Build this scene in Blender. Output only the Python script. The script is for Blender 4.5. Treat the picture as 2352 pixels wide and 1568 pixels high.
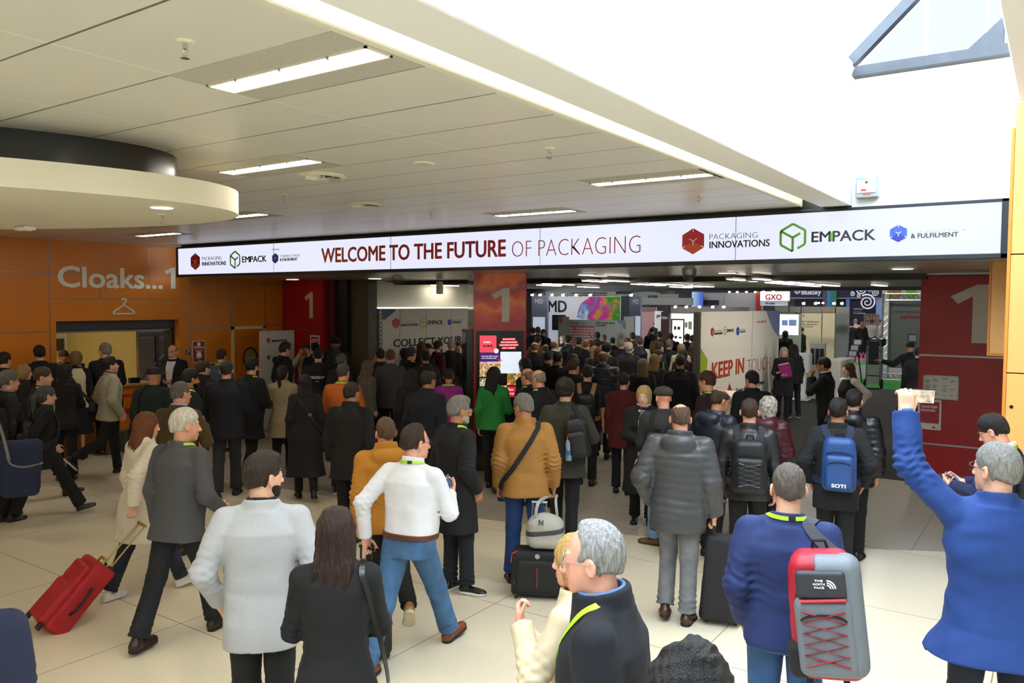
import bpy, bmesh, math, random
import numpy as np
from mathutils import Vector, Matrix

for o in list(bpy.data.objects):
    bpy.data.objects.remove(o, do_unlink=True)
C = bpy.context.scene.collection
SC = bpy.context.scene

# ------------------------------------------------------------ camera
# world: X runs along the LED sign, Y runs into the exhibition hall, Z is up, metres.
F, CX, CY, EYE = 1830.0, 1176.0, 784.0, 2.63


def _unit(v):
    return v / np.linalg.norm(v)


_ay = _unit(np.array([2437 - CX, -(702 - CY), -F]))
_ax = -_unit(np.array([-1490 - CX, -(680 - CY), -F]))
_ax = _unit(_ax - _ay * (_ax @ _ay))
ROT = np.array([_ax, _ay, np.cross(_ax, _ay)])       # camera axes -> world axes

cam_data = bpy.data.cameras.new('camera')
cam_data.sensor_width = 36.0
cam_data.lens = 36.0 * F / 2352.0
cam_data.clip_start, cam_data.clip_end = 0.05, 300
cam = bpy.data.objects.new('camera', cam_data)
C.objects.link(cam)
m4 = Matrix.Identity(4)
for i in range(3):
    for j in range(3):
        m4[i][j] = ROT[i][j]
cam.matrix_world = Matrix.Translation((0, 0, EYE)) @ m4
SC.camera = cam

# ------------------------------------------------------------ world, exposure
SC.view_settings.view_transform = 'Standard'
SC.view_settings.look = 'None'
SC.view_settings.gamma = 1
SC.view_settings.use_curve_mapping = False
SC.view_settings.exposure = 0.0
SKY = 21
LAMP = 46.0        # ceiling strips
HALL = 20.0        # strips inside the hall
w = bpy.data.worlds.new('sky')
SC.world = w
w.use_nodes = True
bg = w.node_tree.nodes['Background']
bg.inputs[0].default_value = (0.80, 0.90, 1.0, 1)
bg.inputs[1].default_value = SKY
SC.cycles.max_bounces = 6
SC.cycles.diffuse_bounces = 4
SC.cycles.glossy_bounces = 3
SC.cycles.transmission_bounces = 4
SC.cycles.transparent_max_bounces = 6
SC.cycles.sample_clamp_indirect = 6
SC.cycles.use_denoising = True
SC.cycles.caustics_reflective = False
SC.cycles.caustics_refractive = False


# the skylight opening, marked as a portal so that the daylight through it is sampled well
pd_ = bpy.data.lights.new('skylight_portal', 'AREA')
pd_.shape = 'RECTANGLE'
pd_.size, pd_.size_y = 4.6, 15.0
pd_.cycles.is_portal = True
po_ = bpy.data.objects.new('skylight_portal', pd_)
C.objects.link(po_)
po_.location = (0.45, 1.1, 7.3)


# ------------------------------------------------------------ a pixel of the frame + one known distance -> a point in the room
def ray(px, py):
    return ROT @ np.array([px - CX, -(py - CY), -F])


def atZ(px, py, z):
    r = ray(px, py)
    return np.array([0, 0, EYE]) + r * ((z - EYE) / r[2])


def atY(px, py, y):
    r = ray(px, py)
    return np.array([0, 0, EYE]) + r * (y / r[1])


def atX(px, py, x):
    r = ray(px, py)
    return np.array([0, 0, EYE]) + r * (x / r[0])
# ------------------------------------------------------------ materials
def lin(c):
    if isinstance(c, str):
        c = [int(c[i:i + 2], 16) for i in (0, 2, 4)]
    return tuple(((v / 255) / 12.92 if v / 255 <= 0.04045 else ((v / 255 + 0.055) / 1.055) ** 2.4) for v in c)


_M = {}


def mat(name, col, rough=0.6, metal=0.0, var=0.0, vscale=6.0, bump=0.0, bscale=60.0, emit=0.0, stretch=None, spec=0.5, sheen=0.0, drape=0.0):
    """One principled material; var mixes in a slightly darker noise, bump adds a woven or grained relief."""
    key = (name, str(col), rough, metal, var, vscale, bump, bscale, emit, str(stretch), spec, sheen, drape)
    if key in _M:
        return _M[key]
    m = bpy.data.materials.new(name)
    m.use_nodes = True
    nt = m.node_tree
    p = nt.nodes['Principled BSDF']
    c = lin(col) if not (isinstance(col, tuple) and max(col) <= 1.0 and isinstance(col[0], float)) else col
    p.inputs['Base Color'].default_value = (*c, 1)
    p.inputs['Roughness'].default_value = rough
    p.inputs['Metallic'].default_value = metal
    p.inputs['Specular IOR Level'].default_value = spec
    if sheen:
        p.inputs['Sheen Weight'].default_value = sheen
    if emit:
        p.inputs['Emission Color'].default_value = (*c, 1)
        p.inputs['Emission Strength'].default_value = emit
    if var or bump:
        tc = nt.nodes.new('ShaderNodeTexCoord')
        mp = nt.nodes.new('ShaderNodeMapping')
        nt.links.new(tc.outputs['Object'], mp.inputs['Vector'])
        if stretch:
            mp.inputs['Scale'].default_value = stretch
    if var:
        n = nt.nodes.new('ShaderNodeTexNoise')
        n.inputs['Scale'].default_value = vscale
        n.inputs['Detail'].default_value = 4
        nt.links.new(mp.outputs[0], n.inputs['Vector'])
        mx = nt.nodes.new('ShaderNodeMix')
        mx.data_type = 'RGBA'
        mx.inputs[6].default_value = (*[v * (1 - var) for v in c], 1)
        mx.inputs[7].default_value = (*[min(1, v * (1 + var * 0.6)) for v in c], 1)
        rp = nt.nodes.new('ShaderNodeMapRange')
        rp.inputs[1].default_value, rp.inputs[2].default_value = 0.3, 0.7
        nt.links.new(n.outputs[0], rp.inputs[0])
        nt.links.new(rp.outputs[0], mx.inputs[0])
        nt.links.new(mx.outputs[2], p.inputs['Base Color'])
    if bump:
        n2 = nt.nodes.new('ShaderNodeTexNoise')
        n2.inputs['Scale'].default_value = bscale
        n2.inputs['Detail'].default_value = 3
        nt.links.new(mp.outputs[0], n2.inputs['Vector'])
        b = nt.nodes.new('ShaderNodeBump')
        b.inputs['Strength'].default_value = bump
        b.inputs['Distance'].default_value = 0.01
        nt.links.new(n2.outputs[0], b.inputs['Height'])
        nt.links.new(b.outputs[0], p.inputs['Normal'])
        if drape:                                # soft creases of hanging cloth under the weave
            m2 = nt.nodes.new('ShaderNodeMapping')
            m2.inputs['Scale'].default_value = (1, 1, .45)
            nt.links.new(tc.outputs['Object'], m2.inputs['Vector'])
            n3 = nt.nodes.new('ShaderNodeTexNoise')
            n3.inputs['Scale'].default_value = 6.5
            n3.inputs['Detail'].default_value = 1
            n3.inputs['Distortion'].default_value = .5
            nt.links.new(m2.outputs[0], n3.inputs['Vector'])
            b2 = nt.nodes.new('ShaderNodeBump')
            b2.inputs['Strength'].default_value = drape
            b2.inputs['Distance'].default_value = 0.035
            nt.links.new(n3.outputs[0], b2.inputs['Height'])
            nt.links.new(b2.outputs[0], b.inputs['Normal'])
    _M[key] = m
    return m


def grid_mat(name, col, joint, ox, sx, oy, sy, wx, wy, rough=0.4, jx=None, axes='XY', var=0.03, vscale=1.5, spec=0.5, seams=None):
    """Panels divided by thin joints laid on object coordinates: the pattern of a tiled ceiling, floor or clad wall."""
    m = bpy.data.materials.new(name)
    m.use_nodes = True
    nt = m.node_tree
    p = nt.nodes['Principled BSDF']
    p.inputs['Roughness'].default_value = rough
    p.inputs['Specular IOR Level'].default_value = spec
    tc = nt.nodes.new('ShaderNodeTexCoord')
    sp = nt.nodes.new('ShaderNodeSeparateXYZ')
    nt.links.new(tc.outputs['Object'], sp.inputs[0])

    def math_(op, a, b=None):
        n = nt.nodes.new('ShaderNodeMath')
        n.operation = op
        for i, v in enumerate((a, b)):
            if v is None:
                continue
            if isinstance(v, (int, float)):
                n.inputs[i].default_value = v
            else:
                nt.links.new(v, n.inputs[i])
        return n.outputs[0]

    def line(ch, o, s, wd):
        f = math_('FRACT', math_('DIVIDE', math_('SUBTRACT', sp.outputs[ch], o), s))
        return math_('LESS_THAN', f, wd / s)

    no = nt.nodes.new('ShaderNodeTexNoise')
    no.inputs['Scale'].default_value = vscale
    no.inputs['Detail'].default_value = 6
    nt.links.new(tc.outputs['Object'], no.inputs['Vector'])
    c0 = lin(col)
    mx = nt.nodes.new('ShaderNodeMix')
    mx.data_type = 'RGBA'
    mx.inputs[6].default_value = (*[v * (1 - var) for v in c0], 1)
    mx.inputs[7].default_value = (*[min(1, v * (1 + var)) for v in c0], 1)
    nt.links.new(no.outputs[0], mx.inputs[0])
    cur = mx.outputs[2]
    for ch, o, s, wd, jc in ((axes[0], ox, sx, wx, jx or joint), (axes[1], oy, sy, wy, joint)):
        if not s:
            continue
        k = nt.nodes.new('ShaderNodeMix')
        k.data_type = 'RGBA'
        nt.links.new(line('XYZ'.index(ch), o, s, wd), k.inputs[0])
        nt.links.new(cur, k.inputs[6])
        k.inputs[7].default_value = (*lin(jc), 1)
        cur = k.outputs[2]
    nt.links.new(cur, p.inputs['Base Color'])
    return m


def grad_mat(name, stops, axis, lo, hi, rough=0.4, emit=0.0, noise=0.0):
    """A printed colour run along one object axis."""
    m = bpy.data.materials.new(name)
    m.use_nodes = True
    nt = m.node_tree
    p = nt.nodes['Principled BSDF']
    p.inputs['Roughness'].default_value = rough
    tc = nt.nodes.new('ShaderNodeTexCoord')
    sp = nt.nodes.new('ShaderNodeSeparateXYZ')
    nt.links.new(tc.outputs['Object'], sp.inputs[0])
    mr = nt.nodes.new('ShaderNodeMapRange')
    mr.inputs[1].default_value, mr.inputs[2].default_value = lo, hi
    nt.links.new(sp.outputs['XYZ'.index(axis)], mr.inputs[0])
    src = mr.outputs[0]
    if noise:
        no = nt.nodes.new('ShaderNodeTexNoise')
        no.inputs['Scale'].default_value = noise
        nt.links.new(tc.outputs['Object'], no.inputs['Vector'])
        ad = nt.nodes.new('ShaderNodeMath')
        ad.operation = 'MULTIPLY_ADD'
        ad.inputs[1].default_value = 1.6
        nt.links.new(no.outputs[0], ad.inputs[0])
        sb = nt.nodes.new('ShaderNodeMath')
        sb.operation = 'SUBTRACT'
        sb.inputs[1].default_value = 0.8
        nt.links.new(src, sb.inputs[0])
        nt.links.new(sb.outputs[0], ad.inputs[2])
        src = ad.outputs[0]
    cr = nt.nodes.new('ShaderNodeValToRGB')
    el = cr.color_ramp.elements
    while len(el) < len(stops):
        el.new(0.5)
    for e, (t, c) in zip(el, stops):
        e.position = t
        e.color = (*lin(c), 1)
    nt.links.new(src, cr.inputs[0])
    nt.links.new(cr.outputs[0], p.inputs['Base Color'])
    if emit:
        nt.links.new(cr.outputs[0], p.inputs['Emission Color'])
        p.inputs['Emission Strength'].default_value = emit
    return m


def glass_mat(name, tint='ffffff', clear=0.85, rough=0.05):
    m = bpy.data.materials.new(name)
    m.use_nodes = True
    nt = m.node_tree
    nt.nodes.clear()
    out = nt.nodes.new('ShaderNodeOutputMaterial')
    t = nt.nodes.new('ShaderNodeBsdfTransparent')
    t.inputs[0].default_value = (*lin(tint), 1)
    g = nt.nodes.new('ShaderNodeBsdfGlossy')
    g.inputs['Roughness'].default_value = rough
    mx = nt.nodes.new('ShaderNodeMixShader')
    mx.inputs[0].default_value = 1 - clear
    nt.links.new(t.outputs[0], mx.inputs[1])
    nt.links.new(g.outputs[0], mx.inputs[2])
    nt.links.new(mx.outputs[0], out.inputs[0])
    return m


# ------------------------------------------------------------ mesh building
class MB:
    """Collects boxes, tubes, prisms into ONE mesh object."""

    def __init__(self):
        self.v, self.f, self.mi = [], [], []
        self.k = 0

    def add(self, vs, fs, xf=None):
        b = len(self.v)
        for p in vs:
            p = Vector(p)
            self.v.append(xf @ p if xf is not None else p)
        for f in fs:
            self.f.append([b + i for i in f])
            self.mi.append(self.k)
        return self

    def box(self, x0, x1, y0, y1, z0, z1, bev=0.0, xf=None):
        if bev > 0:
            b = min(bev, (x1 - x0) / 2.2, (y1 - y0) / 2.2, (z1 - z0) / 2.2)
            vs, idx = [], {}
            for a, X in ((0, (x0, x1)), ):
                pass
            pts = []
            for sx in (0, 1):
                for sy in (0, 1):
                    for sz in (0, 1):
                        X, Y, Z = (x0, x1)[sx], (y0, y1)[sy], (z0, z1)[sz]
                        dx, dy, dz = (b, -b)[sx], (b, -b)[sy], (b, -b)[sz]
                        idx[(sx, sy, sz)] = len(pts)
                        pts += [(X, Y + dy, Z + dz), (X + dx, Y, Z + dz), (X + dx, Y + dy, Z)]
            I = lambda sx, sy, sz, k: idx[(sx, sy, sz)] + k
            fs = []
            for s in (0, 1):
                q = [I(s, 0, 0, 0), I(s, 1, 0, 0), I(s, 1, 1, 0), I(s, 0, 1, 0)]
                fs.append(q if s else q[::-1])
                q = [I(0, s, 0, 1), I(0, s, 1, 1), I(1, s, 1, 1), I(1, s, 0, 1)]
                fs.append(q if s else q[::-1])
                q = [I(0, 0, s, 2), I(1, 0, s, 2), I(1, 1, s, 2), I(0, 1, s, 2)]
                fs.append(q if s else q[::-1])
            for a in (0, 1):
                for c in (0, 1):
                    fs.append([I(a, c, 0, 0), I(a, c, 1, 0), I(a, c, 1, 1), I(a, c, 0, 1)])
                    fs.append([I(a, 0, c, 0), I(a, 1, c, 0), I(a, 1, c, 2), I(a, 0, c, 2)])
                    fs.append([I(0, a, c, 1), I(1, a, c, 1), I(1, a, c, 2), I(0, a, c, 2)])
            for k in idx:
                fs.append([I(*k, 0), I(*k, 1), I(*k, 2)])
            return self.add(pts, fs, xf)
        v = [(x, y, z) for z in (z0, z1) for y in (y0, y1) for x in (x0, x1)]
        f = [(0, 2, 3, 1), (4, 5, 7, 6), (0, 1, 5, 4), (2, 6, 7, 3), (0, 4, 6, 2), (1, 3, 7, 5)]
        return self.add(v, f, xf)

    def prism(self, pts, d0, d1, fr):
        """2-D outline on a board frame (origin, right, up, normal) from depth d0 to d1."""
        o, u, v, n = (Vector(a) for a in fr)
        k = len(pts)
        vs = [o + u * a + v * b + n * d0 for a, b in pts] + [o + u * a + v * b + n * d1 for a, b in pts]
        fs = [list(range(k))[::-1], [k + i for i in range(k)]] + [[i, (i + 1) % k, k + (i + 1) % k, k + i] for i in range(k)]
        return self.add(vs, fs)

    def tube(self, path, r, n=8, closed=False, caps=True):
        path = [Vector(p) for p in path]
        m = len(path)
        rr = r if isinstance(r, (list, tuple)) else [r] * m
        rings = []
        up = None
        for i, p in enumerate(path):
            a = path[(i - 1) % m] if (closed or i > 0) else path[i]
            b = path[(i + 1) % m] if (closed or i < m - 1) else path[i]
            t = (b - a)
            t = t.normalized() if t.length > 1e-9 else Vector((0, 0, 1))
            if up is None:
                up = Vector((0, 0, 1)) if abs(t.z) < 0.9 else Vector((1, 0, 0))
            s = t.cross(up)
            s = s.normalized() if s.length > 1e-6 else Vector((1, 0, 0))
            up = s.cross(t).normalized()
            rings.append([p + (s * math.cos(2 * math.pi * j / n) + up * math.sin(2 * math.pi * j / n)) * rr[i] for j in range(n)])
        vs = [q for ring in rings for q in ring]
        fs = []
        for i in range(m if closed else m - 1):
            i2 = (i + 1) % m
            for j in range(n):
                j2 = (j + 1) % n
                fs.append([i * n + j, i * n + j2, i2 * n + j2, i2 * n + j])
        if caps and not closed:
            fs.append(list(range(n))[::-1])
            fs.append([(m - 1) * n + j for j in range(n)])
        return self.add(vs, fs)

    def lathe(self, prof, n=24, xf=None, c=(0, 0)):
        """(r, z) profile turned about z."""
        vs, fs = [], []
        for r, z in prof:
            vs += [(c[0] + r * math.cos(2 * math.pi * j / n), c[1] + r * math.sin(2 * math.pi * j / n), z) for j in range(n)]
        for i in range(len(prof) - 1):
            for j in range(n):
                j2 = (j + 1) % n
                fs.append([i * n + j, i * n + j2, (i + 1) * n + j2, (i + 1) * n + j])
        fs.append(list(range(n))[::-1])
        fs.append([(len(prof) - 1) * n + j for j in range(n)])
        return self.add(vs, fs, xf)

    def build(self, name, m, parent=None, smooth=False):
        me = bpy.data.meshes.new(name)
        me.from_pydata([tuple(p) for p in self.v], [], self.f)
        ms = m if isinstance(m, (list, tuple)) else [m]
        for x in ms:
            me.materials.append(x)
        if len(ms) > 1:
            me.polygons.foreach_set('material_index', self.mi)
        bm = bmesh.new()
        bm.from_mesh(me)
        bmesh.ops.recalc_face_normals(bm, faces=bm.faces)
        bm.to_mesh(me)
        bm.free()
        if smooth:
            me.polygons.foreach_set('use_smooth', [True] * len(me.polygons))
            try:
                me.set_sharp_from_angle(angle=0.7)
            except Exception:
                pass
        o = bpy.data.objects.new(name, me)
        C.objects.link(o)
        if parent is not None:
            o.parent = parent
            o.matrix_parent_inverse = parent.matrix_basis.inverted()
        return o


def tag(o, label=None, cat=None, group=None, kind=None):
    for k, v in (('label', label), ('category', cat), ('group', group), ('kind', kind)):
        if v:
            o[k] = v
    return o


def struct(name, mb, m, label=None, parent=None):
    o = mb.build(name, m, parent)
    if parent is None:
        o['kind'] = 'structure'
    if label:
        o['label'] = label
    return o


def empty(name, loc, label=None, cat=None, group=None, rz=0.0):
    o = bpy.data.objects.new(name, None)
    C.objects.link(o)
    o.location = loc
    o.rotation_euler = (0, 0, rz)
    o.empty_display_size = 0.1
    return tag(o, label, cat, group)


def frameY(x, y, z):
    """a board facing the camera side (-Y): right is +X"""
    return ((x, y, z), (1, 0, 0), (0, 0, 1), (0, -1, 0))


def frameX(x, y, z):
    """a board facing +X: right is +Y"""
    return ((x, y, z), (0, 1, 0), (0, 0, 1), (1, 0, 0))


def quad(px0, py0, px1, py1, y):
    """x0,x1,z0,z1 of an upright panel in the plane Y = y that covers this part of the frame"""
    a, b = atY(px0, (py0 + py1) / 2, y), atY(px1, (py0 + py1) / 2, y)
    xm = (px0 + px1) / 2
    return a[0], b[0], atY(xm, py1, y)[2], atY(xm, py0, y)[2]


_FONT = {}


def text(s, m, fr, u, v, width=None, height=None, bold=0.0, align='C', depth=0.004, parent=None, name='lettering', lift=0.002):
    """Lettering on a board frame; u, v in metres; width fits the run, height is the cap height."""
    cu = bpy.data.curves.new(name, 'FONT')
    cu.body = s
    cu.size = 1.0
    cu.offset = min(bold, 0)
    cu.resolution_u = 3
    cu.extrude = 0.0
    o = bpy.data.objects.new(name, cu)
    C.objects.link(o)
    dg = bpy.context.evaluated_depsgraph_get()
    me = bpy.data.meshes.new_from_object(o.evaluated_get(dg))
    C.objects.unlink(o)
    bpy.data.objects.remove(o)
    bpy.data.curves.remove(cu)
    if bold > 0:                               # a heavier weight: the outline laid over itself a little to each side
        bb = bmesh.new()
        for i_, (dx, dy) in enumerate(((0, 0), (1, 0), (-1, 0), (0, .8), (0, -.8), (.7, .6), (-.7, -.6), (.7, -.6), (-.7, .6))):
            k0 = len(bb.verts)
            bb.from_mesh(me)
            bb.verts.ensure_lookup_table()
            for vt in bb.verts[k0:]:
                vt.co.x += dx * bold * 2
                vt.co.y += dy * bold * 2
                vt.co.z = -i_ * .0002
        bb.to_mesh(me)
        bb.free()
    n = len(me.vertices)
    co = np.zeros(n * 3)
    me.vertices.foreach_get('co', co)
    co = co.reshape(-1, 3)
    lo, hi = co[:, :2].min(0), co[:, :2].max(0)
    sz = hi - lo
    sy = (height / 0.73) if height else None
    sx = (width / sz[0]) if width else None
    sx = sx or sy
    sy = sy or sx
    x = (co[:, 0] - lo[0]) * sx
    x -= {'C': sz[0] * sx / 2, 'L': 0, 'R': sz[0] * sx}[align]
    y = co[:, 1] * sy
    O, U, V, N = (np.array(a, float) for a in fr)
    P = O + np.outer(u + x, U) + np.outer(v + y, V) + N * (lift + depth) + np.outer(co[:, 2], N)
    me.vertices.foreach_set('co', P.ravel())
    bm = bmesh.new()
    bm.from_mesh(me)
    r = bmesh.ops.extrude_face_region(bm, geom=list(bm.faces))
    ev = [e for e in r['geom'] if isinstance(e, bmesh.types.BMVert)]
    for e in ev:
        e.co -= Vector(N) * depth
    bmesh.ops.recalc_face_normals(bm, faces=bm.faces)
    bm.to_mesh(me)
    bm.free()
    me.materials.clear()
    me.materials.append(m)
    me.name = name
    ob = bpy.data.objects.new(name, me)
    C.objects.link(ob)
    if parent is not None:
        ob.parent = parent
        ob.matrix_parent_inverse = parent.matrix_basis.inverted()
    return ob


def seg(p, q, w):
    """a 2-D bar between two points"""
    a, b = Vector(p), Vector(q)
    t = (b - a).normalized()
    n = Vector((-t.y, t.x)) * w / 2
    return [tuple(a + n), tuple(b + n), tuple(b - n), tuple(a - n)][::-1]


def hexpts(cx, cy, w, h):
    return [(cx, cy + h / 2), (cx - w / 2, cy + h / 4), (cx - w / 2, cy - h / 4), (cx, cy - h / 2), (cx + w / 2, cy - h / 4), (cx + w / 2, cy + h / 4)]


def one(fr, u, v, h, m, parent, w=None, name='numeral'):
    """The figure 1 with a slanted flag, h tall, right edge at u, foot at v."""
    w = w or h * 0.55
    s = w * 0.42
    pts = [(0, 0), (0, h), (-s * 0.75, h), (-w, h * 0.80), (-w * 0.80, h * 0.67), (-s, h * 0.80), (-s, 0)]
    pts = [(u + a, v + b) for a, b in pts]
    return MB().prism(pts, 0.001, 0.008, fr).build(name, m, parent)
# ============================================================ THE SETTING
CEIL = 3.64
M_ceil = grid_mat('ceiling_panels', 'E0DBCC', '6E6A60', -2.26 - 1.06 * 12, 1.06, 2.11 - 0.525 * 20, 0.525, 0.012, 0.012, rough=0.32, jx='F4F0E4')
M_soffit = grid_mat('soffit_panels', 'B9B4A6', '4A463E', -14, 1.5, 8.6, 1.075, 0.008, 0.012, rough=0.25)
M_white = mat('white_paint', 'F4F2EA', 0.6)
M_cream = mat('cream_paint', 'E6DFC8', 0.55)
M_floor = grid_mat('terrazzo_floor', 'E4D9BE', '857758', -5.84 - 1.84 * 8, 1.84, 7.41 - 1.84 * 8, 1.84, 0.007, 0.007, rough=0.22, var=0.06, vscale=30)
M_band = grid_mat('grey_floor_band', 'A8A090', '5F594C', -5.84 - 1.84 * 8, .92, 7.41 - 1.84 * 8, .92, 0.007, 0.007, rough=0.4, var=0.08, vscale=40)
M_carpet = mat('charcoal_carpet', '2A2927', 0.95, var=0.15, vscale=40)
M_green = mat('green_carpet', '2E8A34', 0.95, var=0.1, vscale=30)
M_pink = mat('pink_carpet', 'C9559A', 0.95, var=0.1, vscale=30)
M_greyc = mat('grey_carpet', '77787A', 0.95, var=0.1, vscale=30)
M_dark = mat('dark_metal', '1C1D1F', 0.4)
M_black = mat('black_plastic', '0E0E10', 0.35)
M_steel = mat('brushed_steel', 'B8BABC', 0.3, 1.0)
M_alu = mat('aluminium', 'A6A8AA', 0.4, 0.8)
M_orange = mat('orange_laminate', 'C9730E', 0.4, var=0.05, vscale=3)
M_apricot = mat('orange_cladding', 'F0B464', 0.45, var=0.03, vscale=3)
M_joint = mat('metal_joint', '8A8078', 0.35, 0.7)
M_red = mat('red_cladding', 'AE151A', 0.4, var=0.05, vscale=3)
M_numeral = mat('pale_numeral', 'EAE4DA', 0.5)
M_lamp = mat('lit_diffuser', 'FFF6E4', 0.5, emit=LAMP)
M_hall = mat('lit_tube', 'FFF8EA', 0.5, emit=HALL)
M_hallwall = mat('hall_wall', '8C8A86', 0.8)
M_hallroof = mat('dark_hall_roof', '26272A', 0.9)

struct('floor', MB().box(-18, 6, -6, 13.05, -0.2, 0), M_floor)
# curved grey band in front of the doors
arc = [(-16, 6.9), (-12, 7.1), (-9.02, 7.3), (-7.3, 7.48), (-5.75, 7.68), (-4.9, 7.86), (-4.1, 8.08), (-3.6, 8.26), (-3.1, 8.5), (-2.5, 8.78), (-1.9, 9.03), (-1.2, 9.40), (-0.3, 9.9), (0.5, 10.4)]
band = arc + [(0.5, 13.0), (-16, 13.0)]
struct('floor_band', MB().prism(band, -0.05, 0.003, ((0, 0, 0), (1, 0, 0), (0, 1, 0), (0, 0, 1))), M_band)
struct('floor_carpet', MB().box(-45, 12, 13.05, 26.9, -0.2, 0.004), M_carpet)
struct('floor_green_aisle', MB().box(-45, 12, 26.9, 43, -0.2, 0.002), M_green)
struct('floor_grey_strip', MB().box(-9, 6, 30.6, 37, 0, 0.006), M_greyc)
struct('floor_pink_aisle', MB().box(-45, 12, 43, 70, -0.2, 0.002), M_pink)
struct('floor_pink_corner', MB().box(-30, -7.6, 36.5, 43.1, 0, 0.006), M_pink)

# main low ceiling, its white edge and the well of the skylight
struct('ceiling', MB().box(-14.2, -2.26, -6, 9.4, CEIL, CEIL + 0.15), M_ceil)
struct('trim_1', MB().box(-2.275, -2.225, -6, 8.5, CEIL - 0.004, CEIL + 0.17, 0.006), M_cream)
struct('beam_skylight', MB().box(-2.05, -1.77, -6, 8.6, 3.62, 5.02, 0.006), M_white)
struct('ceiling_gap', MB().box(-2.26, -2.0, -6, 8.6, 4.0, 4.05), M_cream)
mb = MB()
mb.prism([(-1.77, 3.60), (3.2, 3.60), (3.2, 4.90), (-1.77, 4.90)], -0.2, 0.0, frameY(0, 8.6, 0))
struct('wall_over_sign', mb, M_white)
struct('ceiling_right', MB().box(-0.36, 3.2, -6, 8.38, 4.42, 4.6, 0.01), M_white)
struct('wall_right', MB().box(3.2, 3.4, -6, 13, 0, 7.4), M_white)
struct('wall_rear', MB().box(-16, 6, -6.3, -6, 0, 7.6), M_white)
struct('wall_rear_gable', MB().prism([(-2.0, 4.9), (3.4, 4.9), (0.7, 7.75)], 0, 0.2, frameY(0, -6, 0)), M_white)

# glazed roof over the well: rafters, panes
A, R_, B = (-1.86, 5.0), (0.7, 7.5), (3.3, 5.0)
M_glass = glass_mat('roof_glass', 'F6FAFF', 0.9)
M_gable = glass_mat('gable_glass', '858788', 1.0)
mb = MB()
mb.prism([A, R_, (R_[0], R_[1] + 0.012), (A[0] - 0.01, A[1] + 0.012)], -8.6, 6, ((0, 0, 0), (1, 0, 0), (0, 0, 1), (0, -1, 0)))
mb.prism([R_, B, (B[0] + 0.01, B[1] + 0.012), (R_[0], R_[1] + 0.012)], -8.6, 6, ((0, 0, 0), (1, 0, 0), (0, 0, 1), (0, -1, 0)))
struct('window_1', mb, M_glass)
M_bar = mat('white_glazing_bar', 'EDEDEA', 0.5)
mb = MB()
for k in range(17):
    y = 7.75 - k * 0.8
    for p, q in ((A, R_), (R_, B)):
        mb.prism(seg(p, q, 0.07), -y - 0.025, -y + 0.025, ((0, 0, -0.04), (1, 0, 0), (0, 0, 1), (0, -1, 0)))
mb.box(R_[0] - 0.06, R_[0] + 0.06, -6, 8.6, R_[1] - 0.12, R_[1])
mb.box(A[0] - 0.06, A[0] + 0.03, -6, 8.6, 4.98, 5.08)
struct('window_bars', mb, M_bar)
gf = frameY(0, 8.6, 0)
M_gal = mat('grey_galvanised', '2C3036', 0.5, 0.0, var=0.2, vscale=8)
g = MB()
g.prism(seg((-1.9, 4.93), (0.72, 7.45), 0.1), 0.0, 0.12, gf)
g.prism(seg((0.68, 7.45), (3.3, 4.93), 0.1), 0.0, 0.12, gf)
g.prism([(-1.78, 4.88), (3.2, 4.88), (3.2, 4.97), (-1.74, 4.97)], 0, 0.14, gf)
g.prism([(-0.78, 4.97), (-0.50, 4.97), (-0.50, 5.22)], 0.03, 0.13, gf)
wf = struct('window_2', g, M_gal)
MB().prism([(-1.80, 4.97), (3.2, 4.97), (0.7, 7.4)], -0.08, -0.06, gf).build('pane', M_gable, wf)
mu = MB()
for x in (-1.16, -0.66, 0.2, 1.1, 2.0):
    mu.prism([(x, 4.97), (x + 0.035, 4.97), (x + 0.035, 4.97 + 0.95 * (x + 1.8)), (x, 4.97 + 0.95 * (x + 1.8))] if x < 0.7 else
             [(x, 4.97), (x + 0.035, 4.97), (x + 0.035, 4.97 + 0.95 * (3.2 - x)), (x, 4.97 + 0.95 * (3.2 - x))], -0.06, -0.02, gf)
mu.build('mullion', M_bar, wf)

# soffit above the doorway and the lower hall ceiling behind it
struct('ceiling_soffit', MB().box(-13.28, 3.4, 8.6, 9.25, 3.085, 3.2).box(-14.2, 3.4, 9.25, 12.9, 3.085, 3.2), M_soffit)
struct('wall_above_soffit', MB().box(-13.28, -1.77, 8.62, 8.8, 3.2, 4.0).box(-14.0, -13.28, 9.25, 9.4, 3.2, 3.9), M_dark)
M_hallceil = grid_mat('hall_low_ceiling', 'A39D90', '3A372F', -20, 1.5, 13, 0.6, 0.01, 0.02, rough=0.35)
struct('ceiling_hall_low', MB().box(-45, 6, 12.9, 20.5, 3.05, 3.2), M_hallceil)
struct('trim_2', MB().box(-14, -1.6, 12.82, 12.98, 3.0, 3.09), M_dark)
struct('trim_3', MB().box(-22, 6, 20.4, 20.6, 2.97, 3.25), M_dark)
struct('ceiling_hall', MB().box(-45, 12, 20.5, 70, 8.0, 8.2), M_hallroof)
struct('wall_hall_front', MB().box(-45, 12, 20.5, 20.6, 3.2, 8.0), M_hallroof)
struct('wall_hall_back', MB().box(-45, 12, 69.8, 70, 0, 8), M_hallwall)
struct('wall_hall_left', MB().box(-45.2, -45, 13, 70, 0, 8), M_hallwall)
struct('wall_hall_right', MB().box(6, 6.2, 12.9, 70, 0, 8), M_hallwall)

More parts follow.
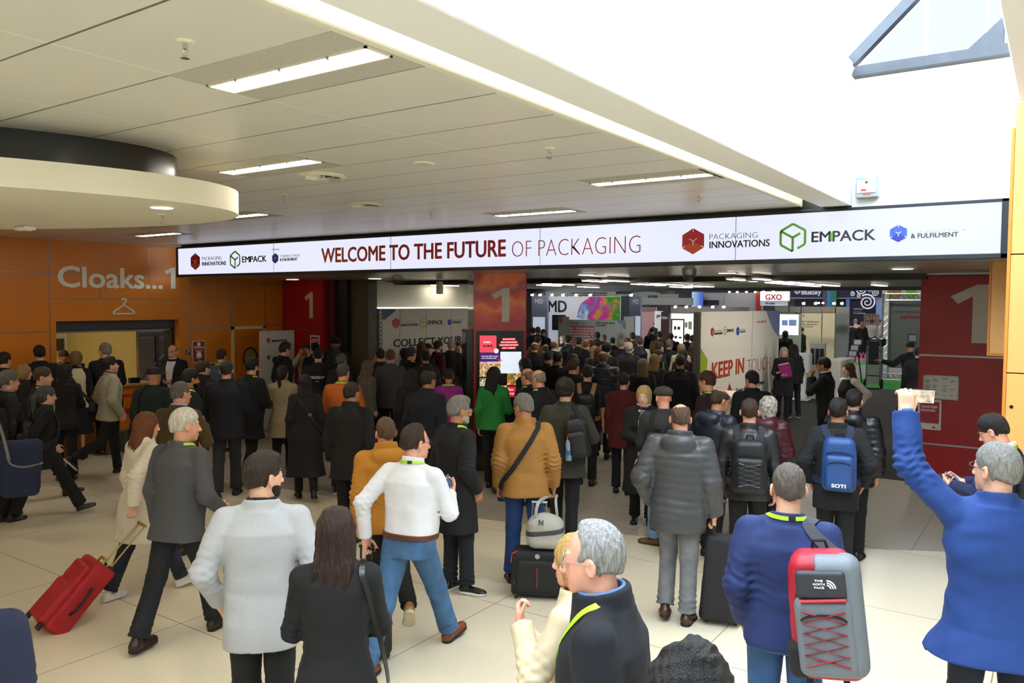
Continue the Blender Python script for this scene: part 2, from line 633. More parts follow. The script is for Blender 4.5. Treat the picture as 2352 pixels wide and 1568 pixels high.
# ---- left wall: orange cladding with the cloakroom opening
WX = -14.0
oy0, oy1, oz = 6.73, 9.02, 2.27
M_owall = mat('orange_wall_cladding', 'D27812', 0.38, var=0.04, vscale=2)
mb = MB()
mb.box(WX - 0.12, WX, -6, oy0, 0, CEIL).box(WX - 0.12, WX, oy1, 11.55, 0, CEIL).box(WX - 0.12, WX, oy0, oy1, oz, CEIL)
lw = struct('wall_left', mb, M_owall)
jb = MB()
for (y0, y1, z) in ((-6, 6.63, 3.09), (6.63, 9.1, 3.07), (6.63, 9.25, 2.655), (-6, 6.63, 2.1), (9.25, 10.17, 2.12), (11.03, 11.55, 2.12), (9.25, 11.55, 2.99)):
    jb.box(WX, WX + 0.004, y0, y1, z - 0.008, z + 0.008)
for (y, z0, z1) in ((6.63, 0.1, 3.6), (7.5, 2.66, 3.6), (8.42, 2.66, 3.6), (9.25, 0.1, 2.99), (10.17, 2.13, 3.05), (11.04, 2.13, 3.05), (5.4, 0.1, 3.6), (3.9, 0.1, 3.6)):
    jb.box(WX, WX + 0.004, y - 0.008, y + 0.008, z0, z1)
jb.build('panel_joint', M_joint, lw)
rv = MB().box(WX - 0.5, WX - 0.12, oy0 - 0.05, oy0, 0, oz).box(WX - 0.5, WX - 0.12, oy1, oy1 + 0.05, 0, oz).box(WX - 0.5, WX - 0.12, oy0, oy1, oz, oz + 0.05)
rv.build('reveal', M_owall, lw)
text('Cloaks...', M_numeral, frameX(WX, 0, 0), 7.73, 2.86, width=1.92, height=0.37, bold=0.012, parent=lw)
one(frameX(WX, 0, 0), 8.95, 2.86, .40, M_numeral, lw, w=.23)
hp = [(7.92 + a, 2.36 + b) for a, b in ((-0.2, 0.06), (-0.2, 0.03), (0.2, 0.03), (0.2, 0.06), (0, 0.19), (-0.2, 0.06))]
hg = MB()
hg.tube([(WX + 0.006, y, z) for y, z in hp], 0.016, 6)
hg.tube([(WX + 0.006, 7.92 + a, 2.36 + b) for a, b in ((0, 0.19), (0.0, 0.22), (0.035, 0.245), (0.045, 0.275), (0.02, 0.30), (-0.02, 0.30), (-0.04, 0.275))], 0.016, 6)
hg.build('hanger_symbol', M_numeral, lw)

# cloakroom behind
M_olive = mat('olive_wall', 'C9C79C', 0.7)
M_olive2 = mat('olive_wall_side', 'A39A58', 0.7)
struct('wall_cloakroom_back', MB().box(-17.6, -17.5, 4.5, 9.1, 0, 3), M_olive)
struct('wall_cloakroom_left', MB().box(-17.5, -14.5, 4.4, 4.5, 0, 3), M_olive)
struct('wall_cloakroom_pier', MB().box(-17.4, -14.75, 8.58, 8.63, 0, 3), M_olive2)
struct('wall_cloakroom_store', MB().box(-17.5, -14.2, 11.4, 11.5, 0, 3), mat('store_wall', 'B9BEC4', 0.8))
struct('wall_cloakroom_store_back', MB().box(-17.6, -17.5, 9.1, 11.5, 0, 3), mat('store_wall_grey', 'A4A9AF', 0.8))
struct('ceiling_cloakroom', MB().box(-17.6, -14.1, 4.4, 11.5, 2.9, 3.0), M_white)
t = empty('roller_shutter', (WX - 0.3, 7.9, 2.1), 'rolled-up grey shutter box across the top of the cloakroom opening', 'shutter')
MB().box(WX - 0.45, WX - 0.14, oy0 + 0.005, oy1 - 0.005, 2.1, 2.268, 0.01).build('housing', mat('shutter_grey', '4A4C4E', 0.45, 0.5), t)
MB().box(WX - 0.40, WX - 0.20, oy0 + 0.02, oy1 - 0.02, 2.06, 2.1, 0.01).build('bottom_rail', M_alu, t)
MB().box(WX - 0.42, WX - 0.16, oy1 - 0.06, oy1 - 0.01, 0, 2.1).build('guide_rail', M_dark, t)
t = empty('counter', (WX - 0.3, 7.7, 0), 'orange cloakroom counter with pale wood worktop under the shutter', 'counter')
MB().box(WX - 0.42, WX - 0.05, oy0 + 0.01, 8.56, 0, 1.06).build('body', M_owall, t)
MB().box(WX - 0.5, WX + 0.02, oy0 + 0.01, 8.56, 1.06, 1.10, 0.008).build('worktop', mat('pale_wood', 'B98A4A', 0.4, var=0.2, vscale=4), t)
cp = MB().box(WX - 0.05, WX - 0.03, oy0 + 0.01, 8.56, 0.55, 0.66)
cp.build('red_stripe', mat('counter_red', 'B02A12', 0.5), t)
text('nec', M_numeral, frameX(WX - 0.03, 0, 0), 8.22, 0.58, height=0.04, bold=0.02, parent=t)
t = empty('storage_rack', (-16, 9.9, 0), 'black steel mezzanine rack behind the cloakroom opening', 'rack')
rk = MB().box(-17.2, -16.0, 9.2, 11.2, 1.86, 1.92)
rk.build('deck', M_dark, t)
for (x, y) in ((-16.05, 9.3), (-16.05, 9.8), (-16.05, 10.4), (-17.1, 9.4), (-17.1, 11.1), (-16.05, 11.1)):
    MB().box(x - 0.03, x + 0.03, y - 0.03, y + 0.03, 0, 1.86).build('post', M_dark, t)
MB().tube([(-16.05, 9.2, .75), (-16.05, 10.4, 1.86)], 0.03, 6).build('brace', M_dark, t)
t = empty('cloakroom_pipe', (-17.3, 6.6, 0), 'black vertical pipe on the olive cloakroom wall', 'pipe')
MB().tube([(-17.42, 6.02, 0.02), (-17.42, 6.02, 2.88)], 0.045, 10).build('pipe', M_dark, t)
MB().lathe([(0.07, 2.0), (0.07, 2.06)], 12, Matrix.Translation((-17.42, 6.02, 0))).build('collar', M_dark, t)
a = atX(132, 792, -17.44)
t = empty('notice_frame', a, 'small grey framed notice on the olive cloakroom wall', 'notice')
MB().box(-17.5, -17.46, a[1] - 0.1, a[1] + 0.16, a[2] - 0.14, a[2] + 0.14, 0.005).build('frame', M_alu, t)
MB().box(-17.47, -17.455, a[1] - 0.08, a[1] + 0.14, a[2] - 0.12, a[2] + 0.12).build('sheet', mat('notice_print', '3C3A2C', 0.6, var=0.8, vscale=60), t)
t = empty('monitor', (-14.6, 7.0, 1.1), 'black computer monitor on the cloakroom counter', 'monitor')
MB().box(-14.47, -14.42, 7.0, 7.42, 1.18, 1.50, 0.008).build('display', M_black, t)
MB().box(-14.49, -14.38, 7.12, 7.3, 1.10, 1.115).box(-14.46, -14.43, 7.18, 7.24, 1.11, 1.25).build('stand', M_black, t)
t = empty('card_holder', (WX - 0.2, 8.2, 1.1), 'small black leaflet holder on the counter worktop', 'holder')
MB().box(WX - 0.22, WX - 0.14, 8.10, 8.19, 1.1, 1.2, 0.004).box(WX - 0.20, WX - 0.12, 8.20, 8.28, 1.1, 1.2, 0.004).build('pocket', M_black, t)

# door with the round window
dr = MB()
dy0, dy1, dz = 10.18, 11.02, 2.11
dr.box(WX, WX + 0.03, dy0, dy0 + 0.06, 0, dz).box(WX, WX + 0.03, dy1 - 0.06, dy1, 0, dz).box(WX, WX + 0.03, dy0, dy1, dz - 0.06, dz)
d = struct('door_1', dr, mat('cream_door_frame', 'D8C896', 0.5))
MB().box(WX - 0.0, WX + 0.015, dy0 + 0.06, dy1 - 0.06, 0.01, dz - 0.06).build('leaf', mat('orange_door', 'C9700A', 0.4), d)
cy_, cz_ = 10.63, 1.45
ring = [(WX + 0.02, cy_ + 0.17 * math.cos(a), cz_ + 0.20 * math.sin(a)) for a in np.linspace(0, 2 * math.pi, 32, endpoint=False)]
MB().tube(ring, 0.022, 8, closed=True).build('porthole_rim', mat('bronze_rim', '5A4420', 0.35, 0.6), d)
MB().prism([(cy_ + 0.165 * math.cos(a), cz_ + 0.195 * math.sin(a)) for a in np.linspace(0, 2 * math.pi, 32, endpoint=False)], 0.012, 0.02, frameX(WX, 0, 0)).build('porthole_pane', mat('porthole_glass', '9A9048', 0.15), d)

# red wall with the figure one, and the dark posts beside it
rw = struct('wall_red_left', MB().box(-14.1, -12.72, 11.5, 11.9, 0, 3.085), M_red)
one(frameY(0, 11.5, 0), -13.02, 2.28, 0.55, mat('cream_numeral', 'D6C48C', 0.5), rw, w=0.26)
MB().box(-14.0, -12.72, 11.494, 11.5, 2.02, 2.035).build('panel_joint', M_joint, rw)
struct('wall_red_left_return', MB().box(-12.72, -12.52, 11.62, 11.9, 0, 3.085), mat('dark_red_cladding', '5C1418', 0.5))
struct('trim_4', MB().box(-12.52, -12.25, 11.7, 11.95, 0, 3.085).box(-12.2, -12.12, 11.62, 11.7, 0, 3.085), M_dark)
struct('wall_grey_pier', MB().box(-12.12, -11.62, 11.72, 11.97, 0, 3.085), mat('grey_timber_panel', '5F5A48', 0.6, var=0.25, vscale=4, stretch=(8, 8, 0.4)))

# red wall on the right with its figure one
rr = struct('wall_red_right', MB().box(-1.68, 3.2, 12.9, 13.2, 0.2, 3.06), M_red)
one(frameY(0, 12.9, 0), -0.82, 2.10, 0.82, M_numeral, rr, w=0.48)
jt = MB()
for z in (1.905, 0.62):
    jt.box(-1.68, 3.2, 12.892, 12.9, z - 0.012, z + 0.012)
jt.build('panel_joint', M_alu, rr)
struct('baseboard_right', MB().box(-1.68, 3.2, 12.88, 13.2, 0, 0.2), mat('grey_plinth', '8F8F8C', 0.5))
struct('trim_5', MB().box(-1.68, 3.2, 12.86, 12.92, 3.06, 3.085), M_alu)

# orange cladding on the far right, in front of the red wall
ow = MB().box(-0.385, 3.2, 8.40, 8.6, 0, 2.02, 0.004).box(-0.385, 3.2, 8.40, 8.6, 2.03, 3.08, 0.004).box(-0.385, 3.2, 8.40, 8.6, 3.09, 4.42, 0.004)
o = struct('wall_right_cladding', ow, M_apricot)
MB().box(-0.41, -0.385, 8.39, 8.6, 0, 4.2).build('edge_strip', mat('dark_orange_edge', 'DE8A2C', 0.5), o)
a = atY(2323, 934, 8.40)
MB().lathe([(0.016, 0), (0.016, 0.006)], 16, Matrix.Translation((a[0], 8.4, a[2])) @ Matrix.Rotation(math.pi / 2, 4, 'X')).build('lock', M_black, o)
x0, x1, z0, z1 = quad(2275, 600, 2316, 813, 9.6)
t = struct('wall_box_right', MB().box(x0, 0.2, 9.6, 9.9, z0, 3.085, 0.004), M_apricot)
MB().box(x0 - 0.02, x0, 9.59, 9.9, z0, 3.085).box(x0 - 0.02, 0.2, 9.59, 9.9, z0 - 0.02, z0).build('edge_strip', mat('dark_orange_edge', 'DE8A2C', 0.5), t)
# white wall behind the collection panel, glass fronts
struct('wall_white_left', MB().box(-30, -13.7, 19.0, 19.1, 0, 3.05), mat('warm_white_wall', 'D9D2BE', 0.7))
struct('wall_hall_side', MB().box(-12.2, -11.9, 12.1, 16.6, 2.52, 3.05), mat('warm_white_wall', 'D9D2BE', 0.7))

# unseen lamps added to light the cloakroom, its store and the far hall
t = empty('added_cloakroom_lamp', (-15.8, 6.6, 2.9), 'added lit tube out of view inside the cloakroom', 'ceiling light')
MB().box(-16.4, -15.2, 6.5, 6.7, 2.86, 2.9).build('tray', M_white, t)
MB().box(-16.38, -15.22, 6.52, 6.68, 2.84, 2.86).build('tube', mat('added_cloakroom_tube', 'FFFAEE', .5, emit=42), t)
t = empty('added_store_lamp', (-15.2, 10.0, 2.9), 'added lit tube out of view above the cloakroom rack', 'ceiling light')
MB().box(-15.7, -14.7, 9.9, 10.1, 2.86, 2.9).build('tray', M_white, t)
MB().box(-15.68, -14.72, 9.92, 10.08, 2.84, 2.86).build('tube', mat('added_store_tube', 'E8F0FF', .5, emit=45), t)
for i, (x, y) in enumerate([(-22, 28), (-14, 28), (-6, 28), (-18, 36), (-10, 36), (-3, 36), (-22, 46), (-12, 46), (-4, 46)]):
    t = empty('added_hall_lamp', (x, y, 7.9), 'large added lamp out of view under the dark hall roof', 'ceiling light', 'added lamps of the hall')
    MB().box(x - .7, x + .7, y - .5, y + .5, 7.8, 7.99).build('housing', M_white, t)
    MB().box(x - .66, x + .66, y - .46, y + .46, 7.78, 7.8).build('lens', mat('added_hall_lens', 'FFF8F0', .5, emit=70), t)
# ============================================================ LED SIGN, KIOSK PILLAR
SY = 8.52
M_screen = mat('led_screen', 'E6EAFC', .4, emit=1.0)
M_screen.node_tree.nodes['Principled BSDF'].inputs['Base Color'].default_value = (.03, .03, .04, 1)
M_ink = mat('black_print', '14161C', .5)
M_inkthin = mat('thin_print', '4C5058', .5)
M_pale = mat('pale_print', 'C2C6D0', .5)
M_whitep = mat('white_print', 'F2F2F0', .5)
M_greenp = mat('green_print', '5FA02A', .5)
M_limep = mat('lime_print', 'A4B83A', .5)
M_bluep = mat('blue_print', '2440A8', .5)
M_slate = mat('slate_blue_print', '46506E', .5)
M_redp = mat('red_print', 'B8281E', .5)
M_orangep = mat('orange_red_print', 'C24A22', .5)


def hexlogo(fr, cx, cy, w, h, cols, parent, name='hexagon_logo'):
    """solid hexagon in two tones with the pale cube edges on it"""
    mb = MB()
    mb.k = 0
    mb.prism([(cx, cy), (cx, cy + h / 2), (cx - w / 2, cy + h / 4), (cx - w / 2, cy - h / 4)], .001, .004, fr)
    mb.prism([(cx, cy), (cx + w / 2, cy - h / 4), (cx + w / 2, cy + h / 4), (cx, cy + h / 2)], .001, .004, fr)
    mb.k = 1
    mb.prism([(cx, cy), (cx - w / 2, cy - h / 4), (cx, cy - h / 2), (cx + w / 2, cy - h / 4)], .001, .004, fr)
    mb.k = 2
    for q in ((cx, cy - h * .16), (cx - w * .17, cy + h * .10), (cx + w * .17, cy + h * .10)):
        mb.prism(seg((cx, cy), q, w * .035), .004, .006, fr)
    for q, r in (((cx, cy + h / 2), (cx, cy + h * .36)), ((cx - w / 2, cy - h / 4), (cx - w * .36, cy - h * .17)), ((cx + w / 2, cy - h / 4), (cx + w * .36, cy - h * .17))):
        mb.prism(seg(q, r, w * .04), .004, .006, fr)
    return mb.build(name, [*cols, M_whitep], parent)


def cubelogo(fr, cx, cy, w, h, m, parent, th=.075):
    mb = MB()
    P = [(cx, cy + h / 2), (cx - w / 2, cy + h / 4), (cx - w / 2, cy - h / 4), (cx, cy - h / 2)]
    t = w * th * 1.3
    for a, b in zip(P[:-1], P[1:]):
        mb.prism(seg(a, b, t), .001, .005, fr)
    mb.prism(seg((cx, cy + h / 2), (cx + w / 2, cy + h / 4), t), .001, .005, fr)
    mb.prism(seg((cx + w / 2, cy + h / 4), (cx + w / 2, cy - h / 4), t), .001, .005, fr)
    mb.prism(seg((cx + w / 2, cy - h / 4), (cx + w * .2, cy - h * .40), t), .001, .005, fr)
    mb.prism(seg((cx - w / 2, cy + h / 4), (cx, cy), t), .001, .005, fr)
    mb.prism(seg((cx, cy), (cx, cy - h / 2), t), .001, .005, fr)
    mb.prism(seg((cx, cy), (cx + w * .3, cy + h * .15), t), .001, .005, fr)
    return mb.build('cube_logo', m, parent)


REDS = (mat('logo_red', 'B4202A', .5), mat('logo_orange', 'C8482A', .5))
BLUES = (mat('logo_blue', '2B48B8', .5), mat('logo_deep_blue', '1A2A8A', .5))


def logos(fr, uv, parent, small=False, wid=None):
    """the three show logos; uv maps frame pixels of the left group to board metres"""
    def box(x0, y0, x1, y1):
        a, b = uv(x0, y1), uv(x1, y0)
        return (a[0] + b[0]) / 2, (a[1] + b[1]) / 2, abs(b[0] - a[0]), abs(b[1] - a[1])
    hexlogo(fr, *box(0, 7, 20.5, 47), REDS, parent)
    c = box(26, 15, 71, 23)
    text('PACKAGING', M_inkthin, fr, c[0], c[1] - c[3] / 2, c[2], c[3], -.018, parent=parent)
    c = box(26, 26, 81, 35)
    text('INNOVATIONS', M_ink, fr, c[0], c[1] - c[3] / 2, c[2], c[3], .02, parent=parent)
    cubelogo(fr, *box(91, 4, 112, 44), M_greenp, parent)
    c = box(118, 14, 173, 28)
    text('EMPACK', M_ink, fr, c[0], c[1] - c[3] / 2, c[2], c[3], .02, parent=parent)
    hexlogo(fr, *box(187, 9, 201, 33), BLUES, parent)
    c = box(205, 13, 251, 18.5)
    text('CONTRACT PACK', M_pale, fr, c[0], c[1] - c[3] / 2, c[2], c[3], -.012, parent=parent)
    c = box(205, 21, 244, 27)
    text('& FULFILMENT', M_ink, fr, c[0], c[1] - c[3] / 2, c[2], c[3], .02, parent=parent)
    c = box(187, -3, 203, 1)
    text('Featuring', M_pale, fr, c[0], c[1] - c[3] / 2, c[2], c[3], 0, parent=parent)


SX0, SX1, SZ0, SZ1 = -13.28, -.41, 3.06, 3.60
t = empty('led_sign', ((SX0 + SX1) / 2, SY, SZ0), 'long lit LED sign across the hall entrance reading welcome to the future of packaging', 'sign')
MB().box(SX0, SX1, SY + .03, 8.6, SZ0, SZ1).build('housing', M_black, t)
fm = MB()
fm.box(SX0, SX1, SY - .01, SY + .03, SZ0, SZ0 + .045, .004).box(SX0, SX1, SY - .01, SY + .03, SZ1 - .03, SZ1, .004)
fm.box(SX0, SX0 + .05, SY - .01, SY + .03, SZ0, SZ1, .004).box(SX1 - .06, SX1, SY - .01, SY + .03, SZ0, SZ1, .004)
fm.build('frame', mat('dark_sign_frame', '2B2E33', .3, .6), t)
MB().box(SX0 + .05, SX1 - .06, SY + .005, SY + .03, SZ0 + .045, SZ1 - .03).build('screen', M_screen, t)
sm = MB()
for px in (628, 897, 1240, 1689):
    x = atY(px, 570, SY)[0]
    sm.box(x - .004, x + .004, SY + .003, SY + .006, SZ0 + .045, SZ1 - .03)
sm.build('panel_seam', mat('screen_seam', 'B4BAD0', .5), t)
sf = frameY(0, SY + .004, 0)


def sgn(x, y):
    p = atY(x, y, SY)
    return float(p[0]), float(p[2])


def sbox(x0, y0, x1, y1):
    a, b = sgn(x0, (y0 + y1) / 2), sgn(x1, (y0 + y1) / 2)
    xm = (x0 + x1) / 2
    return (a[0] + b[0]) / 2, sgn(xm, y1)[1], b[0] - a[0], sgn(xm, y0)[1] - sgn(xm, y1)[1]


for (kx, ky, grp) in ((0, 0, [('h', 438, 581, 459, 620), ('t', 464, 588, 509, 597, 'PACKAGING', M_inkthin, -.018), ('t', 464, 600, 519, 609, 'INNOVATIONS', M_ink, .009), ('c', 529, 577, 550.5, 616),
                              ('t', 556, 587, 612, 601.5, 'EMPACK', M_ink, .009), ('b', 625, 581, 639, 605), ('t', 643, 584, 689, 590, 'CONTRACT PACK', M_pale, -.012), ('t', 643, 592, 683, 598.6, '& FULFILMENT', M_ink, .009), ('t', 625, 570, 641, 574, 'Featuring', M_pale, 0)]),
                      (1, 0, [('h', 1567, 524, 1617, 584), ('t', 1629.5, 534, 1740, 548, 'PACKAGING', M_inkthin, -.018), ('t', 1629.5, 551, 1768, 567.5, 'INNOVATIONS', M_ink, .009), ('c', 1793, 514, 1849, 577),
                              ('t', 1864, 528, 2011, 553, 'EMPACK', M_ink, .009), ('b', 2044, 516, 2083, 556), ('t', 2092, 521, 2217, 532, 'CONTRACT PACK', M_pale, -.012), ('t', 2092, 534, 2201, 545, '& FULFILMENT', M_ink, .009), ('t', 2045, 499, 2088, 507, 'Featuring', M_pale, 0)])):
    for g in grp:
        u, v, W_, H_ = sbox(*g[1:5])
        if g[0] == 'h':
            hexlogo(sf, u, v + H_ / 2, W_, H_, REDS, t)
        elif g[0] == 'b':
            hexlogo(sf, u, v + H_ / 2, W_, H_, BLUES, t)
        elif g[0] == 'c':
            cubelogo(sf, u, v + H_ / 2, W_, H_, M_greenp, t)
        else:
            text(g[5], g[6], sf, u, v, W_, H_, g[7], parent=t)
    a = sbox(*[g for g in grp if len(g) > 5 and g[5] == 'EMPACK'][0][1:5])
    MB().prism([(a[0] - a[2] * .19, a[1]), (a[0] - a[2] * .155, a[1]), (a[0] - a[2] * .155, a[1] + a[3]), (a[0] - a[2] * .20, a[1] + a[3] * .62)], .006, .008, sf).build('green_stroke', M_greenp, t)
u, v, W_, H_ = sbox(738, 565, 1162, 596)
text('WELCOME TO THE FUTURE', grad_mat('red_gradient_print', [(0, 'CC5524'), (.35, 'BE3420'), (1, 'A01A2E')], 'X', u - W_ / 2, u + W_ / 2, .5), sf, u, v + .005, W_, .225, .012, parent=t)
u, v, W_, H_ = sbox(1176, 545, 1471, 585)
text('OF PACKAGING', mat('thin_red_print', '9C2434', .5), sf, u, v - .005, W_, .225, -.024, parent=t)

# ---- pillar with the food kiosk screen, turned to face the concourse
pc = atY(1149, 640, 10.1)
ang = math.radians(44)
PU = Vector((math.cos(ang), math.sin(ang), 0))      # viewer's right along the front face
PN = Vector((math.sin(ang), -math.cos(ang), 0))      # out of the front face
PO = Vector((pc[0], pc[1], 0))
PW = .83
pf = (PO, PU, (0, 0, 1), PN)
pl = MB().prism([(-PW / 2, 0), (PW / 2, 0), (PW / 2, 3.085), (-PW / 2, 3.085)], -.80, 0, pf)
pillar = struct('pillar_red', pl, mat('pillar_side', '6E6A66', .12, .7))
m_sw = grad_mat('swirl_print', [(0, 'C81E1C'), (.3, 'F03A1C'), (.5, 'FF8A1C'), (.62, 'F03A20'), (.8, 'B01E28'), (1, 'FF7A1C')], 'Z', 2.2, 3.1, .22, noise=1.6)
MB().prism([(-PW / 2 + .01, 2.20), (PW / 2 - .01, 2.20), (PW / 2 - .01, 3.08), (-PW / 2 + .01, 3.08)], 0, .012, pf).build('printed_panel', m_sw, pillar)
eg = MB()
for s in (-1, 1):
    a, b = sorted((s * (PW / 2), s * (PW / 2 - .045)))
    eg.prism([(a, 0), (b, 0), (b, 2.2), (a, 2.2)], 0, .014, pf)
    a, b = sorted((s * (PW / 2), s * (PW / 2 - .012)))
    eg.prism([(a, 2.2), (b, 2.2), (b, 3.085), (a, 3.085)], 0, .016, pf)
eg.build('red_edge', mat('red_edge', 'A81E1C', .3), pillar)
one(((*(PO + PN * .012),), PU, (0, 0, 1), PN), .145, 2.33, .53, M_numeral, pillar, w=.285)

t = empty('kiosk_screen', PO, 'tall lit food kiosk screen on the front of the red pillar', 'screen')
kf = (PO + PN * .002, PU, (0, 0, 1), PN)
MB().prism([(-.37, .25), (.37, .25), (.37, 2.195), (-.37, 2.195)], 0, .03, kf).build('housing', M_black, t)


def kb(x, y):
    return ((x - 391) / 643.0, 2.63 - (600 + y / 4.3556 - 694.6) * 12.4 / 1830.0)


def kpanel(name, x0, y0, x1, y1, m, d=.034, tilt=0):
    a, b = kb(x0, y1), kb(x1, y0)
    return MB().prism([(a[0], a[1]), (b[0], a[1] + tilt), (b[0], b[1] + tilt), (a[0], b[1])], d - .003, d, kf).build(name, m, t)


EM = lambda c, e=.9, **k: mat('screen_' + c, c, .3, emit=e, **k)


def ktext(s, x0, x1, y, m, h=None, b=.02):
    a, c = kb(x0, y), kb(x1, y)
    text(s, m, kf, (a[0] + c[0]) / 2, a[1], c[0] - a[0], h, b, parent=t, lift=.036, depth=.002)


kpanel('pink_tile', 185, 740, 352, 908, EM('E8485C'))
ktext('nec', 222, 294, 812, EM('F4E8E8'), .035, .014)
ktext('eat', 216, 318, 852, EM('30141C', .1), .045, .014)
for s, x0, x1, y, w0, w1 in (('SCAN THE QR', 412, 545, 788, 418, 538), ('PICK YOUR VENUE', 393, 565, 818, 402, 555), ('DISCOVER THE FOOD', 380, 578, 846, 388, 568), ('EAT + ENJOY!', 405, 550, 876, 418, 538)):
    kpanel('caption_strip', x0, y - 22, x1, y, EM('D8384E'), tilt=.004)
    ktext(s, w0, w1, y - 6, EM('F4E8E8'), .016, .014)
kpanel('purple_tile', 185, 908, 392, 998, EM('33186A'))
ktext('Scan the QR to start', 203, 370, 950, EM('F4E8E8'), .017, .02)
ktext('your food journey!', 203, 352, 970, EM('F4E8E8'), .017, .02)
kpanel('white_tile', 393, 902, 605, 1118, EM('DCE6F4'))
MB().prism([(kb(360, 0)[0], kb(0, 965)[1]), (kb(385, 0)[0], kb(0, 985)[1]), (kb(392, 0)[0], kb(0, 972)[1]), (kb(412, 0)[0], kb(0, 990)[1]), (kb(388, 0)[0], kb(0, 1000)[1]), (kb(372, 0)[0], kb(0, 985)[1])], .034, .038, kf).build('arrow', EM('D8384E'), t)
MB().prism([(kb(351, 0)[0] + .038 * math.cos(a), kb(0, 893)[1] + .038 * math.sin(a)) for a in np.linspace(0, 6.28, 20, endpoint=False)], .034, .036, kf).build('round_badge', EM('E8D8DC'), t)


def food(name, cs, sc, em=.75):
    m = bpy.data.materials.new(name)
    m.use_nodes = True
    nt = m.node_tree
    p = nt.nodes['Principled BSDF']
    tc = nt.nodes.new('ShaderNodeTexCoord')
    vo = nt.nodes.new('ShaderNodeTexVoronoi')
    vo.inputs['Scale'].default_value = sc
    nt.links.new(tc.outputs['Object'], vo.inputs['Vector'])
    sp = nt.nodes.new('ShaderNodeSeparateColor')
    nt.links.new(vo.outputs['Color'], sp.inputs[0])
    cr = nt.nodes.new('ShaderNodeValToRGB')
    el = cr.color_ramp.elements
    while len(el) < len(cs):
        el.new(.5)
    for i, (e, c) in enumerate(zip(el, cs)):
        e.position = i / (len(cs) - 1)
        e.color = (*lin(c), 1)
    nt.links.new(sp.outputs[0], cr.inputs[0])
    nt.links.new(cr.outputs[0], p.inputs['Emission Color'])
    nt.links.new(cr.outputs[0], p.inputs['Base Color'])
    p.inputs['Emission Strength'].default_value = em
    return m


kpanel('stripe_band', 185, 1000, 392, 1022, food('striped_tape', ['E8E0E0', 'C8303C', 'E8E0E0', 'C8303C'], 14))
kpanel('chips_picture', 185, 1022, 392, 1150, food('food_chips', ['F0E6C8', 'E0B050', 'C87830', '8A4A20', 'F4F0E0', '5A7A30'], 40))
kpanel('salad_picture', 185, 1165, 260, 1245, food('food_salad', ['6A8A3A', 'E8E4D0', '3A5020', 'B09050'], 45))
kpanel('burger_picture', 462, 1118, 605, 1238, food('food_burger', ['F0E8D8', 'D89040', '8A4820', '5A8030', 'E8C870'], 32))
kpanel('dessert_picture', 380, 1240, 460, 1350, food('food_dessert', ['3A1E14', 'E8D8B0', 'C84040', '1A0E0A'], 26))
kpanel('red_tile', 462, 1250, 605, 1358, EM('C02438'))
ktext('Eat', 475, 530, 1292, EM('F4E8E8'), .04, .0)
ktext('enjoy', 475, 570, 1330, EM('F4E8E8'), .035, .0)
ktext('nec.co.uk', 300, 492, 1436, EM('F4E8E8'), .045, .03)

t = empty('side_kiosk', PO - PU * .45, 'slim black kiosk casing on the left side of the red pillar', 'kiosk')
lf = (PO - PU * PW / 2 - PN * .4, tuple(PN), (0, 0, 1), tuple(-PU))
MB().prism([(-.36, 0.0), (.36, 0.0), (.36, 2.2), (-.36, 2.2)], 0.003, .10, lf).build('casing', mat('kiosk_casing', '3A3C40', .3, .6), t)
MB().prism([(-.32, .35), (.32, .35), (.32, 2.16), (-.32, 2.16)], .10, .105, lf).build('screen', mat('dark_glass', '08090B', .05), t)

# ---- wall box above the sign, small signs on walls
p = atY(1995, 432, 8.6)
t = empty('alarm_panel', (p[0], 8.6, p[2]), 'grey alarm cabinet on the white wall above the LED sign', 'alarm box')
ab = frameY(p[0], 8.6, p[2])
MB().box(p[0] - .105, p[0] + .105, 8.50, 8.6, p[2] - .105, p[2] + .105, .01).build('cabinet', mat('grey_enamel', '8E9296', .4), t)
MB().prism([(-.085, -.055), (.085, -.055), (.085, .07), (-.085, .07)], .1, .112, ab).build('door', mat('pale_enamel', 'D2D4D4', .4), t)
MB().prism([(-.05, -.04), (.055, -.04), (.055, .005), (-.05, .005)], .112, .114, ab).build('notice', M_whitep, t)
MB().prism([(-.05, -.04), (.0, -.04), (.0, -.02), (-.05, -.02)], .114, .116, ab).build('red_mark', M_redp, t)
MB().prism([(-.035, -.078), (.04, -.078), (.04, -.066), (-.035, -.066)], .1, .104, ab).build('orange_mark', M_orangep, t)
MB().prism([(-.095, .075), (-.03, .075), (-.03, .092), (-.095, .092)], .1, .104, ab).build('blue_mark', mat('pale_blue_print', '6E9CC8', .5), t)
MB().lathe([(.013, 0), (.011, .008)], 14, Matrix.Translation((p[0], 8.488, p[2] + .045)) @ Matrix.Rotation(math.pi / 2, 4, 'X')).build('lock', M_gal, t)
p = atY(1972, 345, 8.6)
t = empty('wall_hook', (p[0], 8.6, p[2]), 'small pale cable hook high on the white wall above the alarm cabinet', 'hook')
MB().tube([(p[0] - .02, 8.58, p[2] - .04), (p[0] + .01, 8.55, p[2] - .03), (p[0] + .015, 8.56, p[2] + .02), (p[0], 8.59, p[2] + .05)], .006, 6).build('loop', M_white, t)
MB().box(p[0] - .05, p[0] - .03, 8.56, 8.6, p[2] - .09, p[2] + .03, .003).build('plate', M_white, t)

M_paper = mat('notice_paper', 'E6E6E2', .6)
M_silver = mat('silver_frame', 'A2A4A4', .35, .7)


def framed(name, lab, x0, y0, x1, y1, yp, inner, cat='notice'):
    a0, a1, z0, z1 = quad(x0, y0, x1, y1, yp)
    t = empty(name, ((a0 + a1) / 2, yp, z0), lab, cat)
    fr = frameY((a0 + a1) / 2, yp, (z0 + z1) / 2)
    W_, H_ = a1 - a0, z1 - z0
    inner(t, fr, W_, H_)
    return t


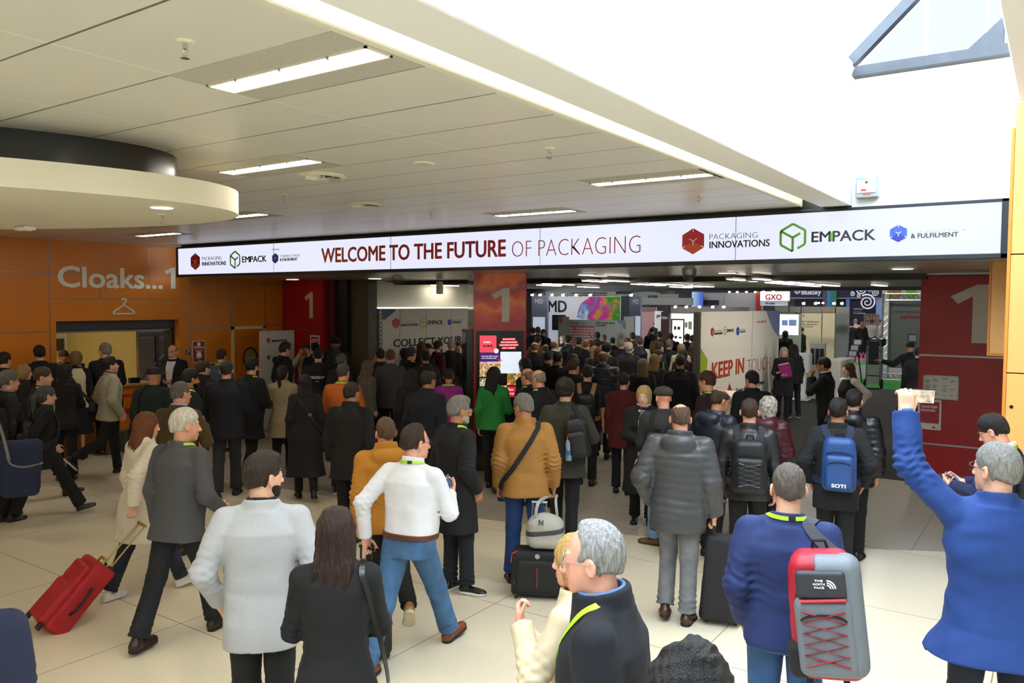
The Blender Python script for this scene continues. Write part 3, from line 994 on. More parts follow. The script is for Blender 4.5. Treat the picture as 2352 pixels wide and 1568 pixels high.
def rect(fr, u, v, w_, h_, d0, d1, name, m, t):
    return MB().prism([(u - w_ / 2, v - h_ / 2), (u + w_ / 2, v - h_ / 2), (u + w_ / 2, v + h_ / 2), (u - w_ / 2, v + h_ / 2)], d0, d1, fr).build(name, m, t)


def licence(t, fr, W_, H_):
    b = MB()
    for s in (-1, 1):
        b.prism([(min(s * W_ / 2, s * (W_ / 2 - .015)), -H_ / 2), (max(s * W_ / 2, s * (W_ / 2 - .015)), -H_ / 2), (max(s * W_ / 2, s * (W_ / 2 - .015)), H_ / 2), (min(s * W_ / 2, s * (W_ / 2 - .015)), H_ / 2)], 0, .015, fr)
        b.prism([(-W_ / 2, min(s * H_ / 2, s * (H_ / 2 - .015))), (W_ / 2, min(s * H_ / 2, s * (H_ / 2 - .015))), (W_ / 2, max(s * H_ / 2, s * (H_ / 2 - .015))), (-W_ / 2, max(s * H_ / 2, s * (H_ / 2 - .015)))], 0, .015, fr)
    b.build('frame', M_silver, t)
    rect(fr, 0, 0, W_ - .03, H_ - .03, .002, .006, 'sheet', M_paper, t)
    ln = MB()
    rnd = random.Random(4)
    for col, (u0, u1) in enumerate(((-.44, -.25), (-.22, -.04), (.04, .24), (.26, .42))):
        for k in range(17):
            if rnd.random() < (.25, .45, .5, .75)[col]:
                continue
            v = .38 - k * .045
            ln.prism([(u0 * W_, v * H_), ((u0 + (u1 - u0) * rnd.uniform(.5, 1)) * W_, v * H_), ((u0 + (u1 - u0) * rnd.uniform(.5, 1)) * W_, (v + .02) * H_), (u0 * W_, (v + .02) * H_)], .006, .0065, fr)
    ln.build('print_lines', mat('grey_print', '7A7C7E', .6), t)


framed('licence_frame', 'silver framed white notice on the right red wall', 2120, 862, 2202, 917, 12.9, licence)


def sanit(t, fr, W_, H_):
    rect(fr, 0, 0, W_, H_, .0, .006, 'sheet', M_paper, t)
    n = 9
    pts = []
    w_, h_ = W_ * .82, H_ * .74
    for i in range(n):
        pts += [(-w_ / 2 + w_ * i / n, h_ / 2 + .0), (-w_ / 2 + w_ * (i + .5) / n, h_ / 2 - .012)]
    pts += [(w_ / 2, h_ / 2), (w_ / 2, -h_ / 2)]
    for i in range(n):
        pts += [(w_ / 2 - w_ * (i + .5) / n, -h_ / 2 + .012), (w_ / 2 - w_ * (i + 1) / n, -h_ / 2)]
    pts = [(u, v + H_ * .07) for u, v in pts][::-1]
    MB().prism(pts, .006, .008, fr).build('red_field', mat('poster_red', 'B0283A', .5), t)
    text('SANITISER', M_whitep, fr, 0, H_ * .22, W_ * .7, .035, .02, parent=t, lift=.008, depth=.001)
    text('STATION', M_whitep, fr, -.02, H_ * .10, W_ * .6, .035, .02, parent=t, lift=.008, depth=.001)
    rect(fr, W_ * .2, -H_ * .42, .04, .025, .006, .008, 'red_mark', M_redp, t)


framed('sanitiser_poster', 'white and red sanitiser station poster on the right red wall behind the raised phone', 2108, 917, 2162, 986, 12.9, sanit, 'poster')
framed('sanitiser_poster', 'white and red sanitiser station poster on the far left red wall', 713, 770, 734, 812, 11.5, sanit, 'poster')


def onwall(name, lab, x0, y0, x1, y1, inner, cat='notice'):
    a, b = atX(x0, (y0 + y1) / 2, WX), atX(x1, (y0 + y1) / 2, WX)
    xm = (x0 + x1) / 2
    z0, z1 = atX(xm, y1, WX)[2], atX(xm, y0, WX)[2]
    yc = (a[1] + b[1]) / 2
    t = empty(name, (WX, yc, z0), lab, cat)
    inner(t, frameX(WX, yc, (z0 + z1) / 2), b[1] - a[1], z1 - z0)
    return t


def cloakp(t, fr, W_, H_):
    rect(fr, 0, 0, W_, H_, 0, .012, 'frame', mat('pale_poster_frame', 'C9B8A0', .5), t)
    rect(fr, 0, 0, W_ - .04, H_ - .04, .012, .014, 'red_field', mat('poster_deep_red', '8E1E1E', .5), t)
    text('Cloakroom', M_whitep, fr, 0, H_ * .15, W_ * .75, .05, .01, parent=t, lift=.014, depth=.001)
    b = MB()
    for v, w_ in ((.05, .6), (0, .5), (-.28, .6), (-.33, .4)):
        b.prism([(-w_ * W_ / 2, v * H_), (w_ * W_ / 2, v * H_), (w_ * W_ / 2, v * H_ + .008), (-w_ * W_ / 2, v * H_ + .008)], .014, .015, fr)
    for r0, vv in ((.04, .33), (.06, -.15)):
        b.prism([(r0 * math.cos(a), vv * H_ + r0 * math.sin(a)) for a in np.linspace(0, 6.28, 20, endpoint=False)], .014, .015, fr)
    b.build('print_lines', M_whitep, t)


onwall('cloakroom_poster', 'red cloakroom poster in a pale frame beside the orange door', 441, 782, 471, 832, cloakp, 'poster')


def hloop(t, fr, W_, H_):
    rect(fr, 0, 0, W_, H_, 0, .006, 'plate', mat('blue_sign', '20306E', .5), t)
    MB().prism(seg((-.02, -.03), (.02, .03), .012), .006, .008, fr).prism(seg((-.01, .03), (.03, .02), .01), .006, .008, fr).build('pictogram', M_whitep, t)


onwall('hearing_loop_sign', 'small blue sign on the orange wall left of the cloakroom poster', 427, 803, 436, 814, hloop, 'sign')


def lowred(t, fr, W_, H_):
    rect(fr, 0, 0, W_, H_, 0, .02, 'frame', mat('pale_poster_frame', 'C9B8A0', .5), t)
    rect(fr, 0, 0, W_ - .04, H_ - .04, .02, .022, 'red_field', mat('poster_deep_red', '8E1E1E', .5), t)


onwall('red_notice', 'pale framed red notice low on the orange wall beside the door frame', 474, 832, 497, 855, lowred, 'notice')
# ============================================================ CEILING FITTINGS
def ceiling_lamp(x, y, lab):
    t = empty('ceiling_light', (x, y, CEIL), lab, 'ceiling light', 'recessed strip lights in the low ceiling')
    MB().box(x - .53, x + .53, y - .26, y + .26, CEIL - .004, CEIL + .0).build('perforated_tray', mat('perforated_tray', 'BCB7A8', .5, var=.15, vscale=120), t)
    f = MB()
    f.box(x - .515, x + .515, y - .078, y - .066, CEIL - .012, CEIL - .004).box(x - .515, x + .515, y + .066, y + .078, CEIL - .012, CEIL - .004)
    f.box(x - .515, x - .505, y - .078, y + .078, CEIL - .012, CEIL - .004).box(x + .505, x + .515, y - .078, y + .078, CEIL - .012, CEIL - .004)
    f.build('frame', M_cream, t)
    MB().box(x - .505, x + .505, y - .066, y + .066, CEIL - .010, CEIL - .004).build('diffuser', M_lamp, t)
    for k in (-.3, 0, .3):
        MB().lathe([(.008, CEIL - .022), (.008, CEIL - .010)], 8, None, (x + k, y - .075)).build('catch', M_alu, t)


for x, y, lab in ((-2.80, 2.37, 'largest lit strip lamp in the ceiling near the white skylight beam'), (-4.92, 3.92, 'lit strip lamp in the ceiling beside the round air vent'),
                  (-2.78, 6.0, 'lit strip lamp in the ceiling beside the far end of the beam'), (-4.9, 7.55, 'lit strip lamp in the ceiling just above the LED sign'),
                  (-8.1, 5.98, 'lit strip lamp half hidden behind the oval ceiling canopy'), (-11.35, 6.98, 'lit strip lamp in the ceiling nearest the cloakroom sign')):
    ceiling_lamp(x, y, lab)
for x, y in ((-8.1, .3), (-5.0, -1.2), (-11.3, 3.3), (-11.3, -.3), (-5, .8), (-8.1, -2.8), (-2.8, -1.3)):  # further lamps out of view, added to brighten the left side
    ceiling_lamp(x, y, 'added strip lamp out of view lighting the left of the concourse')


def sprinkler(p, lab, grp='sprinklers'):
    x, y, z = p
    t = empty('sprinkler', (x, y, z), lab, 'sprinkler', grp)
    MB().lathe([(.0, z - .008), (.03, z - .008), (.042, z)], 16, None, (x, y)).build('rose', M_cream, t)
    b = MB().tube([(x, y, z - .005), (x, y, z - .03)], .010, 8)
    for s in (-1, 1):
        b.tube([(x + s * .008, y, z - .028), (x + s * .016, y, z - .045), (x, y, z - .062)], .003, 6)
    b.build('head', mat('chrome', 'C8C8C8', .15, 1.0), t)
    MB().lathe([(.017, z - .066), (.017, z - .063)], 14, None, (x, y)).build('deflector', M_steel, t)


for q, lab in (((425, 95), 'chrome sprinkler head nearest the big strip lamp'), ((1262, 340), 'chrome sprinkler beside the middle of the skylight beam'), ((652, 446), 'chrome sprinkler beside the oval canopy tip'),
               ((990, 490), 'chrome sprinkler just above the word future on the sign'), ((1605, 447), 'chrome sprinkler beside the far right strip lamp')):
    sprinkler(atZ(*q, CEIL), lab)


def vent(x, y, lab):
    t = empty('ceiling_vent', (x, y, CEIL), lab, 'vent', 'round swirl air vents')
    r = MB()
    r.lathe([(.19, CEIL), (.19, CEIL - .012), (.15, CEIL - .018), (.145, CEIL - .002)], 32, None, (x, y))
    r.build('rim', M_cream, t, True)
    MB().lathe([(.145, CEIL - .003), (.145, CEIL - .001)], 32, None, (x, y)).build('throat', mat('vent_shadow', '2A2822', .8), t)
    for k in range(10):
        a = k * 2 * math.pi / 10
        m_ = Matrix.Translation((x, y, CEIL - .016)) @ Matrix.Rotation(a, 4, 'Z') @ Matrix.Rotation(.75, 4, 'X')
        MB().box(.03, .14, -.016, .016, -.0015, .0015, xf=m_).build('blade', M_cream, t)
    MB().lathe([(.035, CEIL - .03), (.03, CEIL - .004)], 16, None, (x, y)).build('hub', M_cream, t)


vent(-4.93, 4.46, 'round swirl air vent nearer the middle strip lamp')
vent(-5.98, 5.98, 'round swirl air vent farther away toward the sign')
t = empty('ceiling_speaker', (-3.86, 4.46, CEIL), 'flat round white speaker grille in the ceiling', 'speaker')
MB().lathe([(.085, CEIL), (.08, CEIL - .008), (.066, CEIL - .009)], 28, None, (-3.86, 4.46)).build('rim', M_cream, t)
MB().lathe([(.066, CEIL - .010), (.066, CEIL - .006)], 28, None, (-3.86, 4.46)).build('grille', mat('speaker_grille', 'C9C4B6', .6, var=.2, vscale=200), t)

# ---- oval canopy hung under the ceiling on the left
ec = np.array([-8.0414, .9057])
ax1, ax2 = np.array([-.78067, -.62495]), np.array([-.62495, .78067])


def oval(sc, z, n=96):
    return [(*(ec + ax1 * 4.18 * sc * math.cos(a) + ax2 * 1.80 * (1 - (1 - sc) * 2.2) * math.sin(a)), z) for a in np.linspace(0, 2 * math.pi, n, endpoint=False)]


def loft(rings):
    n = len(rings[0])
    vs = [p for r in rings for p in r]
    fs = [[i * n + j, i * n + (j + 1) % n, (i + 1) * n + (j + 1) % n, (i + 1) * n + j] for i in range(len(rings) - 1) for j in range(n)]
    fs += [list(range(n))[::-1], [(len(rings) - 1) * n + j for j in range(n)]]
    return MB().add(vs, fs)


t = empty('ceiling_canopy', (*ec, 3.25), 'white oval canopy hung below the ceiling on a black drum', 'ceiling canopy')
loft([oval(1, 3.25), oval(1, 3.41)]).build('disc', M_cream, t, True)
loft([oval(.90, 3.405), oval(.90, 3.64)]).build('drum', mat('black_drum', '141518', .28), t, True)
p = atZ(372, 475, 3.25)
t = empty('downlight', p, 'round lit downlight set in the white oval canopy', 'downlight')
MB().lathe([(.095, 3.25), (.09, 3.243), (.072, 3.243)], 28, None, p[:2]).build('bezel', M_cream, t)
MB().lathe([(.068, 3.241), (.068, 3.246)], 28, None, p[:2]).build('lens', mat('warm_lens', 'FFF0CC', .4, emit=12), t)
sprinkler(atZ(373, 492, 3.25), 'chrome sprinkler under the white oval canopy')
p = atZ(58, 519, 3.25)
t = empty('emergency_light', p, 'small white sensor housing under the oval canopy edge', 'sensor')
MB().box(p[0] - .10, p[0] + .10, p[1] - .05, p[1] + .05, 3.215, 3.25, .012).build('housing', M_white, t)
MB().box(p[0] - .06, p[0] + .06, p[1] - .03, p[1] + .03, 3.208, 3.215, .004).build('lens', mat('frosted_lens', 'D8D6CC', .3), t)
# ============================================================ ENTRANCE PANELS AND THE STANDS IN THE HALL
def strip(px0, py0, px1, py1, z, i):
    a, b = atZ(px0, py0, z), atZ(px1, py1, z)
    x = (a[0] + b[0]) / 2
    y0, y1 = sorted((a[1], b[1]))
    y1 = max(y1, y0 + .9)
    t = empty('strip_light', (x, (y0 + y1) / 2, z), 'lit tube lamp under the low hall ceiling beyond the doors', 'strip light', 'tube lamps under the hall ceiling')
    MB().box(x - .06, x + .06, y0 - .03, y1 + .03, z - .03, z).build('tray', M_white, t)
    MB().box(x - .05, x + .05, y0, y1, z - .042, z - .03).build('tube', M_hall, t)


HZ = 3.05
for i, s in enumerate([(1345, 640, 1410, 644), (1391, 639, 1455, 643), (1463, 648, 1516, 652), (1506, 647, 1557, 651), (1561, 653, 1610, 654), (1594, 653, 1640, 655), (1211, 651, 1298, 652), (1321, 655, 1366, 656),
                       (1678, 636, 1732, 641), (1735, 635, 1788, 640), (1769, 644, 1815, 649), (1819, 643, 1862, 648), (1839, 650, 1875, 654), (1886, 649, 1920, 653), (846, 648, 917, 650), (993, 651, 1050, 653)]):
    strip(*s, HZ, i)
for x, y in ((-4, 14.2), (-8.6, 14.2), (-7.4, 17.8), (-3, 17.3), (0, 15), (-1.5, 19.6)):
    t = empty('strip_light', (x, y, HZ), 'lit tube lamp under the low hall ceiling beyond the doors', 'strip light', 'tube lamps under the hall ceiling')
    MB().box(x - .06, x + .06, y - .6, y + .6, HZ - .03, HZ).build('tray', M_white, t)
    MB().box(x - .05, x + .05, y - .57, y + .57, HZ - .042, HZ - .03).build('tube', M_hall, t)
for q, lab in (((672, 641), 'oval lit downlight in the soffit above the left red wall'), ((861, 639), 'oval lit downlight in the soffit above the collection panel'), ((1346, 630), 'oval lit downlight in the soffit right of the pillar'),
               ((1670, 626), 'oval lit downlight in the soffit under the red hexagon logo'), ((2073, 616), 'oval lit downlight in the soffit nearest the right red wall')):
    p = atZ(*q, 3.085)
    t = empty('downlight', p, lab, 'downlight', 'soffit downlights')
    MB().lathe([(.16, 3.085), (.155, 3.078), (.125, 3.078)], 24, None, p[:2]).build('bezel', M_cream, t)
    MB().lathe([(.12, 3.072), (.12, 3.082)], 24, None, p[:2]).build('lens', mat('soffit_lens', 'FFF6E4', .5, emit=4), t)
for q, lab in (((912, 638), 'grey dome camera under the soffit left of the pillar'), ((1583, 625), 'pale dome camera under the soffit in the middle of the doorway')):
    p = atZ(*q, 3.06)
    t = empty('dome_camera', p, lab, 'camera')
    MB().lathe([(.10, 3.085), (.10, 3.05), (.085, 3.02)], 20, None, p[:2]).build('mount', M_alu, t, True)
    MB().lathe([(.08, 3.02), (.07, 2.97), (.04, 2.94), (.01, 2.935)], 20, None, p[:2]).build('dome', mat('smoked_dome', '55524C', .15), t, True)
p = atZ(1010, 663, 2.9)
t = empty('ceiling_projector', (p[0], p[1], 3.05), 'white tubular fitting hanging under the hall ceiling above the collection panel', 'fitting')
MB().lathe([(.07, 2.80), (.07, 3.04), (.03, 3.05)], 18, None, p[:2]).build('tube', M_white, t, True)
MB().lathe([(.05, 2.795), (.05, 2.80)], 18, None, p[:2]).build('lens', M_black, t)

# ---- COLLECT YOUR ... panel wall
M_panel = mat('pale_panel', 'CFCAC0', .6)
M_panelg = mat('grey_panel', '9C9C98', .6)
cx, cy0, cy1, ch = -11.62, 12.05, 16.6, 2.49
t = empty('collection_panel', (cx, 14, 0), 'tall pale panel wall reading collect your with blue arrow at its top', 'panel')
MB().box(cx - .06, cx, cy0, cy1, 0, ch).build('board', M_panel, t)
MB().box(-12.62, cx, cy0, cy0 + .05, 0, ch).build('end_board', M_panelg, t)
ps = MB().box(cx, cx + .03, cy0 - .06, cy0 + .04, 0, ch)
ps.build('corner_post', mat('post_grey', '66645E', .4, .5), t)
dt = MB()
for k in range(26):
    z = .25 + k * .086
    dt.box(cx + .03, cx + .033, cy0 - .02, cy0 + .015, z, z + .03)
dt.build('post_holes', M_whitep, t)
sm = MB()
for px in (918, 979, 1036):
    y = atX(px, 720, cx)[1]
    sm.box(cx, cx + .003, y - .006, y + .006, 0, ch)
sm.build('panel_seam', mat('seam_grey', '8A867C', .6), t)
cf = frameX(cx, 0, 0)


def cxy(px, py):
    p = atX(px, py, cx)
    return float(p[1]), float(p[2])


def cbox(x0, y0, x1, y1, fn=None):
    fn = fn or cxy
    ym = (y0 + y1) / 2
    xm = (x0 + x1) / 2
    a, b = fn(x0, ym), fn(x1, ym)
    return (a[0] + b[0]) / 2, fn(xm, y1)[1], abs(b[0] - a[0]), fn(xm, y0)[1] - fn(xm, y1)[1]


ar = [cxy(855, 709), cxy(855, 714), cxy(882, 735), cxy(908, 714), cxy(908, 709)]
MB().prism([(y, min(z, ch)) for y, z in ar], .001, .004, cf).build('blue_arrow', M_slate, t)
MB().prism([cxy(855, 825), cxy(866, 812), cxy(880, 835), cxy(880, 880), cxy(855, 880)][::-1], .001, .004, cf).build('pink_arrow', mat('pink_print', 'CE7A70', .5), t)
u, v, W_, H_ = cbox(901, 729, 917, 755)
hexlogo(cf, u, v + H_ / 2, W_, H_, REDS, t)
for s, b, m, bo in (('PACKAGING', (921, 735, 952, 741), M_pale, -.01), ('INNOVATIONS', (921, 743, 960, 748.5), M_ink, .01), ('EMPACK', (983, 735, 1017, 744.5), M_ink, .01), ('& FULFILMENT', (1038, 738, 1059, 742), M_ink, .01), ('CONTRACT PACK', (1038, 733, 1061, 736.5), M_pale, -.01)):
    u, v, W_, H_ = cbox(*b)
    text(s, m, cf, u, v, W_, H_, bo, parent=t)
u, v, W_, H_ = cbox(965, 729, 980, 754)
cubelogo(cf, u, v + H_ / 2, W_, H_, M_limep, t)
u, v, W_, H_ = cbox(1028, 732, 1036, 747)
hexlogo(cf, u, v + H_ / 2, W_, H_, BLUES, t)
u0, v0 = cxy(903, 793)
u1, v1 = cxy(1061, 790)
text('COLLECT YOUR', M_ink, cf, (u0 + u1) / 2, (v0 + v1) / 2, u1 - u0, .165, .014, parent=t)

# ---- KEEP IN TOUCH panel wall
kx, ky0, ky1, kh = -5.62, 14.43, 19.6, 2.475
t = empty('keep_in_touch_panel', (kx, 17, 0), 'white panel wall reading keep in touch with green and blue corners', 'panel')
MB().box(kx - .08, kx, ky0 + .04, ky1, 0, kh).build('board', mat('white_panel', 'EFE9DA', .6), t)
MB().box(kx - .10, kx + .012, ky0 - .06, ky0 + .04, 0, kh).build('corner_post', mat('post_grey', '66645E', .4, .5), t)
dt = MB()
for k in range(22):
    z = .2 + k * .1
    dt.prism([(ky0 - .01 + .02 * math.cos(a), z + .02 * math.sin(a)) for a in np.linspace(0, 6.28, 8, endpoint=False)], .012, .015, frameX(kx, 0, 0))
dt.build('post_holes', M_black, t)
kf2 = frameX(kx, 0, 0)
kxy = lambda px, py: (float(atX(px, py, kx)[1]), float(atX(px, py, kx)[2]))
yy = kxy(1727, 800)[0]
MB().box(kx, kx + .003, yy - .005, yy + .005, 0, kh).build('panel_seam', mat('seam_grey', '8A867C', .6), t)
MB().prism([(ky0 + .04, kxy(1604, 797)[1]), (ky0 + .04, .2), (kxy(1625, 0)[0], .2), kxy(1625, 826)][::1], .001, .004, kf2).build('lime_corner', mat('lime_panel_print', '9CB030', .5), t)
MB().prism([(kxy(1775, 0)[0], kh), (ky1, kh), (ky1, kxy(1790, 775)[1]), kxy(1775, 755)][::-1], .001, .004, kf2).build('blue_corner', mat('lilac_blue_print', '8A90BE', .5), t)
MB().prism([kxy(1776, 888), kxy(1783, 873), kxy(1789, 885), (ky1, .3), (kxy(1776, 0)[0], .3)][::-1], .001, .004, kf2).build('red_corner', mat('orange_print', 'C84A28', .5), t)
for b, kind in (((1632, 751, 1640, 773), 'h'), ((1691, 749, 1698, 771), 'b')):
    u, v, W_, H_ = cbox(*b, kxy)
    hexlogo(kf2, u, v + H_ / 2, W_, H_, REDS if kind == 'h' else BLUES, t)
u, v, W_, H_ = cbox(1662, 749, 1669, 769, kxy)
cubelogo(kf2, u, v + H_ / 2, W_, H_, M_limep, t)
for s, b, m, bo in (('PACKAGING', (1641, 757, 1658, 761), M_pale, -.01), ('INNOVATIONS', (1641, 763, 1659, 768), M_ink, .01), ('EMPACK', (1670, 755, 1685, 762), M_ink, .01), ('CONTRACT PACK', (1699, 755, 1712, 758), M_pale, -.01), ('& FULFILMENT', (1699, 760, 1712, 763), M_ink, .01)):
    u, v, W_, H_ = cbox(*b, kxy)
    text(s, m, kf2, u, v, W_, H_, bo, parent=t)
u0, v0 = kxy(1634, 873)
u1, v1 = kxy(1708, 862)
text('KEEP IN', mat('keep_red', 'C23E22', .5), kf2, (u0 + u1) / 2, v0 + .02, u1 - u0, .335, .014, parent=t)
u0, v1 = kxy(1716, 855)
u1, _ = kxy(1768, 850)
text('TOUCH', mat('thin_red_print', '9C2434', .5), kf2, (u0 + u1) / 2, v1 - .03, u1 - u0, .335, -.026, parent=t)
MB().prism([kxy(1675, 880), kxy(1667, 905), kxy(1685, 905)], .001, .004, kf2).build('red_pointer', mat('keep_red', 'C23E22', .5), t)
MB().prism([kxy(1703, 893), kxy(1696, 905), kxy(1696, 930), kxy(1710, 930), kxy(1710, 905)], .001, .004, kf2).build('lime_pointer', M_limep, t)
for s, b in (('Save the date', (1690, 891, 1735, 897)), ('for next year', (1715, 880, 1755, 886))):
    u, v, W_, H_ = cbox(*b, kxy)
    text(s, M_ink, kf2, u, v, W_, .11, .01, parent=t)
u, v, W_, H_ = cbox(1727, 738, 1770, 741, kxy)
text('FOLLOW US', mat('keep_red', 'C23E22', .5), kf2, u, v, W_ * .5, .05, 0, parent=t)

# white counter in front of it
t = empty('white_counter', (-4.9, 15.2, 0), 'white waist-high counter in front of the keep in touch panel', 'counter')
q = atZ(1685, 905, 1.05)
MB().box(q[0] - .45, q[0] + .45, q[1] - .3, q[1] + .5, 0, 1.0).build('body', M_white, t)
MB().box(q[0] - .5, q[0] + .5, q[1] - .35, q[1] + .55, 1.0, 1.05, .006).build('top', M_white, t)

# ---- the cloakroom side standing board
a = atX(632, 790, -13.3)
t = empty('standing_board', (-13.2, a[1], 0), 'white free-standing show board against the orange wall by the door', 'board')
fr = frameX(-13.2, float(a[1]), 0)
MB().box(-13.24, -13.2, a[1] - .45, a[1] + .42, .05, 2.03, .005).build('board', mat('white_panel', 'CFCBC2', .6), t)
MB().box(-13.4, -13.05, a[1] - .4, a[1] - .34, 0, .05).box(-13.4, -13.05, a[1] + .3, a[1] + .36, 0, .05).build('foot', M_alu, t)
hexlogo(fr, -.25, 1.84, .09, .12, REDS, t)
text('INNOVATIONS', M_ink, fr, .03, 1.80, .38, .05, .015, parent=t)
text('Contract Pack', M_pale, fr, -.03, 1.66, .45, .05, 0, parent=t)
hexlogo(fr, -.25, 1.50, .08, .10, (M_slate, M_ink), t)

# ---- stands
M_fascia = mat('grey_fascia', '8B8C90', .5)
M_spot = mat('lit_spot', 'FFF8EE', .5, emit=14)


def wallbox(name, x0, y0, x1, y1, Y, m, parent, d=.12, floor=False):
    a, b, z0, z1 = quad(x0, y0, x1, y1, Y)
    return MB().box(a, b, Y, Y + d, 0 if floor else z0, z1).build(name, m, parent), frameY((a + b) / 2, Y, (z0 + z1) / 2), b - a, z1 - z0


def stext(s, m, x0, y0, x1, y1, Y, parent, bold=.01):
    a, b, z0, z1 = quad(x0, y0, x1, y1, Y)
    return text(s, m, frameY(0, Y, 0), (a + b) / 2, z0, b - a, z1 - z0, bold, parent=parent, depth=.01)


def spots(t, xs, py, Y, up=.12):
    for px in xs:
        p = atY(px, py, Y)
        MB().tube([(p[0], Y + .1, p[2] - up), (p[0] + .05, Y - .1, p[2]), (p[0] + .1, Y - .35, p[2] - .02)], .02, 6).build('spot_arm', M_alu, t)
        MB().lathe([(.05, -.04), (.06, .03)], 10, Matrix.Translation((p[0] + .1, Y - .4, p[2] - .06))).build('spot_lamp', M_spot, t)


Y = 27.0
t = empty('stand', (*atY(1345, 760, Y)[:2], 0), 'white and grey lit stand with colour burst wall and MD lettering', 'stand')
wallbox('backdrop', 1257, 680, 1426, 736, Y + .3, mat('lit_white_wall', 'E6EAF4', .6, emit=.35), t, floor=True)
wallbox('side_wall', 1426, 680, 1446, 736, Y + .3, mat('stand_grey', '8A8DA2', .6), t, floor=True)
wallbox('tower', 1221, 676, 1257, 735, Y, mat('stand_blue_grey', '8088A0', .6, emit=.08), t, floor=True)
wallbox('tower', 1445, 680, 1471, 735, Y, mat('stand_blue_grey', '8088A0', .6, emit=.08), t, floor=True)
M_case = mat('lit_showcase', 'D6E4F4', .3, var=.3, vscale=12, emit=.5)
for b in ((1224, 728, 1251, 770), (1457, 726, 1470, 770)):
    wallbox('showcase', *b, Y - .02, M_case, t, .02)
bm_ = grad_mat('colour_burst', [(0, 'E6EAF4'), (.18, '6A8AC8'), (.34, 'C83A9A'), (.55, 'E0589A'), (.7, 'E89A50'), (.85, '7AB83A'), (1, '4A9A3A')], 'X', float(atY(1325, 700, Y + .3)[0]), float(atY(1426, 700, Y + .3)[0]), .6, emit=.3, noise=2.2)
a, b, z0, z1 = quad(1325, 681, 1425, 735, Y + .3)
MB().prism([(a, z0 + .1), (a + .35, z0), (b, z0), (b, z1), (a + .6, z1), (a + .15, z1 - .3)], .01, .02, frameY(0, Y + .3, 0)).build('colour_burst', bm_, t)
stext('MD', mat('slate_print', '3A4450', .5), 1259, 689, 1302, 716, Y + .28, t, .012)
stext('MD', M_whitep, 1379, 694, 1424, 710, Y + .26, t, .01)
stext('Micro Delta Packaging Ltd', M_whitep, 1379, 712, 1424, 716, Y + .26, t, .01)
stext('MD', M_whitep, 1229, 686, 1247, 697, Y, t, .01)
stext('MD', M_whitep, 1454, 687, 1468, 698, Y, t, .01)
wallbox('television', 1268, 723, 1297, 758, Y + .2, M_black, t, .08)
wallbox('television_picture', 1271, 726, 1284, 750, Y + .19, mat('screen_dark', '10141C', .2, emit=.2), t, .01)
spots(t, (1230, 1248, 1275, 1300, 1330, 1362, 1455), 674, Y)

Y = 21.5
t = empty('plan_board', (*atY(1370, 760, Y)[:2], 0), 'grey board with red hall plan reading find your way around', 'board')
bd, fr, W_, H_ = wallbox('board', 1304, 735, 1432, 800, Y, mat('grey_board', '8F8B84', .6), t, .06, True)
wallbox('wing', 1282, 727, 1304, 800, Y - .02, mat('grey_wing', '9A958C', .6), t, .08, True)
wallbox('wing', 1432, 727, 1456, 800, Y - .02, mat('grey_wing', '9A958C', .6), t, .08, True)
wallbox('plan', 1311, 748, 1364, 794, Y - .01, mat('plan_red', '9A3226', .6), t, .01)
cells = MB()
a, b, z0, z1 = quad(1311, 748, 1364, 794, Y)
rnd = random.Random(2)
for i in range(14):
    for j in range(7):
        if rnd.random() < .12:
            continue
        u, v = a + (b - a) * (i + .25) / 14, z0 + (z1 - z0) * (j + .3) / 7.6
        cells.box(u, u + (b - a) / 14 * .55, Y - .016, Y - .01, v, v + (z1 - z0) / 7.6 * .62)
cells.build('plan_cells', mat('plan_cell', 'C9C2B4', .6), t)
stext('FIND YOUR WAY', M_ink, 1369, 739.5, 1412, 743.5, Y, t, .01)
stext('AROUND', M_ink, 1369, 745, 1392, 749, Y, t, .01)
f_ = frameY(0, Y - .02, 0)
P_ = lambda x, y: (float(atY(x, y, Y)[0]), float(atY(x, y, Y)[2]))
MB().prism([P_(1285, 728), P_(1285, 738), P_(1289, 743), P_(1293, 738), P_(1293, 728)], .0, .006, f_).build('red_arrow', mat('dull_red_print', 'A04838', .6), t)
MB().prism([P_(1419, 735.5), P_(1420, 740), P_(1427, 744), P_(1436, 739), P_(1436, 735.5)], .0, .006, f_).build('blue_arrow', M_slate, t)
MB().prism([P_(1431, 743), P_(1431, 752), P_(1438, 757), P_(1438, 740)], .0, .006, f_).build('green_arrow', mat('dull_green_print', '55702E', .6), t)
MB().lathe([(.03, 0), (.03, .01)], 12, Matrix.Translation((*[P_(1313, 742)[0], Y - .01, P_(1313, 742)[1]],)) @ Matrix.Rotation(math.pi / 2, 4, 'X')).build('logo', M_redp, t)
stext('PACKAGING INNOVATIONS', M_ink, 1317, 741.5, 1329, 743, Y, t, 0)
stext('EMPACK', M_ink, 1336, 741.5, 1347, 743, Y, t, 0)

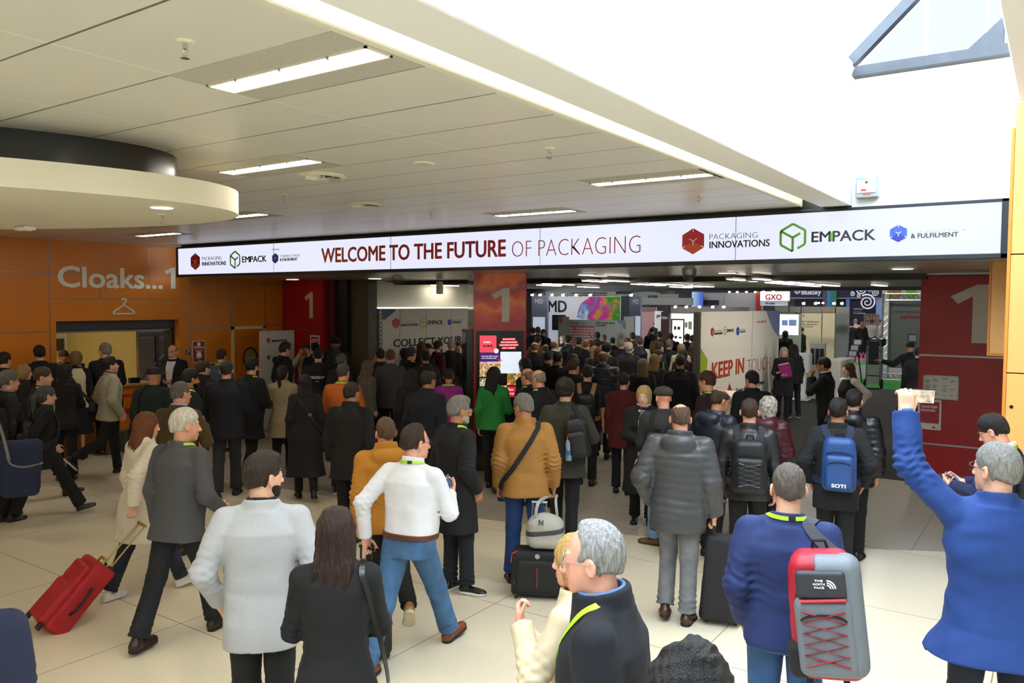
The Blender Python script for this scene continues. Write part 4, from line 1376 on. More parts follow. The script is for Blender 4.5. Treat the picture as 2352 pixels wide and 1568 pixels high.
Y = 33.0
t = empty('fascia_sign', (*atY(1330, 690, Y)[:2], 0), 'grey fascia sign above the MD stand reading your responsible partner', 'sign')
wallbox('board', 1253, 668, 1412, 690, Y, mat('taupe_board', '9A948E', .6), t)
for px in (1262, 1405):
    wallbox('post', px, 690, px + 3, 800, Y + .02, M_alu, t, .06, True)
stext('WE ARE YOUR RESPONSIBLE', M_ink, 1310, 671, 1395, 675, Y, t, .01)
stext('ATING PARTNER', M_ink, 1332, 677, 1395, 681, Y, t, .01)
Y = 36.0
t = empty('fascia_sign', (*atY(1480, 690, Y)[:2], 0), 'pale arched fascia sign reading BCMPA in the hall', 'sign')
bo, fr, W_, H_ = wallbox('board', 1412, 675, 1556, 685, Y, mat('pale_fascia', 'A8A4A6', .6), t)
MB().prism([(W_ * .45 * math.cos(a) * .5, H_ * .5 + H_ * .55 * math.sin(a)) for a in np.linspace(0, math.pi, 16)], -.1, .0, fr).build('arch', mat('pale_fascia', 'A8A4A6', .6), t)
for px in (1416, 1548):
    wallbox('post', px, 685, px + 3, 800, Y + .02, M_alu, t, .06, True)
stext('BCMPA', M_ink, 1489, 678, 1511, 684, Y - .01, t, .02)
p = atY(1541, 667, Y)
t = empty('fire_point_sign', p, 'small hanging sign reading fire point high in the hall', 'sign')
wallbox('plate', 1534, 661, 1548, 673, Y + 1, mat('taupe_board', 'B0A49C', .6), t, .04)
stext('Fire', M_redp, 1536, 662, 1546, 666, Y + .98, t, 0)
stext('point', M_redp, 1536, 667, 1546, 671, Y + .98, t, 0)
pp = atY(1541, 661, Y + 1)
MB().tube([(pp[0], Y + 1.02, pp[2]), (pp[0], Y + 1.02, 8.0)], .015, 6).build('drop_rod', M_alu, t)

Y = 31.0
t = empty('stand', (*atY(1490, 760, Y)[:2], 0), 'pink lit stand with a tall maroon banner beside a white post', 'stand')
wallbox('back_wall', 1470, 705, 1506, 800, Y + .6, mat('pink_lit_wall', 'B58A92', .6, emit=.12), t, .12, True)  # pink light put into the wall's colour and faint glow
wallbox('header', 1470, 684, 1590, 700, Y + .4, M_fascia, t)
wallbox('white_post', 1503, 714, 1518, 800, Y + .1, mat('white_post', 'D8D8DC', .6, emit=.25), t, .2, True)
wallbox('maroon_banner', 1518, 716, 1536, 800, Y, mat('maroon_banner', '3C1424', .6), t, .04, True)
stext('MAN', M_whitep, 1520, 726, 1533, 733, Y - .01, t, 0)
stext('gm', M_ink, 1508, 720, 1517, 728, Y + .09, t, .01)

Y = 29.0
t = empty('stand', (*atY(1565, 760, Y)[:2], 0), 'brilliant white stand with product shelves behind the keep in touch panel', 'stand')
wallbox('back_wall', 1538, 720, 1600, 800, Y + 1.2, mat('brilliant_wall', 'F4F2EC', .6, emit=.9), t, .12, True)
wallbox('header', 1537, 704, 1720, 720, Y, mat('mauve_header', '8E8488', .6), t, .2)
wallbox('frame_post', 1536, 704, 1539, 800, Y, M_alu, t, .1, True)
fr_ = MB()
for b in ((1540, 733, 1543, 790), (1569, 733, 1571, 790), (1540, 732, 1571, 735)):
    a, c, z0, z1 = quad(*b, Y + .9)
    fr_.box(a, c, Y + .9, Y + .95, z0, z1)
fr_.build('product_frame', M_dark, t)
for b, c in (((1548, 749, 1552, 757), '20242C'), ((1556, 750, 1561, 757), '2A2430'), ((1549, 771, 1554, 777), '2A3270'), ((1559, 773, 1564, 777), '2A3270'), ((1573, 740, 1578, 752), 'B8C0CC'), ((1581, 738, 1588, 756), 'C8C0B0')):
    wallbox('product', *b, Y + .92, mat('product_' + c, c, .5), t, .06)
a, c, z0, z1 = quad(1540, 700, 1720, 704, Y)
spots(t, (1555, 1580, 1610, 1640, 1665), 701, Y, .1)

Y = 40.0
t = empty('stand', (*atY(1660, 690, Y)[:2], 0), 'grey walled stand with black screen and red column in the hall', 'stand')
wallbox('wall', 1600, 672, 1736, 706, Y, mat('stand_pale_grey', '8E9096', .6), t, .15, True)
wallbox('blue_lit_post', 1589, 670, 1614, 700, Y - .3, grad_mat('blue_lit', [(0, 'B8D8F0'), (1, '4A6AC8')], 'X', float(atY(1589, 690, Y)[0]), float(atY(1614, 690, Y)[0]), .5, emit=.3), t, .1, True)
wallbox('red_column', 1736, 669, 1746, 706, Y - .2, mat('red_column', '8A1A16', .5), t, .2, True)
wallbox('television', 1609, 689, 1650, 700, Y - .1, M_black, t, .08)
wallbox('panel_edge', 1661, 671, 1663, 700, Y - .02, M_alu, t, .02)
spots(t, (1677, 1695, 1716, 1736), 668, Y, .15)

Y = 38.0
t = empty('stand_sign', (*atY(1773, 690, Y)[:2], 0), 'white lit sign reading GXO in red above a stand', 'sign')
wallbox('board', 1746, 669, 1812, 691, Y, mat('lit_white_sign', 'E8EAF2', .6, emit=.5), t, .2)
stext('GXO', mat('gxo_red', 'B8282C', .5), 1758, 675, 1796, 688, Y, t, .012)
wallbox('lower_board', 1746, 692, 1808, 702, Y + .05, mat('lit_lilac', 'B8BCD2', .6, emit=.25), t, .15)
stext('30+ years', mat('navy_print', '28305A', .5), 1758, 694, 1780, 698, Y + .04, t, .02)
wallbox('post', 1747, 702, 1751, 800, Y + .05, M_alu, t, .1, True)
spots(t, (1755, 1777), 667, Y, .1)

Y = 46.0
t = empty('stand', (*atY(1920, 740, Y)[:2], 0), 'navy blue stand with white spirals reading BlueSky', 'stand')
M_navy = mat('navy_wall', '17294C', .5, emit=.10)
wallbox('fascia', 1814, 655, 2023, 683, Y, M_navy, t, .3)
wallbox('back_wall', 1950, 683, 2016, 800, Y + .2, mat('deep_navy_wall', '101E38', .5, emit=.08), t, .1, True)
wallbox('rail', 1814, 683, 2023, 686, Y - .02, M_alu, t, .05)
wallbox('lit_side', 1942, 684, 1950, 800, Y + .1, mat('sky_blue_lit', '4A7AB8', .5, emit=.3), t, .1, True)
wallbox('lit_side', 2011, 684, 2023, 800, Y + .1, mat('pale_blue_lit', '7A9AC8', .5, emit=.3), t, .1, True)
wallbox('banner', 1900, 667, 1921, 705, Y - .3, grad_mat('blue_green_banner', [(0, '4A90C8'), (.5, '2A7A9A'), (1, '2E7A44')], 'X', float(atY(1900, 690, Y)[0]), float(atY(1921, 690, Y)[0]), .5, emit=.3), t, .05, True)
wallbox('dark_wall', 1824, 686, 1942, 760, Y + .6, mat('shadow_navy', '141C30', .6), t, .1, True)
wallbox('pillar', 1890, 665, 1900, 705, Y - .1, mat('mauve_grey', '6A6E80', .5), t, .1, True)


def spiral(px, py, r, w_, Y, parent, turns=2.3, m=None):
    c = atY(px, py, Y)
    sc = float(np.linalg.norm(atY(px + 1, py, Y) - c)) * 1.0
    mb = MB()
    pts = []
    for i in range(int(turns * 16) + 1):
        a = -i / 16 * 2 * math.pi + 2.2
        rr = r * sc * (1 - i / (turns * 16) * .92)
        pts.append((float(c[0]) + rr * math.cos(a), Y - .03, float(c[2]) + rr * math.sin(a)))
    mb.tube(pts, [w_ * sc * (1 - .4 * i / len(pts)) for i in range(len(pts))], 5)
    return mb.build('spiral', m or mat('lit_white_print', 'E4EAF6', .5, emit=.4), parent)


for s_ in ((1831, 668, 8, 1.0), (1977, 664, 14, 1.6), (1998, 663, 8, 1), (2010, 672, 9, 1.1), (1958, 675, 6, .8), (1972, 679, 5, .7), (1992, 694, 20, 2.1), (1960, 659, 6, .8), (2008, 659, 6, .8)):
    spiral(*s_, Y, t)
stext('BlueSky', mat('lit_white_print', 'E4EAF6', .5, emit=.4), 1841, 664, 1886, 676, Y, t, .01)
for i, s_ in enumerate(('Unlimited', 'Product', 'Possibilities')):
    stext(s_, mat('lit_white_print', 'E4EAF6', .5, emit=.2) if i != 1 else M_pale, 1961, 707 + i * 5, 1961 + (21, 18, 27)[i], 710.5 + i * 5, Y + .2, t, 0)
a, b, z0, z1 = quad(1988, 722, 2018, 760, Y - .5)
sh = MB()
for k in range(4):
    sh.box(a, b, Y - .8, Y - .5, z0 + (z1 - z0) * k / 3 - .02, z0 + (z1 - z0) * k / 3 + .02)
for x in (a, (a + b) / 2, b):
    sh.box(x - .03, x + .03, Y - .8, Y - .5, 0, z1)
sh.build('shelving', mat('shelf_grey', '9A948A', .5), t)
jar = MB()
for k in range(3):
    for j in range(5):
        jar.lathe([(.07, z0 + (z1 - z0) * k / 3 + .02), (.07, z0 + (z1 - z0) * k / 3 + .22), (.04, z0 + (z1 - z0) * k / 3 + .27)], 8, None, (a + (b - a) * (j + .5) / 5, Y - .65))
jar.build('shelf_samples', mat('sample_silver', 'C9C2B4', .25, .4), t)
spots(t, (1880, 1890), 693, Y - 3, .1)

Y = 33.0
t = empty('stand', (*atY(1880, 760, Y)[:2], 0), 'cream shell-scheme stand with text about carrier bags on its wall', 'stand')
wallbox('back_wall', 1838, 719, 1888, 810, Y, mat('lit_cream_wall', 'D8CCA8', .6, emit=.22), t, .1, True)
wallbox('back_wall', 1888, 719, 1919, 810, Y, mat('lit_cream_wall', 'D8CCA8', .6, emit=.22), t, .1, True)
wallbox('side_wall', 1919, 715, 1949, 810, Y - .4, mat('shell_grey', '8C8E90', .6), t, .1, True)
wallbox('fascia', 1780, 704, 1949, 718, Y - 1.0, mat('shell_fascia', '85837F', .6), t, .05)
wallbox('fascia_red_panel', 1888, 705, 1918, 717, Y - 1.02, mat('shell_fascia_pink', '9A7E74', .6), t, .02)
for px in (1810, 1838, 1886, 1917, 1948):
    wallbox('post', px, 704, px + 2, 812, Y - 1.0, M_alu, t, .05, True)
stext('BEST CARRIER BAGS', mat('brown_print', '6A5C40', .5), 1840, 737, 1882, 740, Y, t, .01)
stext('KING, BIN BAGS', mat('brown_print', '6A5C40', .5), 1838, 743, 1876, 746, Y, t, .01)
stext('PACKAGING', mat('brown_print', '6A5C40', .5), 1840, 748.5, 1867, 751, Y, t, .01)
stext('n', M_ink, 1840, 720, 1847, 727, Y, t, 0)
spots(t, (1846, 1873, 1915, 1933), 693, Y - 1.0, .15)
Y = 30.0
t = empty('light_box', (*atY(1812, 760, Y)[:2], 0), 'glowing white light box with two blue crates pictured on it', 'light box')
wallbox('case', 1789, 720, 1838, 810, Y, mat('pale_case', 'C2BDB6', .6), t, .15, True)
wallbox('lit_face', 1791, 722, 1834, 769, Y - .01, mat('lit_face', 'F0F2F8', .5, emit=.95), t, .02)
wallbox('crate_picture', 1796, 735, 1809, 747, Y - .02, mat('crate_blue', '7E9CC6', .5, emit=.4), t, .01)
wallbox('crate_picture', 1812, 734, 1829, 748, Y - .02, mat('crate_blue', '7E9CC6', .5, emit=.4), t, .01)

# hanging hexagons and the white wall behind the truss
Y = 40.0
t = empty('stand', (*atY(2070, 680, Y)[:2], 0), 'white backed stand with tan and green hexagons behind the truss', 'stand')
wallbox('wall', 2025, 657, 2125, 800, Y, mat('white_stand_wall', 'B8B6B0', .6), t, .2, True)
for (x0, y0, x1, y1), c in (((2036, 661, 2070, 684), '8A6A2E'), ((2079, 661, 2104, 682), '5A9A2A')):
    a, b, z0, z1 = quad(x0, y0, x1, y1, Y - .3)
    w_, h_ = b - a, z1 - z0
    MB().prism([((a + b) / 2 + w_ / 2 * math.cos(q), (z0 + z1) / 2 + h_ / 2 * 1.1 * math.sin(q)) for q in np.linspace(0, 2 * math.pi, 6, endpoint=False)], 0, .25, frameY(0, Y, 0)).build('hexagon', mat('hexagon_' + c, c, .5), t)

# truss portal with grey banner
Y = 30.5
t = empty('truss_stand', (*atY(2085, 760, Y)[:2], 0), 'silver truss portal holding a grey banner reading performance', 'truss')


def truss(p, q, w_=.22, n=12):
    p, q = Vector(p), Vector(q)
    d = (q - p).normalized()
    s = d.cross(Vector((0, 1, 0))).normalized() * w_ / 2
    e = Vector((0, w_ / 2, 0))
    mb = MB()
    for a in (s + e, s - e, -s + e, -s - e):
        mb.tube([p + a, q + a], .022, 6)
    for k in range(n):
        a, b = p + (q - p) * k / n, p + (q - p) * (k + 1) / n
        mb.tube([a + s - e, b - s - e], .010, 5)
        mb.tube([a + s + e, b - s + e], .010, 5)
        mb.tube([a + s - e, b + s + e], .010, 5)
        mb.tube([a - s - e, b - s + e], .010, 5)
    return mb


pa, pb = atY(2036, 680, Y), atY(2036, 865, Y)
tz = float(atY(2036, 682, Y)[2])
truss((pa[0], Y, .05), (pa[0], Y, tz + .12)).build('upright', M_steel, t)
xr = float(atY(2150, 690, Y)[0])
truss((pa[0], Y, tz), (xr, Y, tz), .22, 10).build('crossbar', M_steel, t)
truss((xr, Y, .05), (xr, Y, tz + .12)).build('upright', M_steel, t)
truss((pa[0] - .1, Y, .12), (xr, Y, .12), .22, 10).build('bottom_bar', M_steel, t)
a, b, z0, z1 = quad(2042, 690, 2140, 846, Y)
MB().box(a, b, Y - .03, Y, z0, z1).build('banner', mat('grey_banner', '6E6E6A', .7), t)
stext('ultimate packaging', mat('grey_print', '55565A', .6), 2052, 711, 2130, 718, Y - .03, t, 0)
stext('performance', mat('banner_red', '9A2A26', .6), 2069, 721, 2134, 731, Y - .03, t, .01)
wallbox('printed_machine', 2084, 766, 2106, 790, Y - .035, mat('print_grey', '4A4C56', .6), t, .004)
wallbox('printed_box', 2088, 770, 2104, 783, Y - .04, mat('print_pale', '9A9A98', .6), t, .004)

# counter, hand truck and brochure stand by the truss
Y = 28.5
a, b, z0, z1 = quad(1989, 795, 2022, 846, Y)
t = empty('display_counter', ((a + b) / 2, Y, 0), 'pale display counter with machine on top beside the truss', 'counter')
MB().box(a, b, Y, Y + .5, 0, z1, .01).build('body', mat('pale_counter', 'A8A49C', .6), t)
MB().box(a + .1, a + .55, Y + .05, Y + .4, z1, z1 + .28, .05).build('machine', M_dark, t)
Y = 27.0
c = atY(2007, 800, Y)
t = empty('hand_truck', (c[0], Y, 0), 'black two-wheeled hand truck standing in front of the pale counter', 'hand truck')
h0 = MB()
for s in (-1, 1):
    h0.tube([(c[0] + s * .2, Y, .1), (c[0] + s * .2, Y + .05, 1.3), (c[0] + s * .14, Y + .05, 1.55), (c[0], Y + .05, 1.62)], .022, 8)
for z in (.4, .8, 1.2):
    h0.tube([(c[0] - .2, Y + .02, z), (c[0] + .2, Y + .02, z)], .018, 6)
h0.build('frame', M_black, t)
MB().box(c[0] - .15, c[0] + .15, Y - .01, Y + .02, .75, 1.5, .01).build('back_board', mat('truck_board', '2A2B2E', .5), t)
MB().box(c[0] - .24, c[0] + .24, Y - .3, Y, .02, .04).build('toe_plate', M_black, t)
for s in (-1, 1):
    MB().lathe([(.13, -.03), (.15, -.02), (.15, .02), (.13, .03)], 18, Matrix.Translation((c[0] + s * .25, Y + .05, .15)) @ Matrix.Rotation(math.pi / 2, 4, 'Y')).build('wheel', M_black, t)
Y = 25.5
t = empty('brochure_stand', (*atZ(1958, 850, 0)[:2], 0), 'zigzag brochure stand of tilted silver trays in the green aisle', 'brochure stand')
for k, (px, py) in enumerate(((1970, 786), (1964, 799), (1961, 812), (1958, 824), (1954, 835))):
    p = atY(px, py, Y)
    m_ = Matrix.Translation((p[0], Y - k * .06, p[2])) @ Matrix.Rotation(-.5, 4, 'X')
    MB().box(-.13, .13, -.02, .0, -.1, .1, xf=m_).build('tray', M_steel, t)
    MB().box(-.10, .10, -.026, -.02, -.08, .07, xf=m_).build('brochure', M_whitep, t)
p0, p1 = atY(1970, 780, Y), atY(1952, 845, Y)
MB().tube([(p0[0], Y + .05, p0[2]), (p1[0], Y - .25, .05)], .02, 6).build('leg', M_dark, t)
MB().tube([(p1[0] - .1, Y - .3, .03), (p1[0] + .3, Y + .4, .03)], .02, 6).tube([(p0[0], Y + .05, p0[2] - .3), (p0[0] + .1, Y + .4, .03)], .02, 6).build('foot', M_dark, t)

# registration gates and pedestal
Y = 21.0
t = empty('entry_gate', (*atY(1880, 800, Y + 2)[:2], 0), 'white entry gate panel with three dark slots farther from the right red wall', 'gate')
for (x0, y0, x1, y1, yy) in ((1860, 788, 1895, 835, Y + 2),):
    a, b, z0, z1 = quad(x0, y0, x1, y1, yy)
    MB().box(a, b, yy, yy + .1, 0, z1).build('panel', mat('gate_white', 'C6C2BA', .6), t)
    for f in (.18, .5, .8):
        MB().box(a + (b - a) * f - .05, a + (b - a) * f + .05, yy - .01, yy, z1 - .6, z1 - .15).build('slot', M_dark, t)
t = empty('entry_gate', (*atY(1908, 860, Y - 3)[:2], 0), 'white entry gate block with one dark slot beside the man in black', 'gate')
a, b, z0, z1 = quad(1893, 828, 1930, 925, Y - 2)
MB().box(a, b, Y - 2, Y - .6, 0, z1, .02).build('block', mat('gate_white', 'C6C2BA', .6), t)
MB().box(b - .42, b - .28, Y - 2.01, Y - 2, z1 - .75, z1 - .2).build('slot', M_dark, t)
q = atZ(1838, 918, 0)
t = empty('pedestal', (q[0], q[1], 0), 'white pedestal reader with printed logos at waist height', 'pedestal')
MB().box(q[0] - .16, q[0] + .16, q[1] - .1, q[1] + .12, 0.03, .75, .02).build('column', M_white, t)
MB().box(q[0] - .24, q[0] + .24, q[1] - .2, q[1] + .22, 0, .03, .01).build('base', M_white, t)
MB().box(q[0] - .26, q[0] + .26, q[1] - .14, q[1] + .16, .75, 1.3, .03).build('head', M_white, t)
fr = frameY(q[0], q[1] - .14, 0)
for v, m in ((1.12, M_redp), (1.0, M_slate)):
    MB().prism([(-.12 + .035 * math.cos(a), v + .035 * math.sin(a)) for a in np.linspace(0, 6.28, 12, endpoint=False)], 0, .004, fr).build('logo', m, t)
    rect(fr, .04, v, .18, .02, 0, .004, 'print_line', M_slate, t)

# chrome queue post with red belt by the cloakroom
q = atZ(240, 1043, 0)
q = np.array([-13.42, q[1], 0])
t = empty('queue_post', q, 'chrome queue post with a red belt at the cloakroom counter', 'queue post')
MB().lathe([(.16, 0), (.16, .012), (.05, .035)], 28, None, q[:2]).build('base', M_steel, t, True)
MB().lathe([(.03, .03), (.03, .92)], 18, None, q[:2]).build('pole', mat('chrome', 'C8C8C8', .15, 1.0), t, True)
MB().lathe([(.036, .92), (.036, 1.02), (.01, 1.03)], 18, None, q[:2]).build('head', M_black, t, True)
e = atX(400, 902, -13.3)
b = MB()
b.add([(q[0] + .03, q[1], .95), (q[0] + .03, q[1], 1.0), (-13.3, e[1], 1.0), (-13.3, e[1], .95), (q[0] + .034, q[1], .95), (q[0] + .034, q[1], 1.0), (-13.296, e[1], 1.0), (-13.296, e[1], .95)],
      [(0, 1, 2, 3), (7, 6, 5, 4), (0, 4, 5, 1), (1, 5, 6, 2), (2, 6, 7, 3), (3, 7, 4, 0)]).build('belt', mat('red_belt', 'A81E18', .6), t)
q2 = np.array([-13.3, float(e[1]), 0])
t = empty('queue_post', q2, 'chrome queue post nearer the orange door at the far end of the red belt', 'queue post')
MB().lathe([(.16, 0), (.16, .012), (.05, .035)], 28, None, q2[:2]).build('base', M_steel, t, True)
MB().lathe([(.03, .03), (.03, .92)], 18, None, q2[:2]).build('pole', mat('chrome', 'C8C8C8', .15, 1.0), t, True)
MB().lathe([(.036, .92), (.036, 1.02), (.01, 1.03)], 18, None, q2[:2]).build('head', M_black, t, True)

# narrow grey partition end seen edge-on among the queue
q = atZ(890, 960, 0)
p = atY(879, 836, 10.9)
t = empty('partition_post', (p[0], 10.9, 0), 'narrow pale partition edge standing among the crowd left of the pillar', 'partition')
zt = float(p[2])
MB().box(p[0] - .035, p[0] + .035, 10.9, 11.5, 0, zt).build('board', mat('partition_grey', '8E8A86', .5), t)
MB().box(p[0] - .036, p[0] - .02, 10.89, 10.9, 0, zt).build('edge', mat('partition_edge', '7A5A50', .5), t)
# ============================================================ FIGURES
# Bodies and clothes are implicit surfaces (smooth unions of tapered limbs) meshed with surface nets.
f4 = np.float32


def V3(*a):
    return np.array(a if len(a) == 3 else a[0], dtype=f4)


def smin(a, b, k):
    h = np.clip(0.5 + 0.5 * (b - a) / k, 0, 1)
    return b + (a - b) * h - k * h * (1 - h)


def smax(a, b, k):
    return -smin(-a, -b, k)


def rc(P, a, b, ra, rb):
    a, b = V3(a), V3(b)
    ba = b - a
    t = np.clip(((P - a) @ ba) / max(float(ba @ ba), 1e-9), 0, 1)
    q = P - a - t[:, None] * ba
    return np.sqrt((q * q).sum(1)) - (ra + (rb - ra) * t)


def ell(P, c, r):
    q = (P - V3(c)) / V3(r)
    k0 = np.sqrt((q * q).sum(1))
    q2 = q / V3(r)
    k1 = np.sqrt((q2 * q2).sum(1)) + 1e-9
    return k0 * (k0 - 1) / k1


def rbox(P, c, b, r):
    q = np.abs(P - V3(c)) - V3(b) + r
    return np.sqrt((np.maximum(q, 0) ** 2).sum(1)) + np.minimum(q.max(1), 0) - r


def prof(P, keys, n=2.3):
    """stack of elliptic sections: keys of (z, rx, ry, cy) from low to high, closed at both ends"""
    k = np.array(keys, dtype=f4)
    z = P[:, 2]
    rx = np.interp(z, k[:, 0], k[:, 1]).astype(f4)
    ry = np.interp(z, k[:, 0], k[:, 2]).astype(f4)
    cy = np.interp(z, k[:, 0], k[:, 3]).astype(f4)
    q = (np.abs(P[:, 0] / rx) ** n + np.abs((P[:, 1] - cy) / ry) ** n) ** (1 / n)
    d = (q - 1) * np.minimum(rx, ry) * 0.95
    return np.maximum(d, np.maximum(k[0, 0] - z, z - k[-1, 0]))


_rs = np.random.RandomState(5)
_ND = _rs.normal(size=(6, 3)).astype(f4)
_ND /= np.linalg.norm(_ND, axis=1)[:, None]
_NF = np.array([11, 17, 23, 31, 43, 57], dtype=f4)
_NP = _rs.uniform(0, 6, 6).astype(f4)


def wrinkle(P, amp, s=1.0, sq=(1, 1, 1)):
    Q = P * V3(sq)
    w = np.sin(Q @ _ND[0] * 9 * s) * 1.2
    d = 0
    for i in range(6):
        d = d + np.sin(Q @ _ND[i] * _NF[i] * s + _NP[i] + w) / (1 + i * 0.35)
    return d * (amp / 2.5)


def nets(fn, lo, hi, h, slack=1.5):
    """Surface nets over a sparse grid; returns verts, quads."""
    lo, hi = np.array(lo, dtype=np.float64), np.array(hi, dtype=np.float64)
    B = 4
    nb = np.maximum(1, np.ceil((hi - lo) / (h * B)).astype(int))
    n = nb * B + 1
    ax = [lo[i] + h * B * (np.arange(nb[i]) + 0.5) for i in range(3)]
    g = np.stack(np.meshgrid(*ax, indexing='ij'), -1).reshape(-1, 3).astype(f4)
    dc = fn(g).reshape(nb)
    act = np.abs(dc) < h * B * 0.87 * slack
    vol = np.ones(n, dtype=f4)
    neg = np.repeat(np.repeat(np.repeat(dc < 0, B, 0), B, 1), B, 2)
    vol[:-1, :-1, :-1][neg] = -1
    am = np.zeros(n, dtype=bool)
    big = np.repeat(np.repeat(np.repeat(act, B, 0), B, 1), B, 2)
    for a in (0, 1):
        for b in (0, 1):
            for c in (0, 1):
                am[a:n[0] - 1 + a, b:n[1] - 1 + b, c:n[2] - 1 + c] |= big
    idx = np.argwhere(am)
    pts = (lo + idx * h).astype(f4)
    vol[am] = fn(pts)
    vol[0], vol[-1] = 1, 1
    vol[:, 0], vol[:, -1] = 1, 1
    vol[:, :, 0], vol[:, :, -1] = 1, 1
    ins = vol < 0
    cnt = np.zeros(n - 1, dtype=np.int8)
    for a in (0, 1):
        for b in (0, 1):
            for c in (0, 1):
                cnt += ins[a:n[0] - 1 + a, b:n[1] - 1 + b, c:n[2] - 1 + c]
    cells = np.argwhere((cnt > 0) & (cnt < 8))
    if len(cells) == 0:
        return np.zeros((0, 3)), np.zeros((0, 4), int)
    cid = -np.ones(n - 1, dtype=np.int32)
    cid[tuple(cells.T)] = np.arange(len(cells))
    off = np.array([(a, b, c) for a in (0, 1) for b in (0, 1) for c in (0, 1)])
    cv = np.stack([vol[tuple((cells + o).T)] for o in off], 1)
    acc = np.zeros((len(cells), 3))
    num = np.zeros(len(cells))
    for i in range(8):
        for j in range(i + 1, 8):
            if np.abs(off[i] - off[j]).sum() != 1:
                continue
            a, b = cv[:, i], cv[:, j]
            cr = (a < 0) != (b < 0)
            t = np.where(cr, a / np.where(cr, a - b, 1), 0)
            acc += np.where(cr[:, None], off[i] + (off[j] - off[i]) * t[:, None], 0)
            num += cr
    verts = lo + (cells + acc / num[:, None]) * h
    quads = []
    for axis in range(3):
        u, v = [(1, 2), (2, 0), (0, 1)][axis]
        s0 = [slice(None)] * 3
        s1 = [slice(None)] * 3
        s0[axis], s1[axis] = slice(0, -1), slice(1, None)
        a, b = ins[tuple(s0)], ins[tuple(s1)]
        e = np.argwhere(a != b)
        e = e[(e[:, u] > 0) & (e[:, v] > 0) & (e[:, u] < n[u] - 1) & (e[:, v] < n[v] - 1)]
        du, dv = np.zeros(3, int), np.zeros(3, int)
        du[u], dv[v] = 1, 1
        q = np.stack([cid[tuple((e - du - dv).T)], cid[tuple((e - dv).T)], cid[tuple(e.T)], cid[tuple((e - du).T)]], 1)
        fl = ~a[tuple(e.T)]
        q[fl] = q[fl][:, ::-1]
        quads.append(q)
    q = np.concatenate(quads)
    q = q[(q >= 0).all(1)]
    return verts, q


def to_mesh(name, verts, quads, mi=None, nm=1):
    me = bpy.data.meshes.new(name)
    me.vertices.add(len(verts))
    me.vertices.foreach_set('co', np.asarray(verts, dtype=np.float32).ravel())
    me.loops.add(len(quads) * 4)
    me.loops.foreach_set('vertex_index', np.asarray(quads, dtype=np.int32).ravel())
    me.polygons.add(len(quads))
    me.polygons.foreach_set('loop_start', np.arange(0, len(quads) * 4, 4, dtype=np.int32))
    for _ in range(nm):
        me.materials.append(None)
    if mi is not None:
        me.polygons.foreach_set('material_index', mi.astype(np.int32))
    me.update(calc_edges=True)
    me.polygons.foreach_set('use_smooth', np.ones(len(quads), dtype=bool))
    return me


def Rx(d):
    a = math.radians(d)
    return np.array([[1, 0, 0], [0, math.cos(a), -math.sin(a)], [0, math.sin(a), math.cos(a)]], dtype=f4)


def Ry(d):
    a = math.radians(d)
    return np.array([[math.cos(a), 0, math.sin(a)], [0, 1, 0], [-math.sin(a), 0, math.cos(a)]], dtype=f4)


def Rz(d):
    a = math.radians(d)
    return np.array([[math.cos(a), -math.sin(a), 0], [math.sin(a), math.cos(a), 0], [0, 0, 1]], dtype=f4)


def nrm(v):
    v = np.asarray(v, dtype=f4)
    return v / max(1e-9, float(np.linalg.norm(v)))


# wrist positions from the shoulder (outwards, forwards, up), elbow hint, finger direction or None, palm facing, curl
ARMS = {
    'down': ((.06, .04, -.525), (.4, -1, 0), None, (-1, 0.2, 0), .55),
    'swingf': ((.06, .22, -.46), (.3, -1, 0), None, (-1, 0, 0), .6),
    'swingb': ((.09, -.2, -.47), (.3, -1, 0), None, (-1, 0, 0), .6),
    'pocket': ((.05, .09, -.455), (.6, -1, 0), (-.3, .35, -.9), (-1, 0, 0), .4),
    'front': ((-.10, .27, -.30), (.7, -.6, -.5), (-.8, .5, .1), (0, -.6, .6), .8),
    'phone': ((-.05, .32, -.16), (.5, -.4, -.8), (-.45, .6, .6), (-.3, -.6, .6), .9),
    'read': ((-.08, .33, -.24), (.6, -.4, -.8), (-.7, .6, .2), (0, -.5, .8), .8),
    'chin': ((-.10, .22, .02), (.5, .1, -1), (-.35, .1, .9), (-.3, -1, 0), 1.2),
    'face': ((-.07, .26, .16), (.6, .3, -1), (-.4, .1, .9), (0, -1, 0), 1.0),
    'sidepocket': ((.03, .08, -.475), (.22, -1, 0), (-.3, .2, -.9), (-1, 0, 0), .4),
    'hip': ((.11, .03, -.40), (1, -.9, 0), (-.6, .5, -.5), (-1, 0, 0), .4),
    'pull': ((.13, -.17, -.47), (.5, -1, 0), None, (-.4, -.6, -.2), 1.3),
    'carry': ((.09, .03, -.525), (.4, -1, 0), (0, 0, -1), (-1, 0, 0), 1.5),
    'cross': ((-.20, .20, -.27), (.6, -.2, -.6), (-1, .2, .1), (0, -1, 0), .5),
    'strap': ((-.02, .20, -.12), (.6, -.3, -1), (-.3, -.2, .9), (-.5, -.9, 0), 1.3),
    'reach': ((-.02, .50, -.10), (.5, -.3, -.8), None, (-1, 0, 0), .4),
}


